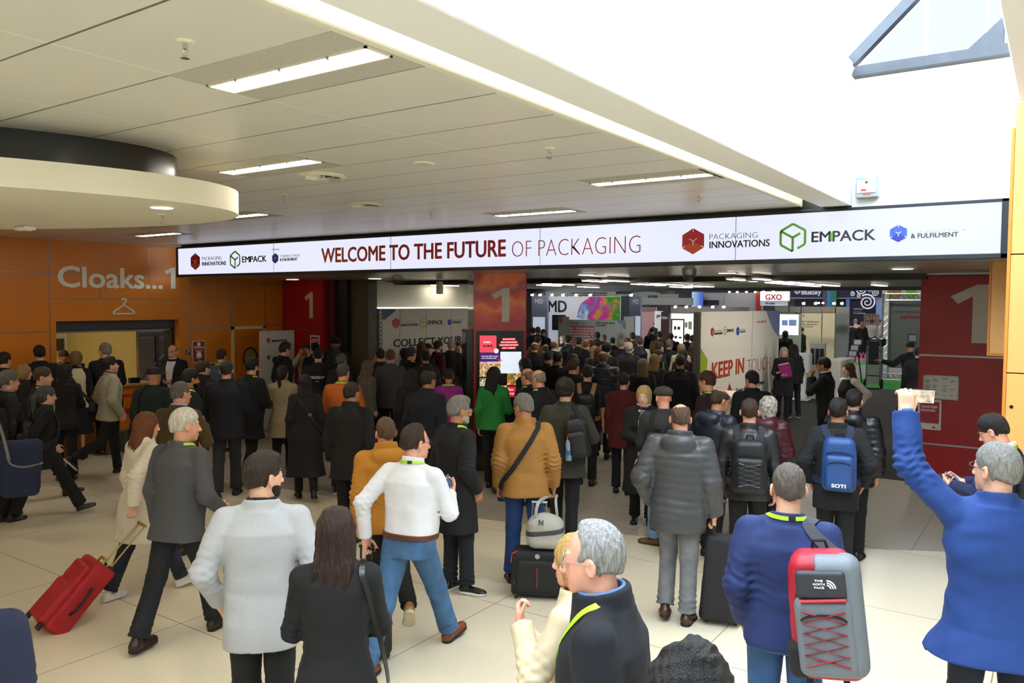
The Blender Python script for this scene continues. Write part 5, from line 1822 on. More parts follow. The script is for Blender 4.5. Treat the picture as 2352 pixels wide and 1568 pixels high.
class Fig:
    def __init__(s, h, sex='m', bulk=1.0, lean=3, twist=0, legs=((4, 6), (-4, 4)), stance=.09, toes=(8, 8),
                 arms=('down', 'down'), head=(0, 0, 0), seat=None):
        s.k = k = h / 1.733
        s.h, s.sex, s.bulk = h, sex, bulk
        s.shw = (.180 if sex == 'm' else .156) * (0.75 + .25 * bulk)
        s.feet = []
        hips = []
        sh = None
        for i, (a, b) in enumerate(legs):
            sd = (-1, 1)[i]
            hip = np.array([sd * .088, 0, 0], dtype=f4) * k
            a_, b_ = math.radians(a), math.radians(a - b)
            ox = (stance - .088) * sd
            kn = hip + V3(ox * .5, math.sin(a_) * .43, -math.cos(a_) * .43) * k
            an = kn + V3(ox * .5, math.sin(b_) * .42, -math.cos(b_) * .42) * k
            fp = max(0.0, (b - a) - 12) * (0.9 if b > 12 else 0)     # a trailing foot rolls on to its toes
            fp = min(fp, 65)
            if a > 14 and b < 12:
                fp = -12                                               # the leading heel strikes
            R = Rz(-sd * toes[i]) @ Rx(-fp)
            s.feet.append([an, R])
            hips.append((hip, kn, an))
        low = min(float((an + R @ (V3(0, y, -.083) * k))[2]) for an, R in s.feet for y in (-.06, .15))
        up = -low
        if seat is not None:
            up = seat
        s.pel = V3(0, 0, up)
        s.leg = [tuple(j + s.pel for j in t) for t in hips]
        for ft in s.feet:
            ft[0] = ft[0] + s.pel
        s.Rt = (Rz(twist) @ Rx(-lean)).astype(f4)
        T = lambda p: s.pel + s.Rt @ (V3(p) * k)
        s.T = T
        s.neck = T((0, -.012, .555))
        s.Rh = (s.Rt @ Rz(-head[0]) @ Rx(-head[1] + lean * .6) @ Ry(head[2])).astype(f4)
        s.hc = s.neck + s.Rt @ (V3(0, .012, .0) * k) + s.Rh @ (V3(0, .016, .126) * k)
        s.arm, s.hand = [], []
        for i in (0, 1):
            sd = (-1, 1)[i]
            sp = arms[i]
            if isinstance(sp, str):
                sp = ARMS[sp]
            off, pole, fd, pn, curl = sp
            S = T((sd * s.shw, -.015, .468))
            W = S + s.Rt @ (V3(off[0] * sd, off[1], off[2]) * k)
            L1, L2 = .285 * k, .255 * k
            d = W - S
            D = float(np.linalg.norm(d))
            D2 = min(max(D, .12 * k), (L1 + L2) * .995)
            dn = d / D
            W = S + dn * D2
            pl = s.Rt @ V3(pole[0] * sd, pole[1], pole[2])
            pl = nrm(pl - dn * float(pl @ dn))
            ca = (L1 * L1 + D2 * D2 - L2 * L2) / (2 * L1 * D2)
            ca = min(1, max(-1, ca))
            E_ = S + dn * (L1 * ca) + pl * (L1 * math.sqrt(1 - ca * ca))
            fwd = nrm(W - E_)
            if fd is not None:
                fwd = nrm(nrm(s.Rt @ V3(fd[0] * sd, fd[1], fd[2])) * .8 + fwd * .45)
            n = s.Rt @ V3(pn[0] * sd, pn[1], pn[2])
            n = nrm(n - fwd * float(n @ fwd))
            th = np.cross(fwd, n) * sd          # thumb side
            s.arm.append((S, E_, W))
            s.hand.append((W, fwd, n, nrm(th), curl))
        s.top = s.hc + V3(0, 0, .122 * k)

    # ---- frames
    def torso(s, P):
        return ((P - s.pel) @ s.Rt) / s.k

    def headf(s, P):
        return ((P - s.hc) @ s.Rh) / s.k

    def unhead(s, q):
        return s.hc + s.Rh @ (V3(q) * s.k)

    # ---- anatomy
    def torso_keys(s, t=0.0, hem=-.16, flare=0.0, belly=0.0, top=.56):
        b = s.bulk
        if s.sex == 'm':
            K = [(-.20, .178, .122, -.008), (-.06, .176, .124, -.012), (.10, .160 * b, .112 * b, .004), (.20, .160 * b, .116 * b, .006), (.32, .178 * b ** .5, .122 * b ** .6, .0), (.41, .182 * b ** .3, .116 * b ** .3, -.012), (.465, .150, .094, -.018), (.52, .085, .074, -.018), (.56, .064, .064, -.014)]
        else:
            K = [(-.20, .180, .126, -.012), (-.06, .178 * b ** .5, .126, -.014), (.10, .140 * b, .100 * b, .0), (.20, .138 * b, .102 * b, .006), (.32, .152 * b ** .6, .118 * b ** .6, .012), (.40, .152, .104, -.004), (.455, .128, .086, -.016), (.515, .075, .066, -.016), (.56, .056, .056, -.012)]
        if belly:
            K = [(z, rx, ry + belly * max(0, 1 - abs(z - .12) / .22), cy + belly * .8 * max(0, 1 - abs(z - .12) / .22)) for z, rx, ry, cy in K]
        K = [(z, rx + t, ry + t, cy) for z, rx, ry, cy in K]
        base = np.array(K)
        out = []
        if hem < base[0, 0]:
            out.append((hem, base[0, 1] + flare, base[0, 2] + flare * .9, base[0, 3]))
            m = (hem + base[0, 0]) / 2
            out.append((m, base[0, 1] + flare * .5, base[0, 2] + flare * .45, base[0, 3]))
        else:
            out.append((hem, *[float(np.interp(hem, base[:, 0], base[:, i])) + (flare if i < 3 else 0) for i in (1, 2, 3)]))
        for r in K:
            if r[0] > out[-1][0] + .01 and r[0] <= top:
                rx, ry = r[1], r[2]
                if flare and r[0] < .08:
                    f = flare * .4 * max(0, 1 - (r[0] - hem) / (.08 - hem))
                    rx, ry = rx + f, ry + f
                out.append((r[0], rx, ry, r[3]))
        return out

    def arm_d(s, P, t, cut=None, k=.02, i=None, loose=0.0, short=None):
        d = None
        for j in (0, 1) if i is None else (i,):
            S, E_, W = s.arm[j]
            kk = s.k
            f = 1.0 if s.sex == 'm' else .86
            a = rc(P, S, E_, (.051 * f + t * .9) * kk, (.041 * f + t * .8 + loose * .5) * kk)
            if short is None:
                b = rc(P, E_, W, (.041 * f + t * .8 + loose * .5) * kk, (.028 * f + t * .7 + loose * .8) * kk)
                x = smin(a, b, .03)
                if cut is not None:
                    n = nrm(W - E_)
                    x = np.maximum(x, ((P - W) @ n) + cut)
            else:
                n = nrm(E_ - S)
                x = np.maximum(a, (P - (S + (E_ - S) * short)) @ n)
            d = x if d is None else np.minimum(d, x)
        return d

    def leg_d(s, P, t, cut=None, ra=.052, skirtcut=None):
        d = None
        f = (1.0 if s.sex == 'm' else .95)
        for hip, kn, an in s.leg:
            k = s.k
            a = rc(P, hip, kn, (.086 * f + t) * k, (.058 * f + t) * k)
            b = rc(P, kn, an, (.058 * f + t) * k, (ra + t) * k)
            x = smin(a, b, .03)
            if cut is not None:
                n = nrm(an - kn)
                x = np.maximum(x, (P - an) @ n - cut)
            d = x if d is None else smin(d, x, .012)
        return d

    def head_d(s, P, fine=True):
        q = s.headf(P)
        d = ell(q, (0, -.012, .034), (.074, .094, .086))
        d = smin(d, ell(q, (0, .028, -.04), (.060, .062, .078)), .035)
        d = smin(d, ell(q, (0, .062, -.098), (.026, .022, .018)), .03)
        if fine:
            d = smin(d, rc(q, (0, .087, .008), (0, .1085, -.036), .007, .0112), .012)
            d = smin(d, ell(q, (0, .100, -.040), (.019, .012, .009)), .01)
            d = smin(d, rc(q, (-.034, .078, .024), (.034, .078, .024), .010, .010), .015)
            for sx in (-1, 1):
                d = -smin(-d, ell(q, (sx * .032, .100, .004), (.017, .016, .011)), .008)
                d = np.minimum(d, ell(q, (sx * .032, .0775, .003), (.0135, .0135, .0125)))
            d = smin(d, ell(q, (0, .087, -.064), (.024, .011, .006)), .006)
            d = smin(d, ell(q, (0, .086, -.076), (.021, .011, .007)), .006)
        for sx in (-1, 1):
            qe = (q - V3(sx * .076, -.006, -.008)) @ Rz(sx * 22)
            e = ell(qe, (sx * .004, 0, 0), (.009, .022, .033))
            e = -smin(-e, ell(qe, (sx * .014, .002, .002), (.008, .011, .019)), .004)
            d = smin(d, e, .006)
        d = d * s.k
        nk = rc(P, s.unhead((0, -.022, -.05)), s.neck - s.Rt @ V3(0, 0, .04), (.054 if s.sex == 'm' else .045) * s.k, (.062 if s.sex == 'm' else .05) * s.k)
        return smin(d, nk, .025)

    def hand_d(s, P, i):
        W, f, n, th, c = s.hand[i]
        k = s.k * (1.0 if s.sex == 'm' else .9)
        q = np.stack([(P - W) @ th, (P - W) @ n, (P - W) @ f], 1) / k      # thumb side, palm, along
        d = rbox(q, (.002, 0, .048), (.040, .014, .050), .013)
        d = smin(d, rc(q, (0, 0, -.03), (0, 0, .015), .027, .027), .02)
        for j, (x, L) in enumerate(((.031, .068), (.010, .077), (-.011, .071), (-.031, .056))):
            p0 = np.array([x, 0, .094])
            a1 = c * .75 + j * .06
            p1 = p0 + np.array([x * .08, math.sin(a1), math.cos(a1)]) * L * .48
            a2 = a1 + c * .95 + .08
            p2 = p1 + np.array([0, math.sin(a2), math.cos(a2)]) * L * .30
            a3 = a2 + c * .5
            p3 = p2 + np.array([0, math.sin(a3), math.cos(a3)]) * L * .24
            r = .0088 if j < 3 else .0078
            fg = np.minimum(rc(q, p0, p1, r + .0008, r), np.minimum(rc(q, p1, p2, r, r - .0006), rc(q, p2, p3, r - .0006, r - .0015)))
            d = smin(d, fg, .004)
        a = .5 + c * .3
        t0 = np.array([.034, .004, .028])
        t1 = t0 + np.array([math.cos(a) * .75, math.sin(a) * .55, .62]) * .038
        t2 = t1 + np.array([math.cos(a + .4 * c) * .35, math.sin(a + .5 * c) * .5, .8]) * .032
        t3 = t2 + np.array([.05, .35 + .2 * c, .8]) * .022
        tb = np.minimum(rc(q, t0, t1, .013, .0105), np.minimum(rc(q, t1, t2, .0105, .0095), rc(q, t2, t3, .0095, .0075)))
        return smin(d, tb, .008) * k

    def body_d(s, P, fine=True):
        d = prof(s.torso(P), s.torso_keys(-.022, -.10), 2.0) * s.k
        for S, E_, W in s.arm:
            d = smin(d, smin(rc(P, S, E_, .034 * s.k, .027 * s.k), rc(P, E_, W, .027 * s.k, .026 * s.k), .02), .02)
        d = smin(d, s.leg_d(P, -.014, ra=.036), .012)
        for (an, R) in s.feet:
            q = (P - an) @ R / s.k
            d = smin(d, rc(q, (0, -.03, -.05), (0, .12, -.058), .028, .022) * s.k, .02)
        for i in (0, 1):
            d = smin(d, s.hand_d(P, i), .008)
        return smin(d, s.head_d(P, fine), .015)

    def bounds(s, pts, pad):
        A = np.array(pts)
        return A.min(0) - pad, A.max(0) + pad

    def all_pts(s):
        L = [s.top, s.neck]
        for S, E_, W in s.arm:
            L += [S, E_, W]
        for a in s.leg:
            L += list(a)
        for (an, R) in s.feet:
            L += [an + R @ (V3(0, .2, -.09) * s.k), an + R @ (V3(0, -.09, -.09) * s.k)]
        for W, f, n, th, c in s.hand:
            L += [W + f * .2, W + n * .1]
        return L


# ------------------------------------------------------------ clothes as distance functions
def top_fn(fg, kind, t=.018, hem=-.16, flare=0.0, belly=0.0, sleeve=0.0, fold=.004, loose=.008, collar=None, quilt=0.0, hood=False, short=None, nosleeve=False, front=None):
    K = fg.torso_keys(t, hem, flare, belly, top=.545)
    k = fg.k

    def fn(P):
        q = fg.torso(P)
        d = prof(q, K, 2.35)
        for sx in (-1, 1):
            d = smin(d, rc(q, (sx * .045, -.018, .525), (sx * fg.shw * .96, -.015, .468), .030 + t * .5, (.048 if not nosleeve else .02) + t * .6), .03)
        d = d * k
        if not nosleeve:
            d = smin(d, fg.arm_d(P, t, cut=sleeve, loose=loose, short=short), .022)
        if hem < -.3:
            lg = fg.leg_d(P, t + .02)
            d = smin(d, np.maximum(lg, -(q[:, 2] - hem) * k), .06)
            d = np.maximum(d, (hem - q[:, 2]) * k)
        if fold:
            d = d + wrinkle(P, fold) * np.clip((q[:, 2] + .5) * 3, .4, 1)
            if not nosleeve and short is None:
                for (S, E_, W) in fg.arm:
                    for a, b in ((S, E_), (E_, W)):
                        n = nrm(b - a)
                        z = (P - E_) @ n
                        r2 = np.exp(-((P - E_) ** 2).sum(1) / .016)
                        d = d + fold * .8 * r2 * np.sin(z * 150 + np.sin(P[:, 0] * 40) * 1.5)
        if quilt:
            ph = q[:, 2] / .062 + .12 * np.sin(q[:, 0] * 14)
            d = d + quilt * (.5 - np.abs(np.sin(ph * math.pi)) ** .6)
        # neck hole and collar
        c = np.sqrt(q[:, 0] ** 2 + (q[:, 1] + .01) ** 2)
        if collar:
            hgt, rad, th = collar
            zz = .556 + np.clip(-q[:, 1] * .14, -.035, .02)
            ring = np.maximum(np.abs(c - rad - (q[:, 2] - zz) * -.12) - th, np.abs(q[:, 2] - zz + .016) - hgt - .016) * k
            d = smin(d, ring, .022)
        if front:
            d = np.maximum(d, np.maximum(np.abs(q[:, 0]) - front * np.clip(.35 + q[:, 2] * 1.3, .25, 1), -q[:, 1]) * k)
        if hood:
            h0 = ell(q, (0, -.115, .50), (.135, .085, .085))
            h0 = smax(h0, -ell(q, (0, -.07, .56), (.09, .08, .07)), .02)
            d = smin(d, h0 * k, .02)
        return d
    return fn


def legs_fn(fg, t=.012, ra=.050, cut=-.01, fold=.004, topz=.14):
    K = [r for r in fg.torso_keys(.004, -.10, 0) if r[0] < topz] + [(topz, *fg.torso_keys(.004, -.10, 0)[3][1:])]

    def fn(P):
        q = fg.torso(P)
        d = smin(prof(q, K) * fg.k, fg.leg_d(P, t, cut=cut, ra=ra), .03)
        if fold:
            d = d + wrinkle(P, fold * .7)
            for hip, kn, an in fg.leg:
                n = nrm(an - kn)
                z = (P - an) @ n
                w = np.exp(-(z + .05) ** 2 / .008) + .7 * np.exp(-((P - kn) ** 2).sum(1) / .012)
                d = d + fold * w * np.sin(z * 130 + np.sin(P[:, 0] * 60) + np.sin(P[:, 1] * 50) * 1.2)
        return d
    return fn


def skirt_fn(fg, hem=-.45, flare=.03, t=.02):
    K = fg.torso_keys(t, hem, flare)
    K = [r for r in K if r[0] < .12]

    def fn(P):
        q = fg.torso(P)
        d = prof(q, K, 2.1) * fg.k
        lg = fg.leg_d(P, t)
        d = smin(d, np.maximum(lg, (hem - q[:, 2]) * fg.k), .06)
        return np.maximum(d, (hem - q[:, 2]) * fg.k) + wrinkle(P, .005, sq=(1, 1, .2))
    return fn


def shoe_fn(fg, i, boot=False, heel=0.0):
    an, R = fg.feet[i]
    k = fg.k * (1.0 if fg.sex == 'm' else .92)

    def fn(P):
        q = (P - an) @ R / k
        u = smin(rc(q, (0, -.035, -.045), (0, .085, -.058), .040, .036), ell(q, (0, .125, -.062), (.043, .062, .032)), .025)
        u = smin(u, rc(q, (0, -.03, -.04), (0, -.012, .06 if boot else .0), .038, .042 if boot else .037), .02)
        so = np.maximum(smin(rc(q * V3(1, 1, .4), (0, -.035, -.03), (0, .125, -.03), .042, .046), rc(q * V3(1, 1, .4), (0, .1, -.03), (0, .13, -.03), .046, .044), .02), np.abs(q[:, 2] + .073) - .011)
        d = np.minimum(u, so)
        return np.maximum(d, -(q[:, 2] + .084)) * k
    return fn, an, R


def hair_fn(fg, style):
    k = fg.k

    def fn(P):
        q = fg.headf(P)
        x, y, z = q[:, 0], q[:, 1], q[:, 2]
        st = style
        t = {'crop': .004, 'bald': .004, 'fringe': .004}.get(st, .012)
        if st in ('turban', 'beanie', 'scarf', 'cap', 'flatcap'):
            if st == 'turban':
                d = ell(q, (0, -.02, .065), (.105, .125, .085))
                d = d + .005 * np.sin((z + x * .9) * 130)
                d = smax(d, -(z - .03 + y * .12), .01)
                return d * k
            if st == 'beanie':
                d = ell(q, (0, -.016, .04), (.092, .112, .104))
                return smax(d, -(z - .012), .01) * k
            if st == 'flatcap':
                d = ell(q, (0, .0, .06), (.098, .128, .068))
                d = smin(d, np.maximum(ell(q, (0, .105, .045), (.075, .07, .016)), -(y - .05)), .01)
                return smax(d, -(z - .028 - y * .12), .012) * k
            if st == 'cap':
                d = ell(q, (0, -.014, .045), (.088, .108, .092))
                d = smax(d, -(z - .03), .01)
                return smin(d, ell(q, (0, .13, .035), (.07, .075, .012)), .01) * k
            d = ell(q, (0, -.018, .03), (.100, .118, .112))
            d = smin(d, rc(q, (0, -.03, -.05), (0, -.04, -.19), .085, .10), .05)
            d = smax(d, -ell(q, (0, .12, -.02), (.066, .075, .088)), .012)
            return (d + .003 * np.sin(x * 70 + z * 60)) * k
        if st in ('bob', 'long', 'pony', 'curlylong', 'fringebob', 'curly'):
            c = ell(q, (0, -.016, .036), (.086, .108, .098))
            nape = ell(q, (0, -.055, -.028), (.072, .058, .072))
        else:
            c = smin(ell(q, (0, -.014, .034), (.0765 + t * .15, .0965 + t * .35, .088 + t * .4)), ell(q, (0, -.006, .062), (.068 + t * .5, .088 + t * .5, .068 + t)), .02)
            nape = ell(q, (0, -.054, -.022), (.060 + t * .2, .047 + t * .35, .066))
        d = smin(c, nape, .03)
        # sides stop at the ears, forehead stays free
        face = ell(q, (0, .125, -.045), (.082, .085, .118))
        d = smax(d, -face, .012)
        d = smax(d, -(z + .072 - np.abs(x) * .35 + np.clip(y + .03, -.01, 1) * 2.2), .012) if st not in ('bob', 'long', 'pony', 'curlylong', 'fringebob') else d
        for sx in (-1, 1):
            if st not in ('bob', 'long', 'curlylong', 'fringebob'):
                d = smax(d, -ell(q, (sx * .088, .006, -.022), (.028, .034, .042)), .008)
        if st == 'recede':
            d = smax(d, -ell(q, (0, .10, .088), (.060, .070, .060)), .022)
            for sx in (-1, 1):
                d = smax(d, -ell(q, (sx * .05, .085, .06), (.035, .06, .05)), .022)
        if st == 'quiff':
            d = smin(d, ell(q, (0, .048, .098), (.052, .05, .030)), .03)
        if st in ('curly', 'curlylong'):
            d = smin(d, ell(q, (0, -.02, .05), (.10, .115, .10)), .03)
            d = smax(d, -face, .012)
            d = d + wrinkle(P, .011, 2.6)
        if st == 'thin':
            d = smax(d, -ell(q, (0, .015, .125), (.045, .062, .034)), .01)
        if st == 'bald':
            d = smax(d, -ell(q, (0, .02, .115), (.068, .105, .075)), .008)
        if st == 'fringe':
            d = smax(d, -ell(q, (0, .03, .105), (.090, .120, .098)), .008)
        if st in ('bob', 'fringebob'):
            hl = prof(q, [(-.115, .060, .05, -.045), (-.09, .082, .075, -.035), (-.03, .094, .098, -.028), (.04, .090, .10, -.02), (.11, .05, .05, -.015)], 2)
            d = smin(d, hl, .03)
            fc = ell(q, (0, .125, -.05 if st == 'bob' else -.065), (.064, .105, .108))
            d = smax(d, -fc, .012)
        if st in ('long', 'curlylong'):
            w = .020 if st == 'curlylong' else 0
            hl = prof(q, [(-.34, .05 + w, .018, -.105), (-.28, .088 + w, .028, -.108), (-.16, .102 + w, .045, -.095), (-.06, .094 + w, .07, -.055), (.03, .088, .094, -.022), (.11, .05, .05, -.015)], 2.2)
            d = smin(d, hl, .03)
            for sx in (-1, 1):
                d = smin(d, rc(q, (sx * .070, .012, .02), (sx * .082, -.01, -.15), .024, .02), .02)
            d = smax(d, -ell(q, (0, .13, -.045), (.060, .10, .105)), .012)
            d = d + .0035 * np.sin(x * 150 + np.sin(z * 16) * 1.5) * np.clip(-z * 6 + .5, 0.2, 1)
            if st == 'curlylong':
                d = d + .006 * np.sin(z * 80 + x * 60) * np.sin(x * 70)
        if st == 'pony':
            for sx in (-1, 1):
                d = smax(d, -ell(q, (sx * .085, .01, -.03), (.026, .034, .045)), .008)
            d = smin(d, rc(q, (0, -.105, .03), (0, -.145, -.03), .026, .03), .015)
            d = smin(d, rc(q, (0, -.145, -.03), (0, -.125, -.30), .034, .016), .02)
        if st == 'bun':
            d = smin(d, ell(q, (0, -.115, .075), (.042, .042, .042)), .01)
        return (d + wrinkle(q, .0030, 3.2, (1.3, .7, .7)) + .0016 * np.sin(x * 260 + 3 * np.sin(z * 30 + y * 20))) * k
    return fn


def beard_fn(fg):
    def fn(P):
        q = fg.headf(P)
        d = ell(q, (0, .028, -.052), (.0615, .0638, .069))
        d = smin(d, ell(q, (0, .063, -.099), (.027, .0235, .0195)), .03)
        d = smax(d, (q[:, 2] + .038 + np.clip(q[:, 1] - .04, 0, 1) * .5), .008)
        d = smax(d, -(q[:, 1] + .005), .01)
        d = smax(d, -ell(q, (0, .105, -.070), (.024, .03, .010)), .006)
        return (d + wrinkle(P, .002, 4)) * fg.k
    return fn


# ------------------------------------------------------------ assembling a person
SKIN = {'fair': 'DDA98C', 'pink': 'DE9F86', 'tan': 'B97F5C', 'brown': '7E4F36', 'dark': '4A2C1E', 'pale': 'E6BBA2'}


def skin_mats(tone, brow):
    c = lin(SKIN[tone])
    sk = mat('skin', tuple(float(v) for v in c), 0.5, var=.10, vscale=22, bump=.08, bscale=160)
    lip = mat('lips', tuple(float(v) for v in (c[0] * .82, c[1] * .50, c[2] * .50)), 0.4)
    return [sk, lip, mat('eye_white', 'E4E0DA', 0.2), mat('iris', '2B2018', 0.15), mat('eyebrow', brow, 0.8)]


def hair_mat(c):
    return mat('hair', c, 0.5, var=.48, vscale=12, bump=.8, bscale=26, stretch=(10, 10, 1.8), spec=.4)


def cloth(c, kind='wool'):
    if kind == 'denim':
        return mat('denim', c, 0.85, var=.30, vscale=9, bump=.2, bscale=240, drape=.4)
    if kind == 'shine':
        return mat('nylon', c, 0.42, var=.10, vscale=10, bump=.10, bscale=60, drape=.35)
    if kind == 'leather':
        return mat('leather', c, 0.35, var=.2, vscale=14, bump=.12, bscale=90)
    if kind == 'knit':
        return mat('knit', c, 0.95, var=.10, vscale=14, bump=.2, bscale=200, drape=.4)
    if kind == 'tweed':
        return mat('tweed', c, 0.9, var=.08, vscale=160, bump=.10, bscale=240, drape=.4)
    if kind == 'cotton':
        return mat('cotton', c, 0.8, var=.05, vscale=10, bump=.08, bscale=180, drape=.5)
    return mat('wool', c, 0.88, var=.08, vscale=24, bump=.12, bscale=220, drape=.4)


_MESH = {}
VOX = {'n': (.0068, .0100, .0050), 'm': (.0105, .0130, .0082), 'f': (.0155, .0180, .0125)}


def set_mats(o, ms):
    for i, m in enumerate(ms):
        o.material_slots[i].link = 'OBJECT'
        o.material_slots[i].material = m


def child(name, key, make, ms, root, post=None):
    if key not in _MESH:
        v, q = make()
        mi, nm = (post(v, q) if post else (None, 1))
        _MESH[key] = to_mesh(name, v, q, mi, nm)
    o = bpy.data.objects.new(name, _MESH[key])
    C.objects.link(o)
    set_mats(o, ms)
    if root is not None:
        o.parent = root
        o.matrix_parent_inverse = Matrix.Identity(4)
    return o


def centroid(v, q):
    return v[q].mean(1)


def ribbon(name, path, normals, width, thick, m, root, closed=False):
    path, normals = np.array(path, float), np.array(normals, float)
    n = len(path)
    vs, fs = [], []
    for i in range(n):
        a = path[(i - 1) % n] if (closed or i) else path[i]
        b = path[(i + 1) % n] if (closed or i < n - 1) else path[i]
        t = nrm(b - a)
        nn = nrm(normals[i] - t * float(normals[i] @ t))
        w = np.cross(t, nn) * width / 2
        for p in (path[i] - w, path[i] + w, path[i] + w + nn * thick, path[i] - w + nn * thick):
            vs.append(tuple(p))
    for i in range(n if closed else n - 1):
        j = (i + 1) % n
        for a in range(4):
            b = (a + 1) % 4
            fs.append([i * 4 + a, i * 4 + b, j * 4 + b, j * 4 + a])
    if not closed:
        fs += [[0, 1, 2, 3], [(n - 1) * 4 + a for a in (3, 2, 1, 0)]]
    o = MB().add(vs, fs).build(name, m, None, True)
    if root is not None:
        o.parent = root
        o.matrix_parent_inverse = Matrix.Identity(4)
    return o


def spline(pts, n=30):
    P = np.array(pts, float)
    P = np.vstack([2 * P[0] - P[1], P, 2 * P[-1] - P[-2]])
    out = []
    segs = len(P) - 3
    for i in range(n):
        u = i / (n - 1) * segs
        k = min(int(u), segs - 1)
        t = u - k
        p0, p1, p2, p3 = P[k:k + 4]
        out.append(.5 * (2 * p1 + (p2 - p0) * t + (2 * p0 - 5 * p1 + 4 * p2 - p3) * t * t + (3 * p1 - p0 - 3 * p2 + p3) * t ** 3))
    return np.array(out)


def snap(path, fn, off=.004, only_out=True, it=5):
    """lay a path on the surface of a garment; returns path and surface normals"""
    P = np.array(path, dtype=f4)
    e = .004

    def grad(P):
        g = np.stack([fn(P + V3(*(e if a == b else 0 for b in range(3)))) - fn(P - V3(*(e if a == b else 0 for b in range(3)))) for a in range(3)], 1)
        return g / (np.linalg.norm(g, axis=1)[:, None] + 1e-9)
    for _ in range(it):
        d = fn(P) - off
        g = grad(P)
        if only_out:
            d = np.minimum(d, 0)
        P = P - g * (d * .9)[:, None]
    P[1:-1] = (P[:-2] + P[1:-1] * 2 + P[2:]) / 4
    G = grad(P)
    G[1:-1] = (G[:-2] + G[1:-1] * 2 + G[2:]) / 4
    return P, G


PEOPLE = []


def heading(px, py, phi):
    r = ray(px, py)
    a = math.atan2(r[1], r[0]) - math.radians(phi)
    return math.cos(a), math.sin(a)


class Person:
    pass


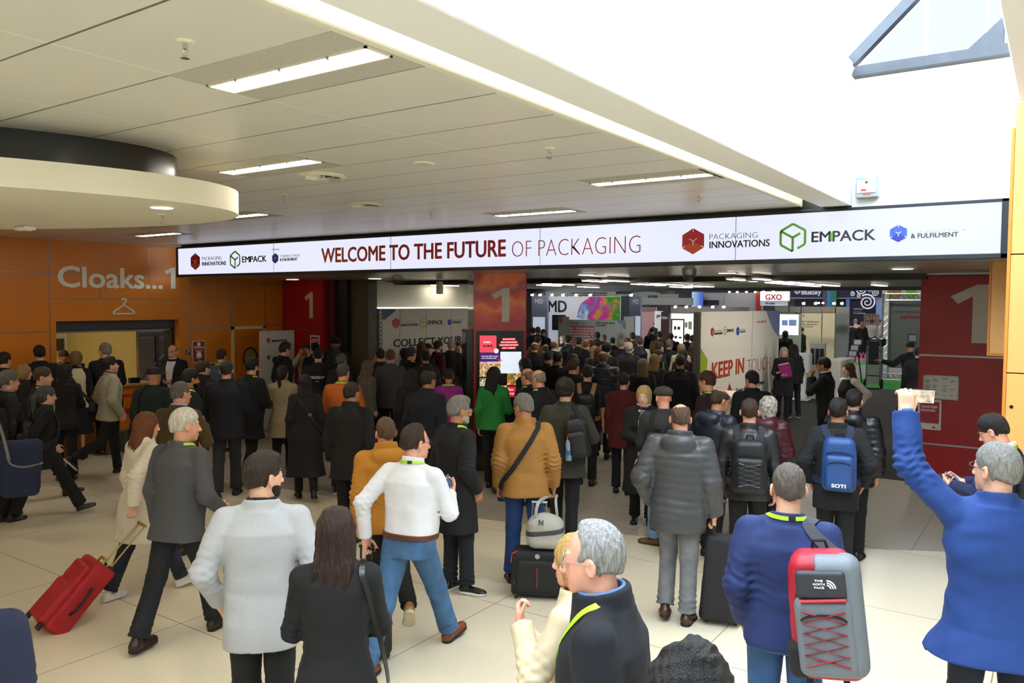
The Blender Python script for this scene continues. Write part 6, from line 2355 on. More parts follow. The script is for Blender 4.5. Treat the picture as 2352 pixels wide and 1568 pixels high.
def person(label, px, py, h, phi, sex='m', bulk=1.0, skin='fair', hair=('short', '3A2A1E'), top=None, legs=None, shoes=('151515', '151515'),
           lod=None, pose=None, lanyard=False, glasses=None, beard=None, face=True, under=None, ground=0.0, anchor='head', bare=False, shift=0.0, out=None):
    """px, py: the top of the head in the photograph's frame; h: standing height; phi: 0 faces away from the camera, 90 faces right."""
    pose = dict(pose or {})
    if lod is None:
        dist = (EYE - h) * F / max(20, py - 694)
        lod = 'n' if dist < 7.8 else 'm' if dist < 13 else 'f'
    fg = Fig(h, sex, bulk, **pose)
    hx, hy = heading(px, py, phi)
    yaw = math.atan2(-hx, hy)
    Rw = Rz(math.degrees(yaw))
    hairy = 0.012 if hair[0] not in ('fringe', 'bald', 'crop', 'none') else .002
    topz = float(fg.top[2]) + hairy * fg.k + ground
    tp = atZ(px, py, topz)
    off = Rw @ fg.hc
    loc = np.array([tp[0] - off[0], tp[1] - off[1], ground])
    if shift:
        u = ray(px, py)
        loc[:2] += u[:2] / np.linalg.norm(u[:2]) * shift
    M = Matrix.Translation(loc) @ Matrix.Rotation(yaw, 4, 'Z')
    vb, vc, vh = VOX[lod]
    fine = face and lod != 'f'
    fk = (h, sex, bulk, str(sorted(pose.items())), lod)

    def bodymake():
        lo, hi = fg.bounds(fg.all_pts(), .13)
        lo[2] = -.02 if ground == 0 and 'seat' not in pose else lo[2]
        return nets(lambda P: fg.body_d(P, fine), lo, hi, vb)

    def bodypost(v, q):
        mi = np.zeros(len(q), int)
        if fine:
            c = centroid(v, q).astype(f4)
            p = fg.headf(c)
            x, y, z = np.abs(p[:, 0]), p[:, 1], p[:, 2]
            mi[(x < .025 * (1 - ((z + .07) / .03) ** 2 * .6)) & (y > .083) & (z > -.083) & (z < -.0575)] = 1
            de = np.sqrt((x - .032) ** 2 + (y - .0775) ** 2 + (z - .003) ** 2)
            ey = (de < .0155) & (y > .0845) & (np.abs(z - .003) < .0065)
            mi[ey] = 2
            mi[ey & ((x - .032) ** 2 + (z - .003) ** 2 < .0062 ** 2)] = 3
            mi[(x > .013) & (x < .052) & (np.abs(z - .0285 + (x - .03) ** 2 * 6) < .0045) & (y > .065)] = 4
        return mi, 5
    root = child('person', ('body', fine) + fk, bodymake, skin_mats(skin, hair[1] if hair[0] not in ('turban', 'beanie', 'flatcap', 'cap', 'scarf') else '2A2018'), None, bodypost)
    root.matrix_world = M
    tag(root, label, 'person')
    r = out or Person()
    r.fg, r.root, r.M, r.Rw, r.loc, r.lod = fg, root, M, Rw, loc, lod
    # hair or headgear
    if hair[0] != 'none':
        hs = hair[0]
        nm = {'turban': 'turban', 'beanie': 'beanie', 'flatcap': 'flat_cap', 'cap': 'cap', 'scarf': 'headscarf'}.get(hs, 'hair')
        lo, hi = fg.hc - .2 * fg.k, fg.hc + .18 * fg.k
        if hs in ('long', 'curlylong', 'pony', 'scarf'):
            lo = lo - V3(.03, .06, .22)
            lo = np.minimum(lo, np.min([fg.unhead((sx, sy, -.38)) for sx in (-.14, .14) for sy in (-.2, 0)], axis=0))
            hi = np.maximum(hi, np.max([fg.unhead((sx, sy, -.38)) for sx in (-.14, .14) for sy in (-.2, 0)], axis=0))
        m = hair_mat(hair[1]) if nm == 'hair' else (hair[2] if len(hair) > 2 else cloth(hair[1], 'cotton'))
        child(nm, ('hair', hs) + fk, lambda: nets(hair_fn(fg, hs), lo, hi, vh), [m], root)
    if beard:
        child('beard', ('beard',) + fk, lambda: nets(beard_fn(fg), fg.hc - .16, fg.hc + .12, vh), [hair_mat(beard)], root)
    # clothes
    tk = dict(top or {})
    col, kd, nm = tk.pop('c', '1A1A1C'), tk.pop('m', 'wool'), tk.pop('n', 'jacket')
    tf = top_fn(fg, nm, **tk)
    r.topf = tf
    body_pts = [fg.T((sx * .3, sy, sz)) for sx in (-1, 1) for sy in (-.3, .28) for sz in (max(-.95, tk.get('hem', -.16) - .02), .66)]
    apts = [p for a in fg.arm for p in a]
    lo, hi = fg.bounds(body_pts + apts, .09)
    legk = dict(legs or {})
    lc, lm, ln = legk.pop('c', '17171A'), legk.pop('m', 'wool'), legk.pop('n', 'trousers')
    child(nm, ('top', nm, str(sorted(tk.items()))) + fk, lambda: nets(tf, lo, hi, vc), [cloth(col, kd)], root)
    if under:
        uk = dict(under)
        if uk.get('hem', -.2) > .1:
            uk['nosleeve'] = True
        uc, um, un = uk.pop('c'), uk.pop('m', 'cotton'), uk.pop('n', 'shirt')
        ulo = tk.get('hem', -.16)
        uf = top_fn(fg, un, **uk)
        child(un, ('under', un, str(sorted(uk.items()))) + fk, lambda: nets(uf, lo, hi, vc * .9), [cloth(uc, um)], root)
    llo, lhi = fg.bounds([p for a in fg.leg for p in a] + [fg.T((.26, .2, .15)), fg.T((-.26, -.2, -.2))], .12)
    if ln == 'skirt':
        lf = skirt_fn(fg, **legk)
    else:
        lf = legs_fn(fg, **legk)
    child(ln, ('legs', ln, str(sorted(legk.items()))) + fk, lambda: nets(lf, llo, lhi, vc), [cloth(lc, lm)], root)
    r.legf = lf
    if shoes:
        for i in (0, 1):
            sf, an, R = shoe_fn(fg, i, boot=len(shoes) > 2)
            c = [an + R @ (V3(sx * .08, sy, sz) * fg.k) for sx in (-1, 1) for sy in (-.11, .22) for sz in (-.1, .1)]
            slo, shi = fg.bounds(c, .01)

            def post(v, q, an=an, R=R):
                p = (centroid(v, q).astype(f4) - an) @ R / fg.k
                return (p[:, 2] < -.060).astype(int), 2
            child('shoe', ('shoe', i, len(shoes) > 2) + fk, lambda: nets(sf, slo, shi, vh), [cloth(shoes[0], 'leather'), mat('sole', shoes[1], .7)], root, post)
    if lanyard:
        pts = [(0.0, -.088, .553), (.06, -.068, .555), (.095, -.01, .545), (.088, .07, .49), (.06, .13, .38), (.012, .15, .22)]
        half = [fg.T(p) for p in pts]
        oth = [fg.T((-x, y, z)) for x, y, z in pts[1:]]
        path = spline(list(reversed(half)) + oth, 44)
        path, nn = snap(path, tf, .004, only_out=False, it=6)
        ribbon('lanyard', path, nn, .020 * fg.k, .002, mat('lime_ribbon', 'A8D62C', .5), root)
        if lod == 'n':
            ribbon('lanyard_clip', path[19:22], nn[19:22], .022 * fg.k, .005, M_black, root)
    if glasses:
        gm = mat('spectacle_frame', glasses, .3, .3)
        g = MB()
        T = lambda p: Vector(fg.unhead(p))
        for sx in (-1, 1):
            cx, cy, cz = sx * .033, .104, .0
            g.tube([T((cx + .025 * math.cos(a), cy - abs(math.cos(a)) * 0 - (.006 if math.cos(a) * sx > 0 else 0), cz + .019 * math.sin(a))) for a in np.linspace(0, 2 * math.pi, 14, endpoint=False)], .0022, 5, closed=True)
            g.tube([T((sx * .058, .098, .006)), T((sx * .074, .05, .008)), T((sx * .083, .0, .004))], .002, 5)
        g.tube([T((-.009, .108, .004)), T((.009, .108, .004))], .002, 5)
        o = g.build('glasses', gm, None, True)
        o.parent = root
        o.matrix_parent_inverse = Matrix.Identity(4)
    PEOPLE.append(r)
    return r


QUEUE = []


def P(label, px, py, h, phi, *a, **k):
    """note a person; standing places are settled together in settle()"""
    r = Person()
    QUEUE.append((r, label, px, py, h, phi, a, k))
    return r


def settle(free=()):
    """move people a little along their lines of sight until nobody stands inside a wall or another person, then build them"""
    D, U, K = [], [], []
    for r, label, px, py, h, phi, a, k in QUEUE:
        p = atZ(px, py, h + .01)[:2]
        d = float(np.linalg.norm(p)) + k.pop('shift', 0.0)
        D.append(d)
        U.append(p / np.linalg.norm(p))
        K.append(k.pop('free', False))
    D0, D, U = np.array(D), np.array(D), np.array(U)
    for it in range(161):                       # the last round only keeps people out of the walls
        X = U * D[:, None]
        for i in range(len(D)):
            if K[i]:
                continue
            x, y = X[i]
            lim = None
            if x < -13.55:
                lim = D[i] * 13.5 / -x
            elif x < -11.1 and 11.15 < y < 12.4:
                lim = D[i] * 11.1 / y
            elif x < -10.95 and y > 11.6:
                lim = D[i] * 10.9 / -x if U[i][0] / U[i][1] < -.72 else None
            elif -5.95 < x < -5.15 and 14.0 < y < 20:
                lim = D[i] * (14.0 / y if U[i][0] / U[i][1] < -.36 else 5.1 / -x)
            if lim is not None and lim < D[i]:
                D[i] = lim
        if it == 160:
            break
        X = U * D[:, None]
        for i in range(len(D)):
            v = X - X[i]
            q = np.hypot(v[:, 0], v[:, 1])
            for j in np.where((q < .50) & (np.arange(len(D)) > i))[0]:
                lat = abs(float(v[j] @ np.array([-U[i][1], U[i][0]])))
                need = math.sqrt(max(0, .25 - lat * lat))
                rad = D[j] - D[i]
                push = (need - abs(rad)) * .26
                if push > 0:
                    sg = 1 if rad > 0 or (rad == 0 and j > i) else -1
                    D[j] += sg * push * (0 if K[j] else 1)
                    D[i] -= sg * push * (0 if K[i] else 1)
        D = np.clip(D, D0 - 2.6, D0 + 1.6)
    for (r, label, px, py, h, phi, a, k), d0, d, fr in zip(QUEUE, D0, D, K):
        h2 = h
        if abs(d - d0) > .02:
            h2 = EYE - (EYE - h - .01) * d / (float(np.linalg.norm(atZ(px, py, h + .01)[:2]))) - .01
            h2 = min(max(h2, h - .10), h + .10)
        u = ray(px, py)[:2]
        sh = d - float(np.linalg.norm(atZ(px, py, h2 + .01)[:2]))
        person(label, px, py, h2, phi, *a, shift=sh, out=r, **k)


def held(r, name, fn, lo, hi, vox, m, label, cat, group=None):
    """a thing carried or worn by a person: an object of its own, standing where that person carries it"""
    v, q = nets(fn, lo, hi, vox)
    me = to_mesh(name, v, q)
    o = bpy.data.objects.new(name, me)
    C.objects.link(o)
    o.matrix_world = r.M
    set_mats(o, [m])
    return tag(o, label, cat, group)


def hold_empty(r, name, label, cat, group=None):
    o = bpy.data.objects.new(name, None)
    C.objects.link(o)
    o.matrix_world = r.M
    return tag(o, label, cat, group)


def part(o, parent):
    o.parent = parent
    o.matrix_parent_inverse = Matrix.Identity(4)
    return o


def sdf_part(name, fn, lo, hi, vox, m, parent):
    v, q = nets(fn, np.array(lo), np.array(hi), vox)
    me = to_mesh(name, v, q)
    o = bpy.data.objects.new(name, me)
    C.objects.link(o)
    set_mats(o, [m])
    return part(o, parent)
# ============================================================ THE CROWD
def blz(c, m='wool', **k):
    return dict(dict(c=c, m=m, n='blazer', hem=-.17, t=.020, collar=(.013, .082, .010), loose=.008, fold=.0045), **k)


def jkt(c, m='wool', **k):
    return dict(dict(c=c, m=m, n='jacket', hem=-.13, t=.026, collar=(.022, .083, .011), loose=.012, fold=.006), **k)


def coat(c, m='wool', **k):
    return dict(dict(c=c, m=m, n='coat', hem=-.46, t=.026, flare=.03, collar=(.020, .084, .012), loose=.012, fold=.005), **k)


def puf(c, **k):
    return dict(dict(c=c, m='shine', n='padded_jacket', hem=-.18, t=.045, collar=(.035, .088, .014), loose=.020, quilt=.010, fold=.004), **k)


def jum(c, m='knit', **k):
    return dict(dict(c=c, m=m, n='jumper', hem=-.12, t=.020, collar=(.012, .074, .008), loose=.010, fold=.006), **k)


def sht(c, m='cotton', **k):
    return dict(dict(c=c, m=m, n='shirt', hem=.0, t=.012, collar=(.024, .070, .007), loose=.014, fold=.006), **k)


def tro(c, m='wool', **k):
    return dict(dict(c=c, m=m, ra=.054), **k)


JEAN = lambda c='2E5078': tro(c, 'denim', ra=.056)
BLK = tro('121214')
WALK = dict(legs=((22, 5), (-15, 24)))
WALK2 = dict(legs=((-15, 24), (22, 5)))
STEP = dict(legs=((12, 8), (-8, 12)))
STEP2 = dict(legs=((-8, 12), (12, 8)))


def po(base=None, **k):
    return dict(base or {}, **k)


R = {}

# ---- nearest figures
R['grey'] = P('man in pale grey blazer seen from behind with dark quiff and trimmed beard', 605, 1037, 1.80, 10, bulk=1.08, hair=('quiff', '2A1D15'), beard='1C1310', top=blz('B2B3B5', 'tweed', hem=-.19), legs=tro('0E0E10', ra=.060),
              pose=dict(arms=('pocket', 'pocket'), head=(48, -2, 0), lean=2), under=sht('1A1A1E', hem=.2, t=.014, collar=(.026, .072, .007)))
R['longhair'] = P('woman with very long dark auburn hair in a black blazer, shoulder bag with gold chain', 772, 1160, 1.66, 3, 'f', hair=('long', '2E1812'), top=blz('0F0F11', hem=-.07, flare=.012), legs=tro('0E0E10', ra=.058), pose=dict(arms=('front', 'front'), head=(5, 2, 0)))
R['white'] = P('man striding in a white shirt and blue jeans with brown belt, holding a phone', 955, 973, 1.82, 32, bulk=1.12, skin='pink', hair=('recede', '35231A'), top=sht('E6E6EC', hem=.045, belly=.03, collar=(.028, .072, .008), fold=.005), legs=tro('3E648C', 'denim', ra=.056, topz=.07, t=.016),
               shoes=('7A3B1E', '24160E'), lanyard=True, glasses='2A2A30', pose=dict(legs=((-24, 8), (30, 4)), lean=6, arms=(((.10, -.10, -.46), (.5, -1, 0), None, (-1, 0, 0), 1.3), 'phone'), head=(28, 0, 0)))
R['beige'] = P('woman with long auburn hair in a cream trench coat pulling a red suitcase', 338, 944, 1.68, 62, 'f', skin='fair', hair=('long', '6E3A1C'), top=coat('D6CCBC', 'cotton', hem=-.36, flare=.05, t=.030, collar=(.03, .086, .014)), legs=tro('1C2438', 'denim', ra=.050), shoes=('E8E6E2', 'E0DEDA'),
               pose=dict(legs=((-14, 10), (24, 4)), arms=('down', ((.09, -.20, -.46), (.4, -1, 0), None, (-1, 0, 0), 1.3)), head=(6, 4, 0)))
R['whitehair'] = P('white-haired man in a charcoal blazer walking beside the cream coat woman', 425, 936, 1.82, 45, bulk=1.1, skin='pink', hair=('short', 'D8D2C4'), top=blz('4A4B50', 'tweed', hem=-.14, flare=.025), legs=tro('14161E', ra=.060), shoes=('2C1812', '1A100C'), lanyard=True,
                   pose=dict(legs=((-18, 6), (20, 6)), arms=('down', ((.04, .20, -.40), (.4, -1, 0), (-.2, 1, .1), (-1, 0, 0), 1.0)), head=(30, 0, 0), lean=5))
R['raised'] = P('grey-haired man in a blue chore jacket holding a phone high in his left hand', 2290, 1016, 1.90, -12, bulk=1.1, skin='fair', hair=('short', '8E8A84'), top=jkt('173B7C', 'cotton', hem=-.20, flare=.085, fold=.010, loose=.016, collar=(.026, .080, .008)), legs=tro('1C2230', 'denim', ra=.060), glasses='3A3A3E',
                pose=dict(arms=(((.20, .10, .46), (1, -.1, -.5), (.02, .15, .98), (.25, .95, 0), .85), ((.12, .10, -.44), (.5, -1, 0), None, (-1, 0, 0), .6)), head=(-42, -4, 0), lean=2, stance=.13))
R['navy_glasses'] = P('dark-haired man with glasses in navy jumper and black backpack, looking down at his phone', 2283, 950, 1.78, -72, skin='pink', hair=('short', '1C1613'), top=jum('1A2248', hem=-.14), legs=tro('15181F'), glasses='141414', lanyard=True, pose=dict(arms=('read', 'read'), head=(-5, 22, 0)),
                      under=sht('E4E4E0', hem=.2, t=.014, collar=(.030, .074, .008)))
R['sweater'] = P('man with receding grey hair in a navy sweatshirt, red and grey backpack on one shoulder', 1812, 1066, 1.80, 4, bulk=1.08, skin='fair', hair=('crop', '5A5048'), top=jum('18295A', 'cotton', hem=-.08, t=.024, fold=.007), legs=tro('2F527E', 'denim', ra=.060), lanyard=True,
                 pose=dict(arms=('sidepocket', 'sidepocket'), head=(-12, 2, 0), stance=.12))
R['front'] = P('grey-haired man in gold-rimmed glasses and black coat in profile at the bottom centre', 1362, 1196, 1.80, -78, bulk=1.1, skin='pink', hair=('recede', '9C9A96'), top=coat('0E1018', hem=-.45, collar=(.03, .09, .014)), legs=BLK, lanyard=True, glasses='8A8478', lod='n',
               pose=dict(arms=('down', 'down'), head=(-4, 2, 0), lean=4), under=sht('5A78A8', hem=.15, t=.02, collar=(.036, .080, .008)))
R['blonde_front'] = P('blonde woman in a beige coat half hidden behind the grey-haired man in black coat', 1322, 1222, 1.68, -62, 'f', skin='pink', hair=('bob', 'C09A58'), top=coat('CDBB9A', 'cotton', hem=-.42), legs=BLK, pose=dict(arms=(((-.02, .24, -.06), (.5, .1, -1), (-.2, .15, .95), (-.3, -1, 0), 1.25), ((-.02, .30, -.24), (.5, -.2, -1), (-.6, .6, .2), (0, -.6, .6), .8))))
R['curly'] = P('person with black curly hair seen from above at the bottom edge of the frame', 1594, 1476, 1.72, 10, hair=('curly', '0E0D0D'), skin='brown', top=jkt('15161A'), legs=BLK, lod='n')
R['corner'] = P('person in a dark navy jacket cut off by the bottom left corner', -105, 1225, 1.76, 25, bulk=1.1, hair=('short', '2A2420'), top=blz('161C34', hem=-.22), legs=BLK)
R['puffer'] = P('balding man in a charcoal padded jacket and grey jeans carrying a black suit bag', 1563, 927, 1.80, 8, bulk=1.12, skin='pink', hair=('bald', '5A4332'), top=puf('3E3F42', hood=True, hem=-.20, quilt=.006), legs=tro('6E7074', 'denim', ra=.056), shoes=('3C2014', '1C100A'),
                pose=dict(legs=((14, 34), (-3, 4)), arms=('pocket', 'carry'), head=(-16, 6, 0)))
R['mustard'] = P('brown-haired man in a mustard hooded jacket walking behind the white shirt man', 885, 958, 1.69, -8, hair=('short', '5E4530'), top=jkt('B2761E', 'cotton', t=.034, hood=True, collar=(.05, .090, .010), fold=.008), legs=tro('14161C'), shoes=('9A7040', 'C8B898'), skin='pink',
                 pose=dict(legs=((16, 6), (-24, 40)), arms=('down', 'down'), head=(-10, 0, 0), lean=6))
R['hoka'] = P('grey-haired man with white-framed glasses and goatee in a long black coat', 1055, 908, 1.78, 55, bulk=1.05, skin='tan', hair=('quiff', '7E7C78'), beard='C8C4BC', top=coat('0D0F16', hem=-.36), legs=tro('161B26', 'denim', ra=.052), shoes=('131315', 'DAD6CC'), lanyard=True, glasses='D8D8DC',
              pose=dict(legs=((4, 6), (8, 6)), toes=(10, 60), arms=('down', 'pocket'), head=(14, 0, 0)))
R['caramel'] = P('grey-haired man in a caramel jacket with black strap across his back and blue jeans', 1202, 903, 1.77, -2, bulk=1.12, skin='tan', hair=('short', '77736E'), top=jkt('9A6C30', 'cotton', hem=-.12, flare=.02, t=.032, fold=.008, collar=(.034, .086, .012)), legs=tro('1F3E74', 'denim', ra=.062), shoes=('1A1A1C', '2A2A2A'),
                 pose=dict(arms=(((.06, .06, -.51), (.3, -1, 0), None, (-1, 0, 0), 1.2), ((.08, .05, -.51), (.3, -1, 0), (0, .1, -1), (-1, 0, 0), 1.5)), head=(-42, 8, 0), stance=.12))
R['olive'] = P('dark-haired man in an olive overcoat with a black bag over his right shoulder', 1300, 870, 1.80, 5, hair=('curly', '1E1714'), top=coat('34342A', hem=-.20, flare=.04), legs=tro('111113', ra=.050), pose=dict(STEP, arms=('down', 'strap'), head=(22, 0, 0)), beard='2A2018')
R['packman'] = P('brown-haired man with a plain black laced backpack beside the headscarf woman', 1722, 916, 1.74, 0, hair=('crop', '3A2A20'), skin='pink', top=jkt('15161A', 'shine', fold=.004), legs=tro('111215', ra=.058), pose=dict(STEP2, arms=('down', 'down')))
R['soti'] = P('dark-haired man in black with a blue backpack lettered in white', 1926, 913, 1.74, 0, bulk=1.05, hair=('short', '191512'), skin='tan', top=jkt('121317', fold=.004, hem=-.22), legs=tro('0F0F12', ra=.064), pose=dict(arms=('pocket', 'pocket'), head=(8, 0, 0)))
R['hood'] = P('person in a black hooded padded jacket just beyond the blue backpack', 1962, 893, 1.74, 8, hair=('short', '1A1614'), top=puf('101116', hood=True), legs=BLK)
R['flatcap'] = P('man in a checked flat cap and charcoal jacket with black rucksack and pale jeans', 1524, 885, 1.75, 2, skin='pink', hair=('flatcap', '3A3430', mat('checked_cap', '3C3632', .9, var=.6, vscale=38)), top=blz('2C2C2E', hem=-.14), legs=tro('6E94C0', 'denim', ra=.060), shoes=('6A4A26', '3A2816'),
                 pose=dict(legs=((10, 4), (-14, 12)), toes=(70, 10), arms=('front', 'pocket'), head=(-24, 4, 0)))
R['blondescarf'] = P('blonde woman facing this way in an open black coat, pink scarf and patterned black top', 1479, 884, 1.66, 176, 'f', skin='pale', hair=('fringebob', 'C8A868'), top=coat('101012', hem=-.52, flare=.05), legs=BLK, shoes=('131315', '131315', 1), lod='n',
                     pose=dict(arms=('hip', 'front'), head=(14, 2, 0)))
R['headscarf'] = P('woman in a black and white checked headscarf and maroon padded jacket', 1766, 909, 1.64, 14, 'f', hair=('scarf', 'C8C0B4', mat('checked_scarf', 'B4AC9E', .9, var=.8, vscale=34)), skin='tan', top=puf('4A1420', hood=True, hem=-.25), legs=BLK, pose=dict(arms=('front', 'front')))
R['hoodnavy'] = P('balding man with black-framed glasses in a navy hooded jacket by the white counter', 1655, 892, 1.76, 42, skin='tan', hair=('bald', '3A2A1E'), top=jkt('16202E', 'shine', hood=True, t=.036), legs=BLK, glasses='0E0E10', pose=dict(head=(20, 10, 0), arms=('front', 'front')))
R['green'] = P('woman with a straight black bob in a bright green blazer facing the kiosk screen', 1136, 841, 1.74, 14, 'f', hair=('long', '120F0F'), top=blz('1E7A34', hem=-.07, flare=.01), legs=tro('101012', ra=.048), shoes=('0E0E10', '0E0E10', 1), pose=dict(STEP, arms=('down', 'front'), head=(20, 0, 0)))
R['brownblz'] = P('grey-haired man in a brown blazer gripping his shoulder strap', 415, 877, 1.78, 32, bulk=1.08, skin='pink', hair=('crop', '6A6258'), top=blz('4A3820', 'tweed', hem=-.16), legs=tro('3A3A3C'), pose=dict(arms=('down', 'strap'), head=(26, 0, 0)), under=sht('B8BCCC', hem=.2, t=.014, collar=(.030, .074, .008)))
R['blackcoat'] = P('man with shaved dark hair in a plain black overcoat behind the mustard jacket', 808, 878, 1.74, 22, bulk=1.08, skin='tan', hair=('crop', '2A221C'), top=coat('131314', hem=-.24, collar=(.038, .086, .012)), legs=tro('111113'), pose=dict(head=(18, 0, 0)))
R['navymid'] = P('balding man in a navy jacket in front of the woman in magenta', 984, 849, 1.78, 30, bulk=1.1, skin='tan', hair=('thin', '241C18'), top=jkt('111420', collar=(.035, .084, .012)), legs=BLK, pose=dict(head=(16, 0, 0)))
R['magenta'] = P('woman with short dark hair in a magenta top and lanyard by the pillar', 1031, 845, 1.66, 4, 'f', hair=('short', '241A16'), skin='tan', top=jum('8E2284', 'cotton', fold=.003), legs=BLK, lanyard=True, pose=dict(arms=('front', 'front'), head=(0, 12, 0)))
R['navycoat'] = P('tall man in a navy overcoat and grey trousers seen squarely from behind', 520, 829, 1.84, 8, bulk=1.1, skin='pink', hair=('crop', '2C2622'), top=coat('0F121C', hem=-.17), legs=tro('2A2C32', ra=.060), pose=dict(STEP2, arms=('front', 'front')))
R['grpony'] = P('woman with grey ponytail all in black striding right', 107, 884, 1.66, 72, 'f', hair=('pony', '4A4848'), top=jkt('0E0E10', hem=-.22), legs=tro('0E0E10', ra=.068), shoes=('111113', '111113'), pose=dict(legs=((-20, 6), (30, 4)), arms=('swingf', 'swingb'), head=(4, 4, 0)))
R['overshirt'] = P('young man in a sand overshirt and black trousers looking up to the right', 252, 819, 1.79, 70, hair=('quiff', '241A16'), skin='pink', top=jkt('A09A84', 'cotton', hem=-.10, t=.028, fold=.007, collar=(.026, .080, .010)), legs=tro('101012', ra=.046), shoes=('161618', 'C8C4BA'), lod='n',
                   pose=dict(legs=((12, 6), (-22, 44)), arms=('pocket', 'pocket'), head=(6, -14, 0)), under=sht('16161A', hem=.2, t=.016, collar=(.04, .068, .008)))
R['longcoat'] = P('woman with dark hair in a long black coat with a clipped strap, walking away', 700, 858, 1.66, -3, 'f', hair=('long', '15110F'), top=coat('101012', hem=-.60, flare=.07), legs=tro('101012', ra=.042), pose=dict(legs=((8, 6), (-10, 26)), arms=('down', 'down')))
R['ponybeige'] = P('woman with a long brown ponytail in a fitted beige coat', 650, 838, 1.68, 4, 'f', hair=('pony', '241712'), top=coat('9A8868', hem=-.30, flare=.03), legs=tro('101012', ra=.050), shoes=('131315', '131315'), pose=dict(legs=((-6, 10), (10, 6)), arms=('front', 'front'), head=(20, 0, 0)))
R['orange'] = P('man in a bright orange shirt with lanyard, greying cropped hair', 789, 835, 1.78, 12, bulk=1.05, skin='pink', hair=('crop', '4A443E'), top=sht('B4560E', hem=-.10, t=.018), legs=tro('14161E'), shoes=('16161A', 'D8D4CC'), lanyard=True, pose=dict(arms=('front', 'front'), head=(22, 0, 0)))
R['bigblack'] = P('broad man with cropped hair and lanyard in a black jacket behind the flat cap man', 1563, 814, 1.80, 2, bulk=1.15, skin='tan', hair=('crop', '2A2220'), top=jkt('111217'), legs=BLK, lanyard=True)
R['navypuf'] = P('bald man in a ribbed navy padded coat with a maroon scarf', 1385, 806, 1.82, 2, bulk=1.12, skin='tan', hair=('bald', '6A5A48'), top=puf('121725', hem=-.30), legs=tro('131826', 'denim'), shoes=('3A1E12', '1A100A'), pose=dict(STEP, head=(0, 0, 0)))
R['maroon'] = P('woman with short dark red hair in a maroon top', 1434, 856, 1.66, 6, 'f', hair=('short', '241212'), top=jum('4E1018', hem=-.26, t=.028), legs=BLK, pose=dict(head=(14, 6, 0)))
R['redbrown'] = P('red-haired man with glasses in a dark maroon jumper facing left by the white panel', 1624, 851, 1.78, -62, skin='pink', hair=('short', '4A2C1C'), top=jum('25151A'), legs=BLK, glasses='1A1A1C', lanyard=True)
R['blackyoung'] = P('young man with black hair in a black jacket right of the keep in touch lettering', 1727, 850, 1.74, -12, hair=('short', '0F0E0E'), skin='pink', top=jkt('111217'), legs=BLK, pose=dict(head=(-28, 0, 0)))
R['bald1'] = P('bald man with thin glasses and lanyard in navy beside the kiosk screen', 1236, 849, 1.77, -38, bulk=1.1, skin='pink', hair=('fringe', '9A8A7C'), top=jkt('10121C'), legs=BLK, lanyard=True, glasses='5A5A60', pose=dict(head=(-12, 8, 0)))
R['bald2'] = P('pink bald man with lanyard directly in front of the kiosk screen', 1211, 845, 1.76, -48, skin='pink', hair=('fringe', '8A6A58'), top=jkt('0F1016'), legs=BLK, lanyard=True, shift=.45)
R['kioskdark'] = P('dark-haired person bending toward the kiosk screen', 1206, 832, 1.78, -52, skin='brown', hair=('short', '120F0E'), top=jkt('121318'), legs=BLK, shift=.9, pose=dict(head=(0, 14, 0)))
R['cap'] = P('person in a black cap and dark green jumper carrying a shoulder bag', 354, 841, 1.74, 22, hair=('cap', '121214'), skin='tan', top=jum('152420', hem=-.16), legs=BLK, pose=dict(head=(20, 0, 0)))
R['beardblack'] = P('young man with thick dark beard in black facing right', 437, 846, 1.76, 66, skin='tan', hair=('quiff', '14100E'), beard='14100E', top=jkt('101114'), legs=BLK, lanyard=True)
R['scarfman'] = P('man with thinning grey hair and dark scarf facing right', 467, 833, 1.76, 52, skin='fair', hair=('thin', '38322E'), top=jkt('121316', collar=(.05, .088, .014)), legs=BLK, shift=.6)
R['blueshirt'] = P('man in a slate blue shirt near the red cloakroom poster', 509, 801, 1.78, 36, skin='pink', hair=('short', '2C241F'), top=sht('3A465C', hem=-.10, t=.018), legs=BLK, lanyard=True)
R['beardcoat'] = P('man with glasses and black beard in a black coat and lanyard before the round window', 580, 821, 1.80, 48, bulk=1.15, skin='pink', hair=('short', '14110F'), beard='1A1512', top=coat('0F0F12', hem=-.30), legs=BLK, shoes=('8A5A24', '2A1C10'), lanyard=True, glasses='151517', pose=dict(STEP, arms=('front', 'front')))

# ---- the left side
P('dark-haired man at the far left edge in a dark jacket facing right', 10, 808, 1.76, 40, hair=('short', '1E1814'), top=jkt('15161A'), legs=BLK, lod='m')
P('man with neat black hair in a black jacket against the orange wall', 90, 788, 1.80, -8, hair=('short', '120F0E'), skin='pink', top=jkt('0F1014'), legs=BLK, pose=dict(arms=('phone', 'phone')))
P('grey-haired man with glasses in a charcoal suit at the left edge', 20, 849, 1.78, 72, hair=('short', '6A645C'), skin='pink', top=blz('1C1A1A'), legs=BLK, glasses='4A4A4E', under=sht('8A7A88', hem=.2, t=.012, collar=(.034, .076, .008)))
P('blonde woman with glasses in black facing right', 55, 835, 1.68, 70, 'f', hair=('bob', '9A7A48'), top=jkt('101114'), legs=BLK, glasses='2A2A2C', lod='m')
P('man with light brown hair and navy jacket turning to the right', 99, 842, 1.78, 98, hair=('short', '4E4034'), skin='fair', top=jkt('10131E'), legs=BLK, lanyard=True, shoes=('24160E', '24160E'), pose=dict(WALK, head=(4, 0, 0)), lod='n')
P('woman with long dark curly hair in black wide trousers by the counter', 147, 837, 1.68, 6, 'f', hair=('curlylong', '14100F'), top=jkt('0F0F11', hem=-.16), legs=tro('0F0F11', ra=.072), pose=dict(arms=('front', 'front')), lod='m')
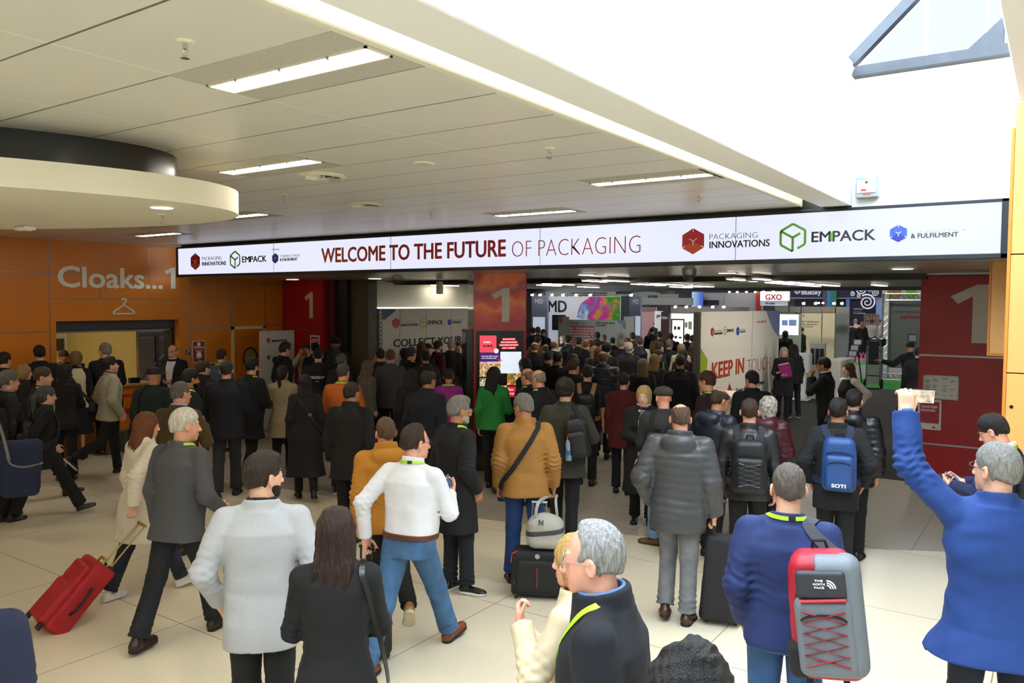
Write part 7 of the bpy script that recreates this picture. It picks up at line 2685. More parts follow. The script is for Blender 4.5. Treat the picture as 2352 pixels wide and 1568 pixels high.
R['vest'] = P('woman with short blonde hair in a cream vest and black skirt with a cross strap', 175, 805, 1.70, 8, 'f', hair=('fringebob', '7A5A3A'), top=jum('121214', t=.016), under=dict(c='C8BC98', m='knit', n='vest', hem=-.10, t=.026, nosleeve=True, collar=(.014, .070, .01), fold=.003), legs=dict(c='101012', n='skirt', hem=-.52, flare=.05), pose=dict(head=(24, 0, 0)), lod='m')
P('cloakroom attendant in a black beanie behind the counter', 146, 808, 1.68, 172, hair=('beanie', '141416'), top=jkt('141416'), legs=BLK, skin='brown', lod='m', shift=.6, free=True)
P('grey-haired man with glasses in a long dark coat at the cloakroom counter', 241, 787, 1.80, -14, hair=('short', '8A8070'), skin='pink', top=coat('101116', hem=-.40), legs=BLK, shoes=('3A1C14', '1C100A'), glasses='222224', pose=dict(arms=('front', 'front'), head=(-20, 0, 0)), under=sht('C8C8CC', hem=.2, t=.014, collar=(.034, .072, .008)), lod='m')
P('bald man in black suit and open white shirt standing in the cloakroom opening', 396, 792, 1.78, -150, skin='pink', hair=('fringe', '8A7A70'), top=blz('101116'), under=dict(c='D6D2CE', m='cotton', n='shirt', hem=-.12, t=.036, nosleeve=True, collar=(.03, .072, .009), fold=.002, front=.085), legs=BLK, glasses='3A3A40', pose=dict(arms=('front', 'down')), lod='m', bulk=1.12)
P('woman with long brown hair carrying a blue bag, cut by the left edge', -22, 884, 1.66, 40, 'f', hair=('long', '3A281C'), top=jkt('121316'), legs=tro('5A708A', 'denim'), shoes=('2A1C14', '1A120C', 1), pose=dict(WALK))
P('tall man with glasses in a black hooded jacket facing right by the red wall', 655, 781, 1.86, 64, hair=('quiff', '17120F'), skin='pink', top=jkt('0E0E11', hood=True), legs=BLK, glasses='6A3A30', lod='m', shift=-.8)
P('woman in cream holding a phone up to her face against the red wall', 703, 788, 1.66, -172, 'f', skin='tan', hair=('short', '5A3018'), top=jum('B4A68C', t=.018), legs=BLK, pose=dict(arms=('face', 'face')), lod='m')
P('person with black hair in a bun beside the red wall poster', 724, 786, 1.72, 0, 'f', hair=('bun', '100E0E'), top=jkt('111114'), legs=BLK)
R['present'] = P('man in a black top with white lettering across his back', 731, 799, 1.80, 6, hair=('short', '15110F'), skin='pink', top=jum('0E0E10', 'cotton', hem=-.16), legs=BLK, lod='m')
P('man in a black turban and full beard facing this way by the grey pier', 771, 774, 1.84, -168, skin='brown', hair=('turban', '0E0E12'), beard='0E0C0C', top=blz('101116'), legs=BLK, lod='m')
P('woman with long black hair just in front of the turbaned man', 764, 798, 1.68, 20, 'f', hair=('long', '120F0E'), top=jkt('111114'), legs=BLK, shift=-.9)
P('grey-haired man with glasses in navy behind the orange shirt man', 785, 811, 1.78, 44, hair=('short', '5A5856'), skin='tan', top=jkt('11141E'), legs=BLK, glasses='2A2A2C', shift=.3)
P('woman with long fair hair in grey beside the grey panel', 846, 825, 1.66, 52, 'f', hair=('long', '6A5840'), top=jum('5A5650'), legs=BLK)
P('dark-haired man half hidden behind the grey suit', 874, 805, 1.76, 2, hair=('short', '120F0E'), top=jkt('2A2622'), legs=BLK, shift=.6)
R['greysuit'] = P('man with cropped ginger hair in a plain grey suit jacket', 897, 803, 1.80, 6, bulk=1.15, skin='pink', hair=('crop', '6E4632'), top=blz('4A4848', 'tweed', hem=-.17), legs=BLK, pose=dict(arms=('front', 'front')), lod='m')
P('dark-haired woman looking left before the collection panel', 928, 798, 1.68, -56, 'f', hair=('bob', '1C1412'), top=jkt('111114'), legs=BLK, shift=.6)
P('grey-haired man in a black suit with lanyard under the word collect', 945, 796, 1.80, 44, hair=('short', '3E3E40'), skin='pink', top=blz('121216'), legs=BLK, lanyard=True, lod='m')
P('man in an olive jacket with lanyard leaning toward the grey-haired man', 977, 805, 1.74, -24, hair=('short', '2C221C'), skin='tan', top=jkt('2E2A22'), legs=BLK, lanyard=True, lod='m')
P('woman with long ginger hair under the letters of the collection panel', 968, 776, 1.70, 4, 'f', hair=('long', '5A3014'), top=jkt('1A1614'), legs=BLK)
P('person in a dark cap and glasses facing right near the collection panel', 983, 788, 1.72, 56, hair=('cap', '1A1618'), skin='pink', top=jkt('15161A'), legs=BLK, glasses='2A2A2C')
P('bearded man in a dark red jacket near the collection panel', 1007, 781, 1.78, 56, hair=('short', '1C1512'), beard='241A14', skin='pink', top=jkt('4A1214'), legs=BLK)
P('white-haired man in grey by the end of the collection panel', 1037, 778, 1.76, 20, hair=('short', 'A8A49A'), skin='fair', top=jkt('26282A'), legs=BLK)
P('woman with dark red hair looking this way beside the pillar', 1051, 777, 1.66, 152, 'f', hair=('bob', '3A1A14'), top=jkt('121214'), legs=BLK, lod='m')
P('fair-haired woman in a dark coat close to the left of the pillar', 1043, 791, 1.70, 4, 'f', hair=('fringebob', '6A5032'), top=coat('111114'), legs=BLK)
P('woman with long dark brown hair in black behind the navy jacket man', 945, 849, 1.68, -4, 'f', hair=('long', '1C1310'), top=jkt('0F0F11', hem=-.24), legs=BLK, lod='m', shift=.3)

# ---- the queue to the right of the pillar
FAR = [
    (1224, 747, 1.76, -6, 'm', 'short', '16120F', 'jkt', '16171C', 'distant dark-haired man beside the lit showcase', {}),
    (1236, 750, 1.78, 24, 'm', 'crop', '5A4A42', 'blz', '12151F', 'distant man with cropped grey hair in a navy suit', {}),
    (1249, 755, 1.70, 172, 'f', 'long', '3A3230', 'jkt', '121214', 'distant long-haired woman with red lanyard facing this way', {'lod': 'm', 'glasses': '1A1A1C'}),
    (1236, 770, 1.80, 28, 'm', 'short', '241C17', 'coat', '6A4A26', 'dark-haired man in a camel coat right of the pillar', {}),
    (1228, 785, 1.78, 2, 'm', 'fringe', '6A5042', 'jkt', '111114', 'bald man in black just right of the pillar edge', {}),
    (1253, 790, 1.66, 4, 'm', 'fringe', '4A382E', 'jkt', '3A2A1C', 'short bald person in the queue behind the camel coat', {}),
    (1275, 781, 1.78, 42, 'm', 'fringe', '6A5A50', 'blz', '14161C', 'bald man in a dark suit and white collar looking right', {'under': dict(c='D8D8D8', n='shirt', hem=.2, t=.012, collar=(.036, .074, .008))}),
    (1292, 770, 1.74, -20, 'm', 'bald', 'B8B0A4', 'jkt', '2A2C32', 'white-haired bald man left of the dark vest man', {}),
    (1304, 770, 1.80, 2, 'm', 'short', '100E0E', 'vest', '141720', 'black-haired man in a navy padded vest with white sleeves and lanyard', {'lanyard': True}),
    (1330, 774, 1.76, 26, 'm', 'short', '16120F', 'jkt', '141519', 'dark-haired man with lanyard below the red hall plan', {'lanyard': True}),
    (1347, 780, 1.76, 24, 'm', 'bald', '8A5230', 'jkt', '111217', 'bald ginger man with lanyard below the red hall plan', {'lanyard': True}),
    (1359, 781, 1.74, 56, 'm', 'short', '4A281A', 'jkt', '1A1512', 'red-haired man glancing right in the queue', {}),
    (1372, 761, 1.82, 0, 'm', 'crop', '120F0E', 'jkt', '121318', 'dark-skinned man with lanyard before the find your way board', {'skin': 'dark', 'lanyard': True}),
    (1387, 767, 1.70, 10, 'f', 'short', '8A7E6C', 'jkt', '3A3026', 'fair grey-haired woman before the find your way board', {}),
    (1374, 780, 1.74, 40, 'm', 'short', '1E1815', 'jkt', '15161A', 'dark-haired man turning right behind the red-haired woman', {}),
    (1407, 774, 1.68, 2, 'f', 'bun', '0E0D0D', 'jkt', '141416', 'woman with black hair in a bun in the queue', {}),
    (1427, 778, 1.76, 4, 'm', 'short', '8E8578', 'jkt', '121724', 'grey-haired man in a navy jacket left of the white-haired man', {}),
    (1440, 775, 1.72, -84, 'm', 'short', '6A4228', 'jkt', '3A2A20', 'ruddy man facing left in the queue', {}),
    (1453, 763, 1.82, 2, 'm', 'short', '3A2C20', 'jkt', '5A4C3A', 'brown-haired man in a tan jacket right of the find your way board', {}),
    (1445, 785, 1.78, 16, 'm', 'short', 'C2BCAE', 'jkt', '26272A', 'white-haired man with lanyard in a dark grey jacket amid the queue', {'lanyard': True, 'skin': 'pink'}),
    (1470, 774, 1.78, 4, 'm', 'quiff', '5A4630', 'vest', '15182A', 'sandy-haired man in a ribbed navy vest with white sleeves and lanyard', {'lanyard': True}),
    (1365, 793, 1.68, -14, 'f', 'long', 'A08A56', 'jkt', '3A3834', 'woman with long pale blonde hair in the queue', {}),
    (1375, 796, 1.68, 18, 'f', 'long', '6A341A', 'jkt', '121214', 'woman with long copper hair in black', {}),
    (1394, 787, 1.80, 16, 'm', 'curly', '1C1512', 'blz', '1E1F22', 'man with dark curly hair in a grey suit beside the copper-haired woman', {'lanyard': True}),
    (1261, 804, 1.78, 34, 'm', 'thin', '2A211B', 'jkt', '101116', 'balding man with lanyard in black two heads right of the pillar', {'lanyard': True}),
    (1282, 807, 1.76, 36, 'm', 'short', '0F0D0D', 'jkt', '101116', 'black-haired man with lanyard beside the balding man', {'lanyard': True, 'skin': 'tan'}),
    (1318, 812, 1.78, 2, 'm', 'short', '201915', 'jkt', '111217', 'dark-haired man behind the auburn man with the tan strap', {'shift': .6}),
    (1318, 822, 1.80, 38, 'm', 'quiff', '4A2E1C', 'coat', '111114', 'auburn-haired man in a black coat looking right', {'lod': 'm', 'skin': 'pink'}),
    (1476, 822, 1.68, -4, 'f', 'long', '6E5A3C', 'jkt', '0F0F12', 'woman with long ash blonde hair in black, left of a similar pair', {'lod': 'm'}),
    (1503, 814, 1.70, 10, 'f', 'long', '7A5C32', 'jkt', '0F0F12', 'woman with long honey blonde hair in black, right of a similar pair', {'lod': 'm', 'shift': .3}),
    (1513, 802, 1.68, 146, 'f', 'fringebob', '15110F', 'jkt', '0F0F12', 'dark-haired woman facing this way with lanyard, hands together', {'lod': 'm', 'skin': 'tan', 'lanyard': True, 'pose': dict(arms=('front', 'front'))}),
    (1516, 784, 1.76, 58, 'm', 'thin', '3E3128', 'jkt', '24262E', 'man with glasses and brown hair facing right in the queue', {'glasses': '5A2A24'}),
    (1507, 737, 1.80, 60, 'm', 'short', '17130F', 'blz', '0F0F14', 'distant man in a black suit leaning right by the maroon banner', {'pose': dict(lean=14, head=(0, 18, 0))}),
    (1498, 752, 1.78, -4, 'm', 'beanie', '0E0E10', 'coat', '101014', 'person in a black beanie and black coat by the maroon banner', {}),
    (1515, 760, 1.80, 2, 'm', 'short', '2E241C', 'coat', '5E4A22', 'man in a mustard brown coat before the maroon banner', {}),
    (1538, 779, 1.76, 30, 'm', 'short', '6A6864', 'blz', '12182A', 'grey-haired man in a navy suit looking right', {'skin': 'pink'}),
    (1541, 763, 1.78, 0, 'm', 'fringe', '1A1210', 'coat', '111114', 'dark-skinned bald man in a black coat before the white stand', {'skin': 'dark'}),
    (1565, 788, 1.70, 6, 'f', 'bob', '9A8254', 'jkt', 'C8BC9C', 'blonde woman in a cream jacket by the grey panel post', {}),
    (1579, 766, 1.78, 18, 'm', 'short', '2E2018', 'jkt', '161E38', 'brown-haired man in a blue jumper before the white stand', {}),
    (1591, 769, 1.72, 6, 'f', 'short', '0E0D0D', 'jkt', '141416', 'black-haired person beside the blue jumper man', {}),
    (1592, 789, 1.68, 20, 'f', 'long', '4A3220', 'jkt', '111114', 'woman with long brown hair at the edge of the grey panel post', {}),
    (1570, 803, 1.68, 10, 'f', 'bob', '120F0E', 'jkt', '111114', 'dark-haired woman just above the broad man in black', {'shift': .4}),
]
MK = {'jkt': jkt, 'blz': blz, 'coat': coat}
for px, py, h, phi, sex, hs, hc, tk_, tc, lab, kw in FAR:
    kw = dict(kw)
    if tk_ == 'vest':
        tp = sht('D8D6D0', hem=-.08, t=.014)
        kw['under'] = dict(c=tc, m='shine', n='vest', hem=-.16, t=.030, nosleeve=True, quilt=.006, collar=(.03, .080, .012), fold=0)
    else:
        tp = MK[tk_](tc)
    nm = P(lab, px, py, h, phi, sex, skin=kw.pop('skin', 'fair'), hair=(hs, hc), top=tp, legs=BLK, **kw)
R['tanstrap'] = P('man in a black short-sleeved top with tan rucksack straps, bare arm hanging down', 1350, 838, 1.74, 6, hair=('short', '1E1714'), skin='pink', top=jum('0F1014', 'cotton', short=.95, t=.018), legs=BLK, lod='m', shift=.4)

# ---- the right side and the far hall
R['clapper'] = P('man with glasses in a dark suit raising his hands, facing left', 1892, 820, 1.76, -78, skin='tan', hair=('short', '17130F'), top=blz('17181A'), legs=BLK, glasses='1A1A1C', lod='n', pose=dict(arms=('chin', 'chin')), under=sht('D6D6D6', hem=.2, t=.014, collar=(.034, .074, .008)))
P('woman with long light brown hair in a black waistcoat and white sleeves', 1948, 831, 1.66, -128, 'f', skin='pale', hair=('long', '5E4026'), top=sht('D6D4D0', hem=-.08, t=.018), under=dict(c='111114', m='wool', n='waistcoat', hem=-.14, t=.030, nosleeve=True, fold=.002), legs=BLK, lod='n', bulk=1.1, pose=dict(arms=('hip', 'hip')))
R['folder'] = P('woman with long silver blonde hair in black holding a magenta folder', 1801, 796, 1.66, 174, 'f', skin='pink', hair=('long', 'A89E8A'), top=coat('111114', hem=-.34), legs=tro('111114', ra=.046), lod='m', pose=dict(arms=('cross', 'front')))
P('woman with long black hair in black behind the silver blonde woman', 1822, 789, 1.66, -40, 'f', hair=('long', '120F0E'), top=jkt('111114'), legs=tro('141416', ra=.044), shoes=('1A1A1E', 'D8D8D8'), lod='m')
P('distant man facing left beside the glowing light box', 1797, 743, 1.78, -90, skin='pink', hair=('short', '3A322C'), top=coat('121318'), legs=BLK)
P('distant person in a black hood standing before the light box', 1804, 759, 1.72, 8, hair=('scarf', '101012'), top=coat('111114'), legs=BLK)
P('distant person in black stepping away beside the entry gate', 1842, 752, 1.74, 50, hair=('short', '120F0E'), top=coat('111114'), legs=BLK, pose=dict(WALK))
P('distant man in a dark suit walking down the pink aisle', 1957, 739, 1.84, -4, hair=('short', '15110F'), top=blz('15161A'), legs=tro('23262E'), pose=dict(WALK, arms=('swingb', 'swingf')))
P('distant white-haired man in a white shirt near the spiral stand', 1965, 732, 1.88, 10, hair=('short', '9A968E'), top=sht('D0D2D8', hem=-.02), legs=BLK)
P('distant blonde woman in a long black dress in the green aisle', 1981, 738, 1.80, 4, 'f', hair=('long', '8A6A34'), top=jkt('111112'), legs=dict(c='111112', n='skirt', hem=-.62, flare=.04), shoes=('111113', '111113', 1), pose=dict(STEP))
P('distant man in a pale shirt and tie facing this way', 2003, 733, 1.88, 172, skin='brown', hair=('short', '14110F'), top=sht('A8B0A8', hem=-.02), legs=BLK, lod='m')
P('distant man behind the truss upright', 2024, 733, 1.88, -60, skin='pink', hair=('short', '1E1814'), top=sht('C8C8C8', hem=0), legs=BLK)
P('person in black wearing a beanie, pointing left beside the right red wall', 2090, 785, 1.76, -35, skin='tan', hair=('beanie', '0F0F11'), top=jkt('0D0E10'), legs=BLK, lod='m', pose=dict(arms=(((.42, .20, -.10), (.3, -.3, -1), None, (0, -.4, -1), .3), 'down'), legs=((18, 6), (-10, 14))))
P('person in dark navy half hidden by the edge of the right red wall', 2110, 800, 1.74, 10, hair=('short', '141110'), top=jkt('10131A'), legs=BLK, shift=.6)

settle()

# two people sitting at a small table on the cream stand
q = atY(1866, 800, 31.4)
t = empty('meeting_table', (q[0], q[1], 0), 'small white table between two seated men on the cream stand', 'table')
MB().lathe([(.02, .70), (.40, .70), (.40, .735), (.02, .74)], 28, None, q[:2]).build('tabletop', M_white, t)
MB().tube([(q[0], q[1], .02), (q[0], q[1], .7)], .03, 8).build('column', M_alu, t)
MB().lathe([(.22, 0), (.22, .02), (.03, .04)], 20, None, q[:2]).build('base', M_alu, t)
SIT = dict(legs=((82, 84), (78, 80)), seat=.50, arms=('read', 'read'))
for dx, px, py, phi, lab, tc, hr in ((-.75, 1861, 757, 80, 'distant bald man seated writing at the small white table', '14161C', ('fringe', '8A7A6A')), (.75, 1884, 751, -110, 'distant dark-haired man seated behind the small white table', '23252A', ('short', '17130F'))):
    pr = person(lab, px, py, 1.76, phi, hair=hr, skin='pink', top=blz(tc), legs=BLK, lod='f', pose=dict(SIT, head=(0, 20, 0)))
    b = pr.loc
    sd = pr.Rw @ V3(0, -.05, 0)
    c = b + sd
    t = empty('chair', (c[0], c[1], 0), 'white stand chair under the seated man, %s side of the table' % ('left' if dx < 0 else 'right'), 'chair')
    MB().box(c[0] - .2, c[0] + .2, c[1] - .2, c[1] + .2, .38, .41, .01).build('seat', M_white, t)
    for sx in (-1, 1):
        for sy in (-1, 1):
            MB().tube([(c[0] + sx * .18, c[1] + sy * .18, 0), (c[0] + sx * .16, c[1] + sy * .16, .39)], .014, 6).build('leg', M_alu, t)
    bk = pr.Rw @ V3(0, -.26, 0)
    mm = Matrix.Translation((b[0] + bk[0], b[1] + bk[1], 0)) @ pr.Rw_m if hasattr(pr, 'Rw_m') else Matrix.Translation((b[0] + bk[0], b[1] + bk[1], 0)) @ Matrix([list(map(float, r_)) for r_ in pr.Rw]).to_4x4()
    MB().box(-.2, .2, -.02, .0, .45, .82, .01, xf=mm).build('backrest', M_white, t)
# ============================================================ THINGS PEOPLE CARRY
M_web = mat('black_webbing', '141416', .8, bump=.2, bscale=200)


def wpt(r, p):
    """a point in a person's own frame -> the room"""
    return np.array(r.M @ Vector([float(v) for v in p]))


def strap(r, root, pts, width, m, name='strap', off=.008, thick=.006, n=30, fn=None):
    path, nn = snap(spline([r.fg.T(p) for p in pts], n), fn or r.topf, off, only_out=True)
    return ribbon(name, path, nn, width, thick, m, root)


def backpack(r, label, c, s, m_body, m_pocket, m_strap, sides=(-1, 1), tilt=0.0, laces=None, sidem=None):
    fg = r.fg
    t = hold_empty(r, 'backpack', label, 'backpack')
    c, s = V3(c), V3(s)
    Rm = Ry(tilt)
    k = fg.k
    lo_, hi_ = fg.bounds([fg.T(c + V3(a, b, d) * s * 1.25) for a in (-1, 1) for b in (-1.6, 1) for d in (-1, 1)], .05)
    L = lambda P: (fg.torso(P) - c) @ Rm

    def body(P):
        q = L(P)
        w = 1 - .18 * np.clip(q[:, 2] / s[2], 0, 1) ** 2
        return rbox(q / np.stack([w, np.ones_like(w), np.ones_like(w)], 1), (0, 0, 0), s, .062) * k + wrinkle(P, .003)

    def front(P):
        q = L(P)
        return rbox(q, (0, -s[1] - .012, -s[2] * .25), (s[0] * .80, .045, s[2] * .62), .04) * k + wrinkle(P, .002)
    sdf_part('body', body, lo_, hi_, .0075, m_body, t)
    sdf_part('front_pocket', front, lo_, hi_, .0075, m_pocket, t)
    loc = lambda x, y, z: fg.T(c + Rm @ V3(x, y, z))
    zp = MB()
    for zz, ww in ((s[2] * .36, .72), (s[2] * .02, .62)):
        zp.tube([tuple(loc(s[0] * ww * math.cos(a), -s[1] - .058 - (.004 if zz < s[2] * .3 else -.045), zz + .03 * math.sin(a))) for a in np.linspace(.1, math.pi - .1, 12)], .005, 5)
    part(zp.build('zip', M_black, None), t)
    hd = MB().tube([tuple(loc(-.035, s[1] * .6, s[2] * .97)), tuple(loc(-.025, s[1] * .5, s[2] + .035)), tuple(loc(.025, s[1] * .5, s[2] + .035)), tuple(loc(.035, s[1] * .6, s[2] * .97))], .009, 6)
    part(hd.build('grab_handle', M_web, None), t)
    for sx in sides:
        x0 = c[0] + sx * .07
        strap(r, t, [(x0, c[1] + s[1] - .01, c[2] + s[2] * .8), (sx * .10, -.07, .50), (sx * .115, -.01, .53), (sx * .125, .07, .47), (sx * .135, .12, .34), (sx * .165, .10, .17), (sx * .175, -.02, .06), (c[0] + sx * s[0] * .8, c[1] + s[1] * .8, c[2] - s[2] * .75)], .062, m_strap, 'shoulder_strap')
    if laces:
        lc = MB()
        pts = []
        for i in range(6):
            z = s[2] * .18 - i * s[2] * .17
            pts.append(tuple(loc((1 if i % 2 else -1) * s[0] * .6, -s[1] - .062, z)))
        lc.tube(pts, .0045, 5)
        lc.tube([tuple(loc(-(1 if i % 2 else -1) * s[0] * .6, -s[1] - .064, s[2] * .18 - i * s[2] * .17)) for i in range(6)], .0045, 5)
        part(lc.build('bungee_cord', laces, None), t)
    t_frame = (r.M @ Vector([float(v) for v in loc(0, -s[1] - .060, 0)]), (r.M.to_3x3() @ Vector([float(v) for v in fg.Rt @ Rm @ V3(1, 0, 0)])), (r.M.to_3x3() @ Vector([float(v) for v in fg.Rt @ Rm @ V3(0, 0, 1)])), (r.M.to_3x3() @ Vector([float(v) for v in fg.Rt @ Rm @ V3(0, -1, 0)])))
    r.pack, r.packloc = t, loc
    return t, t_frame


def wpart(ob, t):
    """hang a part that was built in room coordinates on a thing"""
    ob.parent = t
    ob.matrix_parent_inverse = t.matrix_world.inverted() if t.matrix_world != Matrix.Identity(4) else t.matrix_basis.inverted()
    return ob


def phone(r, i, label, along=.07, across=.0, size=(.037, .005, .074), upright=None, lit=None, flip=1):
    """a slab phone resting in the palm of hand i"""
    W, f, n, th, c = r.fg.hand[i]
    o = hold_empty(r, 'phone', label, 'phone')
    z = nrm(upright) if upright is not None else nrm(f * .85 + n * .35)
    y = nrm(n - z * float(n @ z))
    x = np.cross(y, z)
    ctr = W + f * along + n * .030 + th * across
    m_ = Matrix([[float(x[j]), float(y[j]), float(z[j]), float(ctr[j])] for j in range(3)] + [[0, 0, 0, 1]])
    a, b, d = size
    part(MB().box(-a, a, -b, b, -d, d, .004, xf=m_).build('case', M_black, None), o)
    part(MB().box(-a + .003, a - .003, *sorted((flip * b, flip * (b + .0012))), -d + .004, d - .004, xf=m_).build('screen', mat('phone_screen', '3A5878', .1, emit=.7, var=.7, vscale=30) if lit is None else lit, None), o)
    return o


# ---- red trolley case of the cream coat woman
r = R['beige']
hand = wpt(r, r.fg.hand[1][0] + r.fg.hand[1][1] * .07)
whl = atZ(88, 1440, .03)
ax_ = nrm(hand - whl)
sx_ = nrm(np.cross(ax_, (0, 0, 1)))
fx_ = np.cross(sx_, ax_)
if fx_[2] < 0:
    fx_ = -fx_
    sx_ = -sx_
TL = float(np.linalg.norm(hand - whl))
mm = Matrix([[float(sx_[j]), float(fx_[j]), float(ax_[j]), float(whl[j])] for j in range(3)] + [[0, 0, 0, 1]])
t = bpy.data.objects.new('suitcase', None)
C.objects.link(t)
t.matrix_world = mm
tag(t, 'bright red soft trolley suitcase with gold telescopic handle, tilted on its wheels', 'suitcase')
BL = TL * .56
m_rc = mat('red_canvas', 'A3121E', .7, var=.15, vscale=12, bump=.2, bscale=160)
sdf_part('body', lambda P: rbox(P, (0, -.06, BL * .5 + .03), (.19, .095, BL * .5), .035) + wrinkle(P, .003), (-.24, -.2, -.02), (.24, .08, BL + .1), .0075, m_rc, t)
sdf_part('front_pocket', lambda P: smin(rbox(P, (0, .052, BL * .36), (.165, .045, BL * .30), .04), rbox(P, (0, .045, BL * .80), (.155, .035, BL * .15), .03), .02) + wrinkle(P, .004), (-.24, -.05, -.02), (.24, .14, BL + .05), .0075, m_rc, t)
b = MB()
for s in (-1, 1):
    b.tube([(s * .075, -.12, BL * .2), (s * .075, -.12, TL - .02)], .008, 8)
b.tube([(-.085, -.12, TL - .02), (.085, -.12, TL - .02)], .014, 8)
part(b.build('telescopic_handle', mat('gold_tube', 'B09A5A', .3, .8), None), t)
for s in (-1, 1):
    part(MB().box(s * .075 - .02, s * .075 + .02, -.14, -.10, BL + .01, BL + .05, .006).build('handle_socket', M_black, None), t)
    part(MB().lathe([(.030, -.016), (.038, -.012), (.038, .012), (.030, .016)], 20, Matrix.Translation((s * .16, -.11, .01)) @ Matrix.Rotation(math.pi / 2, 4, 'Y')).build('wheel', M_black, None), t)
    part(MB().lathe([(.024, -.018), (.024, .018)], 14, Matrix.Translation((s * .16, -.11, .01)) @ Matrix.Rotation(math.pi / 2, 4, 'Y')).build('hub_cap', mat('pale_gold', 'C9BE9C', .3, .5), None), t)
    part(MB().box(s * .16 - .03, s * .16 + .03, .05, .08, .0, .06, .006).build('foot', M_black, None), t)
part(MB().tube([(.195, -.06, BL * .34), (.225, -.06, BL * .40), (.225, -.06, BL * .68), (.195, -.06, BL * .74)], .012, 8).build('side_handle', M_black, None), t)
part(MB().tube([(-.06, -.05, BL + .03), (-.05, -.05, BL + .07), (.05, -.05, BL + .07), (.06, -.05, BL + .03)], .012, 8).build('top_handle', mat('gold_tube', 'B09A5A', .3, .8), None), t)

# ---- black case with the grey bag on it, caramel jacket man
q = atZ(1236, 1368, 0)
yaw = math.radians(28)
t = empty('suitcase', (q[0], q[1], 0), 'small black suitcase with orange piping standing under the grey bag', 'suitcase', rz=yaw)
M_blkc = mat('black_canvas', '17171A', .75, var=.1, bump=.2, bscale=180)
sdf_part('body', lambda P: rbox(P, (0, 0, .235), (.235, .115, .20), .035) + wrinkle(P, .002), (-.27, -.16, 0), (.27, .16, .47), .0075, M_blkc, t)
sdf_part('front_pocket', lambda P: rbox(P, (0, -.118, .22), (.185, .03, .14), .03), (-.25, -.18, .03), (.25, -.06, .42), .0075, M_blkc, t)
m_op = mat('orange_piping', 'C8401E', .6)
pp = MB()
for s in (-1, 1):
    pp.tube([(s * .18, -.112, .435), (s * .225, -.105, .41), (s * .236, -.10, .33)], .005, 6)
    pp.tube([(s * .236, -.09, .16), (s * .20, -.118, .15)], .004, 6)
pp.tube([(0, -.150, .13), (0, -.150, .30)], .003, 5)
part(pp.build('piping', m_op, None), t)
part(MB().lathe([(.020, -.004), (.022, 0)], 18, Matrix.Translation((.0, -.118, .395)) @ Matrix.Rotation(math.pi / 2, 4, 'X')).build('badge', M_silver, None), t)
for sx in (-1, 1):
    for sy in (-1, 1):
        part(MB().lathe([(.022, -.012), (.027, -.008), (.027, .008), (.022, .012)], 14, Matrix.Translation((sx * .19, sy * .08, .027)) @ Matrix.Rotation(math.pi / 2, 4, 'Y')).build('wheel', M_black, None), t)
hh = wpt(R['caramel'], R['caramel'].fg.hand[1][0] + R['caramel'].fg.hand[1][1] * .08)
hl = Matrix.Rotation(-yaw, 3, 'Z') @ Vector((hh[0] - q[0], hh[1] - q[1], hh[2]))
part(MB().tube([(-.08, .09, .43), (-.06, .09, hl.z), ]  , .008, 6).tube([(.08, .09, .43), (.06, .09, hl.z)], .008, 6).tube([(-.07, .09, hl.z), (.07, .09, hl.z)], .012, 6).build('telescopic_handle', M_alu, None), t)
t = empty('holdall', (q[0], q[1], .435), 'pale grey bag with dark trim and letter N lying on the black suitcase', 'bag', rz=yaw)
m_gb = mat('pale_grey_canvas', 'A8A69E', .75, var=.08, bump=.15, bscale=140)
gb = lambda P: smin(rbox(P, (.06, -.01, .15), (.165, .10, .145), .085), ell(P, (.06, -.01, .22), (.12, .09, .11)), .05) + wrinkle(P, .005)
sdf_part('body', gb, (-.2, -.18, -.02), (.3, .15, .40), .0075, m_gb, t)
sdf_part('trim_band', lambda P: np.maximum(gb(P) - .005, np.abs(P[:, 2] - .16 - P[:, 0] * .12) - .022), (-.2, -.18, .05), (.3, .16, .3), .006, mat('dark_grey_trim', '3E3E40', .7), t)
sp = MB()
dx_ = [(-.02, -.05, .27), (hl.x - .02, hl.y - .02, hl.z - .435 - .02), (.16, .02, .27)]
part(MB().tube(spline([(-.03, -.06, .26), (.0, -.03, .42), (hl.x - .03, hl.y, hl.z - .45)], 14).tolist(), .016, 6).build('carry_handle', m_gb, None), t)
part(MB().tube(spline([(.17, .02, .24), (.15, .03, .42), (hl.x + .03, hl.y, hl.z - .45)], 14).tolist(), .013, 6).build('carry_handle', m_gb, None), t)
text('N', mat('dark_grey_trim', '3E3E40', .7), ((.03, -.124, .245), (1, 0, 0), (0, .35, .94), (0, -.94, .35)), 0, 0, None, .045, .02, name='lettering')
ob = [o for o in bpy.data.objects if o.name.startswith('lettering')][-1]
lt = max((o for o in C.objects if o.name.startswith('lettering') and o.parent is None), key=lambda o: o.name)
part(lt, t)

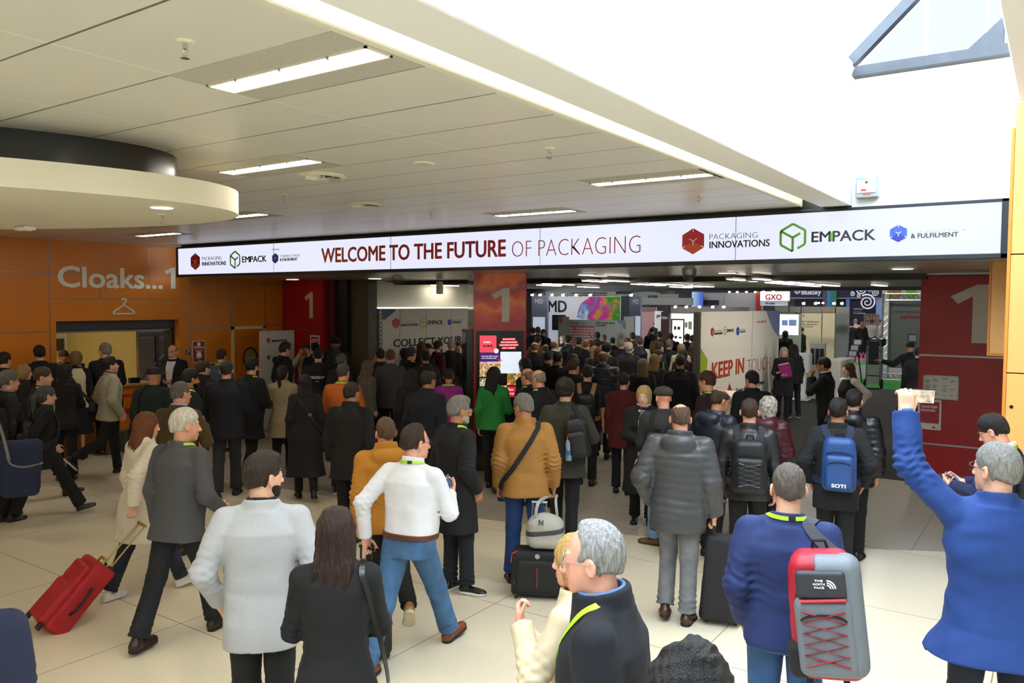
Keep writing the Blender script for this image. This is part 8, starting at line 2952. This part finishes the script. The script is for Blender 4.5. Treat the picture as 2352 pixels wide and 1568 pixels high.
# ---- black suit bag
r = R['puffer']
W, f_, n_, th_, c_ = r.fg.hand[1]
hp_ = W + f_ * .085
t = hold_empty(r, 'suit_bag', 'large black garment carrier with grey piping hanging from the charcoal jacket man', 'bag')
hz = float(hp_[2])
sb_ = lambda P: rbox((P - V3(hp_[0] + .06, hp_[1] + .0, hz - .43)) / np.stack([.80 + .40 * np.clip((hz - .05 - P[:, 2]) / .75, 0, 1), np.ones(len(P)), np.ones(len(P))], 1).astype(f4), (0, 0, 0), (.145, .08, .36), .05) + wrinkle(P, .004)
lo_, hi_ = (hp_[0] - .2, hp_[1] - .15, max(.02, hz - .85)), (hp_[0] + .36, hp_[1] + .15, hz - .02)
sdf_part('body', sb_, lo_, hi_, .008, M_blkc, t)
cx_ = float(hp_[0] + .06)
pp = MB()
pp.tube([(cx_ + .115, hp_[1] - .088, hz - .12), (cx_ + .155, hp_[1] - .09, hz - .45), (cx_ + .165, hp_[1] - .088, hz - .70)], .004, 5)
part(pp.build('piping', mat('grey_piping', '8A8C90', .5), None), t)
part(MB().tube([(hp_[0] + .0, hp_[1] - .05, hz - .09), (hp_[0], hp_[1] - .03, hz), (hp_[0], hp_[1] + .03, hz), (hp_[0] + .0, hp_[1] + .05, hz - .09)], .012, 8).build('carry_handle', M_web, None), t)
part(MB().tube([(cx_ + .06, hp_[1] - .10, hz - .42), (cx_ + .07, hp_[1] - .112, hz - .47), (cx_ + .085, hp_[1] - .112, hz - .57), (cx_ + .09, hp_[1] - .10, hz - .62)], .010, 6).build('side_handle', M_web, None), t)
for s in (-1, 1):
    part(MB().lathe([(.022, -.014), (.026, 0), (.022, .014)], 12, Matrix.Translation((cx_ + s * .12, hp_[1] + .03, hz - .80)) @ Matrix.Rotation(math.pi / 2, 4, 'Y')).build('wheel', M_black, None), t)

# ---- rucksacks
m_grey = mat('grey_nylon', '6E747C', .55, bump=.15, bscale=160)
m_redn = mat('red_nylon', 'A8122A', .5, bump=.15, bscale=160)
t, fr = backpack(R['sweater'], 'red and grey sports backpack with red bungee cord hung on the navy sweatshirt man', (.19, -.235, .17), (.155, .105, .285), m_redn, m_grey, mat('charcoal_strap', '3A3C42', .8), sides=(1,), tilt=-7, laces=mat('red_cord', '9A1420', .5))
fg = R['sweater'].fg
lc_ = R['sweater'].packloc
c_ = V3(.19, -.235, .17)
L_ = lambda P: (fg.torso(P) - c_) @ Ry(-7)
lo_, hi_ = fg.bounds([lc_(a * .2, b, d * .34) for a in (-1, 1) for b in (-.24, .14) for d in (-1, 1)], .02)
sdf_part('side_panel', lambda P: np.maximum(rbox(L_(P), (.02, -.055, .01), (.150, .085, .270), .06) * fg.k, -(L_(P)[:, 0] + .02) * fg.k), lo_, hi_, .0075, m_grey, t)
sdf_part('top_patch', lambda P: rbox(L_(P), (.0, -.145, .165), (.105, .02, .062), .018) * fg.k, lo_, hi_, .006, mat('dark_grey_nylon', '2C2E34', .6), t)
part(MB().tube([tuple(lc_(-.09, -.168, .095)), tuple(lc_(.10, -.168, .105))], .009, 6).build('red_zip', m_redn, None), t)
sdf_part('mesh_pocket', lambda P: rbox(L_(P), (-.125, -.03, -.19), (.05, .085, .085), .04) * fg.k, lo_, hi_, .0075, mat('black_mesh', '1A1A1C', .8, bump=.5, bscale=220), t)
for k_, (a0, b0) in enumerate(((-.10, -.30), (.06, -.30))):
    part(ribbon('loose_strap', [lc_(a0, .02, -.26), lc_(a0, .03, -.34), lc_(a0 - .01, .04, -.43)], [(0, -1, 0)] * 3, .03, .003, M_web, None), t)


def on_pack(r, t, s_, u, v, w_, h_, y, m, b=.02):
    lt_ = text(s_, m, ((0, 0, 0), (1, 0, 0), (0, 0, 1), (0, -1, 0)), 0, 0, w_, h_, b, name='lettering')
    lc = r.packloc
    me = lt_.data
    for vt in me.vertices:
        vt.co = Vector([float(x) for x in lc(u + vt.co.x, y + vt.co.y, v + vt.co.z)])
    return part(lt_, t)


on_pack(R['sweater'], t, 'THE', -.005, .185, .035, .009, -.168, M_whitep, .01)
on_pack(R['sweater'], t, 'NORTH', -.005, .170, .05, .009, -.168, M_whitep, .01)
on_pack(R['sweater'], t, 'FACE', -.005, .155, .042, .009, -.168, M_whitep, .01)
b = MB()
for r0 in (.034, .024, .014):
    b.tube([tuple(lc_(.028 + r0 * math.cos(a), -.167, .155 + r0 * math.sin(a))) for a in np.linspace(0, math.pi / 2, 7)], .0035, 5)
part(b.build('half_dome_mark', M_whitep, None), t)

m_bl = mat('blue_nylon', '1C4480', .55, bump=.15, bscale=160)
t, fr = backpack(R['soti'], 'blue backpack lettered SOTI on the back of the man in black', (.02, -.215, .22), (.150, .085, .245), m_bl, m_bl, mat('navy_strap', '14203A', .8))
on_pack(R['soti'], t, 'SOTI', .0, -.19, .12, .032, -.146, M_whitep, .02)
m_bp = mat('black_nylon', '17181B', .5, bump=.15, bscale=160)
backpack(R['packman'], 'black backpack with pale bungee cord on the brown-haired man', (.01, -.21, .20), (.155, .09, .245), m_bp, m_bp, mat('charcoal_strap', '232529', .8), laces=mat('grey_cord', '6A6C70', .5))
backpack(R['navy_glasses'], 'black backpack on the navy jumper man by the orange wall', (.0, -.21, .20), (.15, .09, .24), m_bp, m_bp, mat('black_strap', '1A1B1E', .7))
backpack(R['hood'], 'black backpack on the person in the hooded padded jacket', (.03, -.23, .16), (.14, .08, .22), m_bp, m_bp, M_web)
backpack(R['flatcap'], 'black rucksack with white piping on the flat cap man', (-.05, -.21, .10), (.145, .085, .235), m_bp, m_bp, M_web)
backpack(R['olive'], 'black bag slung over the right shoulder of the olive overcoat man', (.15, -.20, .22), (.12, .08, .20), m_bp, m_bp, M_web, sides=(1,), tilt=-12)
r = R['olive']
t = hold_empty(r, 'drink_bottle', 'clear sports bottle with an orange cap in the side of the black bag', 'bottle')
bc = r.packloc(-.10, -.10, -.08)
xf = Matrix.Translation([float(v) for v in bc])
part(MB().lathe([(.030, -.12), (.034, -.11), (.034, -.02), (.028, .0), (.034, .03), (.033, .07), (.022, .10)], 18, xf).build('bottle', mat('bottle_plastic', '8CA0B4', .1, var=.3), None, True), t)
part(MB().lathe([(.020, .10), (.021, .13), (.013, .135), (.012, .155), (.006, .16)], 16, xf).build('cap', mat('orange_cap', 'E06A14', .4), None, True), t)
part(MB().lathe([(.0345, -.06), (.0345, -.01)], 18, xf).build('label', mat('bottle_label', '3A70A8', .4), None), t)
backpack(R['grpony'], 'black rucksack on the striding grey ponytail woman', (.0, -.20, .16), (.14, .08, .22), m_bp, m_bp, M_web)
r = R['grpony']
t = hold_empty(r, 'steel_flask', 'steel flask with an orange ring in the side of the black rucksack', 'bottle')
xf = Matrix.Translation([float(v) for v in r.packloc(.15, -.02, -.02)])
part(MB().lathe([(.032, -.13), (.035, -.12), (.035, .06), (.024, .09)], 18, xf).build('flask', M_dark, None, True), t)
part(MB().lathe([(.022, .09), (.022, .12), (.018, .125)], 16, xf).build('cap', M_steel, None, True), t)
part(MB().lathe([(.0356, .03), (.0356, .04)], 18, xf).build('ring', mat('orange_cap', 'E06A14', .4), None), t)
r = R['tanstrap']
backpack(r, 'dark rucksack with tan straps on the short-sleeved man', (.0, -.20, .20), (.14, .08, .21), m_bp, m_bp, mat('tan_strap', 'A07C52', .7))

# ---- straps and shoulder bags
r = R['caramel']
t = hold_empty(r, 'crossbody_bag', 'black crossbody strap and pouch on the caramel jacket man', 'bag')
strap(r, t, [(.10, .06, .50), (.115, -.01, .535), (.095, -.09, .48), (.02, -.15, .36), (-.08, -.16, .20), (-.17, -.10, .06), (-.21, -.0, -.04), (-.19, .08, -.08)], .045, M_web, n=40)
sdf_part('pouch', lambda P: rbox(r.fg.torso(P), (-.185, .15, -.12), (.07, .04, .09), .03) * r.fg.k, *r.fg.bounds([r.fg.T((-.3, 0, -.25)), r.fg.T((-.05, .3, .05))], .02), .008, m_bp, t)
r = R['longhair']
t = hold_empty(r, 'shoulder_bag', 'small black leather shoulder bag with gold chain on the auburn-haired woman', 'handbag')
strap(r, t, [(.125, .10, .36), (.130, .03, .50), (.130, -.05, .49), (.165, -.12, .36), (.21, -.13, .20), (.24, -.11, .05), (.25, -.10, -.03)], .026, mat('black_leather', '101012', .3), n=36)
bgc = (.275, -.07, -.21)
sdf_part('body', lambda P: rbox(r.fg.torso(P), bgc, (.035, .10, .085), .018) * r.fg.k, *r.fg.bounds([r.fg.T((.2, -.22, -.34)), r.fg.T((.35, .1, -.08))], .02), .006, mat('black_leather', '101012', .3), t)
sdf_part('flap', lambda P: np.maximum(rbox(r.fg.torso(P), (bgc[0], bgc[1], bgc[2] + .03), (.040, .104, .062), .018) * r.fg.k, 0 * P[:, 0] - 1), *r.fg.bounds([r.fg.T((.2, -.22, -.34)), r.fg.T((.35, .1, -.08))], .02), .006, mat('black_leather', '101012', .3), t)
ch = MB()
A0, B0 = np.array((.25, -.10, -.03)), np.array((.278, -.13, -.13))
for i in range(9):
    c0 = A0 + (B0 - A0) * (i + .5) / 9
    v1 = np.array((.0, .006, 0)) if i % 2 else np.array((.006, 0, 0))
    dd = (B0 - A0) / 9 * .72
    ch.tube([tuple(r.fg.T(c0 + dd * math.sin(a) + v1 * math.cos(a))) for a in np.linspace(0, 2 * math.pi, 8, endpoint=False)], .0028, 5, closed=True)
part(ch.build('gold_chain', mat('gold_chain', 'C9A24A', .25, 1.0), None), t)
r = R['vest']
t = hold_empty(r, 'crossbody_bag', 'black crossbody strap and bag across the cream vest', 'bag')
strap(r, t, [(-.10, .06, .48), (-.105, -.01, .53), (-.08, -.09, .45), (.0, -.14, .30), (.10, -.14, .14), (.19, -.06, .02), (.20, .05, -.02)], .045, M_web, off=.022, n=36)
sdf_part('pouch', lambda P: rbox(r.fg.torso(P), (.235, .02, -.10), (.05, .12, .09), .03) * r.fg.k, *r.fg.bounds([r.fg.T((.1, -.2, -.25)), r.fg.T((.35, .25, .05))], .02), .009, m_bp, t)
r = R['longcoat']
t = hold_empty(r, 'crossbody_strap', 'thin black bag strap with a steel ring across the long black coat', 'bag')
strap(r, t, [(-.09, .02, .52), (-.07, -.08, .45), (.03, -.13, .30), (.12, -.13, .12), (.20, -.05, -.04)], .022, mat('black_leather', '101012', .3), off=.012)
part(MB().tube([tuple(r.fg.T((.055 + .018 * math.cos(a), -.165, .255 + .018 * math.sin(a)))) for a in np.linspace(0, 2 * math.pi, 14, endpoint=False)], .004, 6, closed=True).build('ring', M_steel, None), t)
r = R['cap']
t = hold_empty(r, 'shoulder_bag', 'black shoulder bag hanging beside the person in the black cap', 'bag')
strap(r, t, [(-.08, .06, .49), (-.09, -.02, .53), (-.13, -.10, .42), (-.20, -.10, .20), (-.26, -.08, .0)], .045, M_web, off=.012)
sdf_part('body', lambda P: rbox(r.fg.torso(P), (-.29, -.06, -.16), (.06, .16, .15), .04) * r.fg.k, *r.fg.bounds([r.fg.T((-.4, -.28, -.36)), r.fg.T((-.2, .16, .05))], .02), .009, m_bp, t)
u_ = ray(46, 1075)
p = np.array([0, 0, EYE]) + u_ * (8.9 / F)
yw = math.atan2(u_[1], u_[0]) - math.pi / 2
t = empty('tote_bag', (p[0], p[1], float(p[2]) - .33), 'navy blue cloth bag with pale grey handles at the left edge', 'bag', rz=yw)
sdf_part('body', lambda P: rbox(P / np.stack([.82 + .25 * np.clip(P[:, 2] / .6, 0, 1), np.ones(len(P)), np.ones(len(P))], 1).astype(f4), (0, 0, .33), (.22, .10, .32), .07) + wrinkle(P, .010, .8), (-.32, -.2, -.03), (.32, .2, .72), .011, mat('navy_cloth', '1C2648', .8, var=.2, bump=.2), t)
m_gs = mat('grey_strap', '7C7A76', .7)
part(MB().tube(spline([(-.10, -.11, .45), (-.16, -.06, .75), (-.24, .05, 1.0)], 16).tolist(), .018, 6).build('carry_handle', m_gs, None), t)
part(MB().tube(spline([(.22, -.06, .38), (.05, -.115, .36), (-.08, -.12, .40), (-.12, -.11, .5)], 16).tolist(), .012, 6).build('carry_handle', m_gs, None), t)

# ---- phones, folder, trolley of the white shirt man
phone(R['white'], 1, 'dark phone held out in the right hand of the white shirt man', .09)
r = R['raised']
W, f_, n_, th_, c_ = r.fg.hand[0]
phone(r, 0, 'phone held up high showing the hall on its screen', .10, .085, flip=-1, size=(.080, .005, .040), upright=r.fg.Rt @ V3(.05, -.1, 1), lit=mat('phone_picture', 'B8A890', .2, emit=.7, var=.9, vscale=45))
phone(R['navy_glasses'], 1, 'phone in the hands of the navy jumper man', .09)
phone(R['caramel'], 0, 'black phone in the left hand of the caramel jacket man', .09)
r = R['folder']
t = hold_empty(r, 'folder', 'magenta plastic folder held against the chest of the silver blonde woman', 'folder')
m_ = Matrix.Translation([float(v) for v in r.fg.T((-.02, .20, .27))]) @ Matrix.Rotation(.25, 4, 'Y')
part(MB().box(-.13, .13, -.008, .008, -.16, .16, .004, xf=m_).build('cover', mat('magenta_plastic', '8C1466', .4), None), t)
part(MB().box(-.11, .11, -.010, .010, .15, .165, xf=m_).build('sheets', M_paper, None), t)
r = R['white']
hw = wpt(r, r.fg.hand[0][0] + r.fg.hand[0][1] * .08)
t = empty('trolley_case', (hw[0], hw[1], 0), 'black trolley case held by its handle by the white shirt man', 'suitcase')
sdf_part('body', lambda P: rbox(P, (0, 0, .27), (.17, .11, .23), .04), (-.2, -.15, 0), (.2, .15, .53), .009, M_blkc, t)
b = MB().tube([(-.06, .0, .48), (-.06, 0, hw[2] - .0)], .008, 6).tube([(.06, .0, .48), (.06, 0, hw[2])], .008, 6).tube([(-.07, 0, hw[2]), (.07, 0, hw[2])], .013, 6)
part(b.build('telescopic_handle', M_black, None), t)
for s in (-1, 1):
    part(MB().lathe([(.024, -.012), (.028, 0), (.024, .012)], 12, Matrix.Translation((s * .13, .07, .028)) @ Matrix.Rotation(math.pi / 2, 4, 'Y')).build('wheel', M_black, None), t)

# ---- small details on clothes
r = R['white']
K_ = [(z, rx + .018, ry + .018, cy) for z, rx, ry, cy in r.fg.torso_keys(0, .035, belly=.03, top=.085)]
sdf_part('belt', lambda P: np.maximum(prof(r.fg.torso(P), r.fg.torso_keys(.019, -.1, belly=.03), 2.35), np.abs(r.fg.torso(P)[:, 2] - .050) - .018) * r.fg.k, *r.fg.bounds([r.fg.T((-.3, -.3, -.0)), r.fg.T((.3, .3, .1))], .02), .006, mat('brown_belt', '5A2A16', .4), r.root)
r = R['present']
for s_, v_, h_ in (('PRESENT', .30, .045), ('TOUR', .25, .015)):
    lt_ = text(s_, M_whitep, ((0, 0, 0), (1, 0, 0), (0, 0, 1), (0, -1, 0)), 0, 0, None, h_, .01, name='lettering')
    for vt in lt_.data.vertices:
        vt.co = Vector([float(x) for x in r.fg.T((vt.co.x, -.158 + vt.co.y, v_ + vt.co.z))])
    part(lt_, r.root)
r = R['puffer']
S, E_, W = r.fg.arm[0]
p0 = S + (E_ - S) * .55
out = nrm(r.fg.Rt @ V3(-1, -.35, 0))
pth, nn = snap(np.array([p0 + out * .10]), r.topf, .004, only_out=False)
zz = nrm(E_ - S)
xx = np.cross(zz, nn[0])
fr = (tuple(pth[0]), tuple(float(v) for v in xx), tuple(float(-v) for v in zz), tuple(float(v) for v in nn[0]))
for rr, m, d in ((.032, M_redp, .002), (.022, M_whitep, .004), (.013, mat('badge_blue', '243A78', .5), .005)):
    part(MB().prism([(rr * math.cos(a), rr * math.sin(a)) for a in np.linspace(0, 2 * math.pi, 20, endpoint=False)], 0, d, fr).build('sleeve_badge', m, None), r.root)
r = R['raised']
W, f_, n_, th_, c_ = r.fg.hand[0]
sdf_part('wristwatch', lambda P: np.maximum(np.abs(np.sqrt((((P - W - f_ * .004) - ((P - W - f_ * .004) @ f_)[:, None] * f_) ** 2).sum(1)) - .033) - .003, np.abs((P - W) @ f_ - .012) - .014), W - .06, W + .06, .004, mat('blue_strap', '5A7AA8', .5), r.root)
# black and white pattern, pink scarf of the blonde woman
r = R['blondescarf']
sdf_part('scarf', lambda P: smin(np.abs(np.sqrt(r.fg.torso(P)[:, 0] ** 2 + (r.fg.torso(P)[:, 1] + .005) ** 2) - .072) - .016, 1, .001) * 1.0 + np.maximum(0, np.abs(r.fg.torso(P)[:, 2] - .545) - .03) + .003 * np.sin(P[:, 2] * 260), *r.fg.bounds([r.fg.T((-.14, -.14, .48)), r.fg.T((.14, .14, .62))], .02), .006, mat('pink_scarf', 'C99A94', .9), r.root)
mk = mat('splash_top', '0F0F10', .8)
sdf_part('patterned_top', lambda P: np.maximum(np.maximum(r.topf(P) - .006, np.abs(r.fg.torso(P)[:, 0] - .0) - .075 * np.clip(1.1 - r.fg.torso(P)[:, 2] * .3, .4, 1)), np.maximum(-r.fg.torso(P)[:, 1], np.maximum(r.fg.torso(P)[:, 2] - .52, -.05 - r.fg.torso(P)[:, 2]))), *r.fg.bounds([r.fg.T((-.14, -.02, -.08)), r.fg.T((.14, .3, .56))], .02), .008, food('splash_print', ['0F0F10', '0F0F10', '0F0F10', 'E0DEDA', '0F0F10', '0F0F10'], 22, 0.0), r.root)
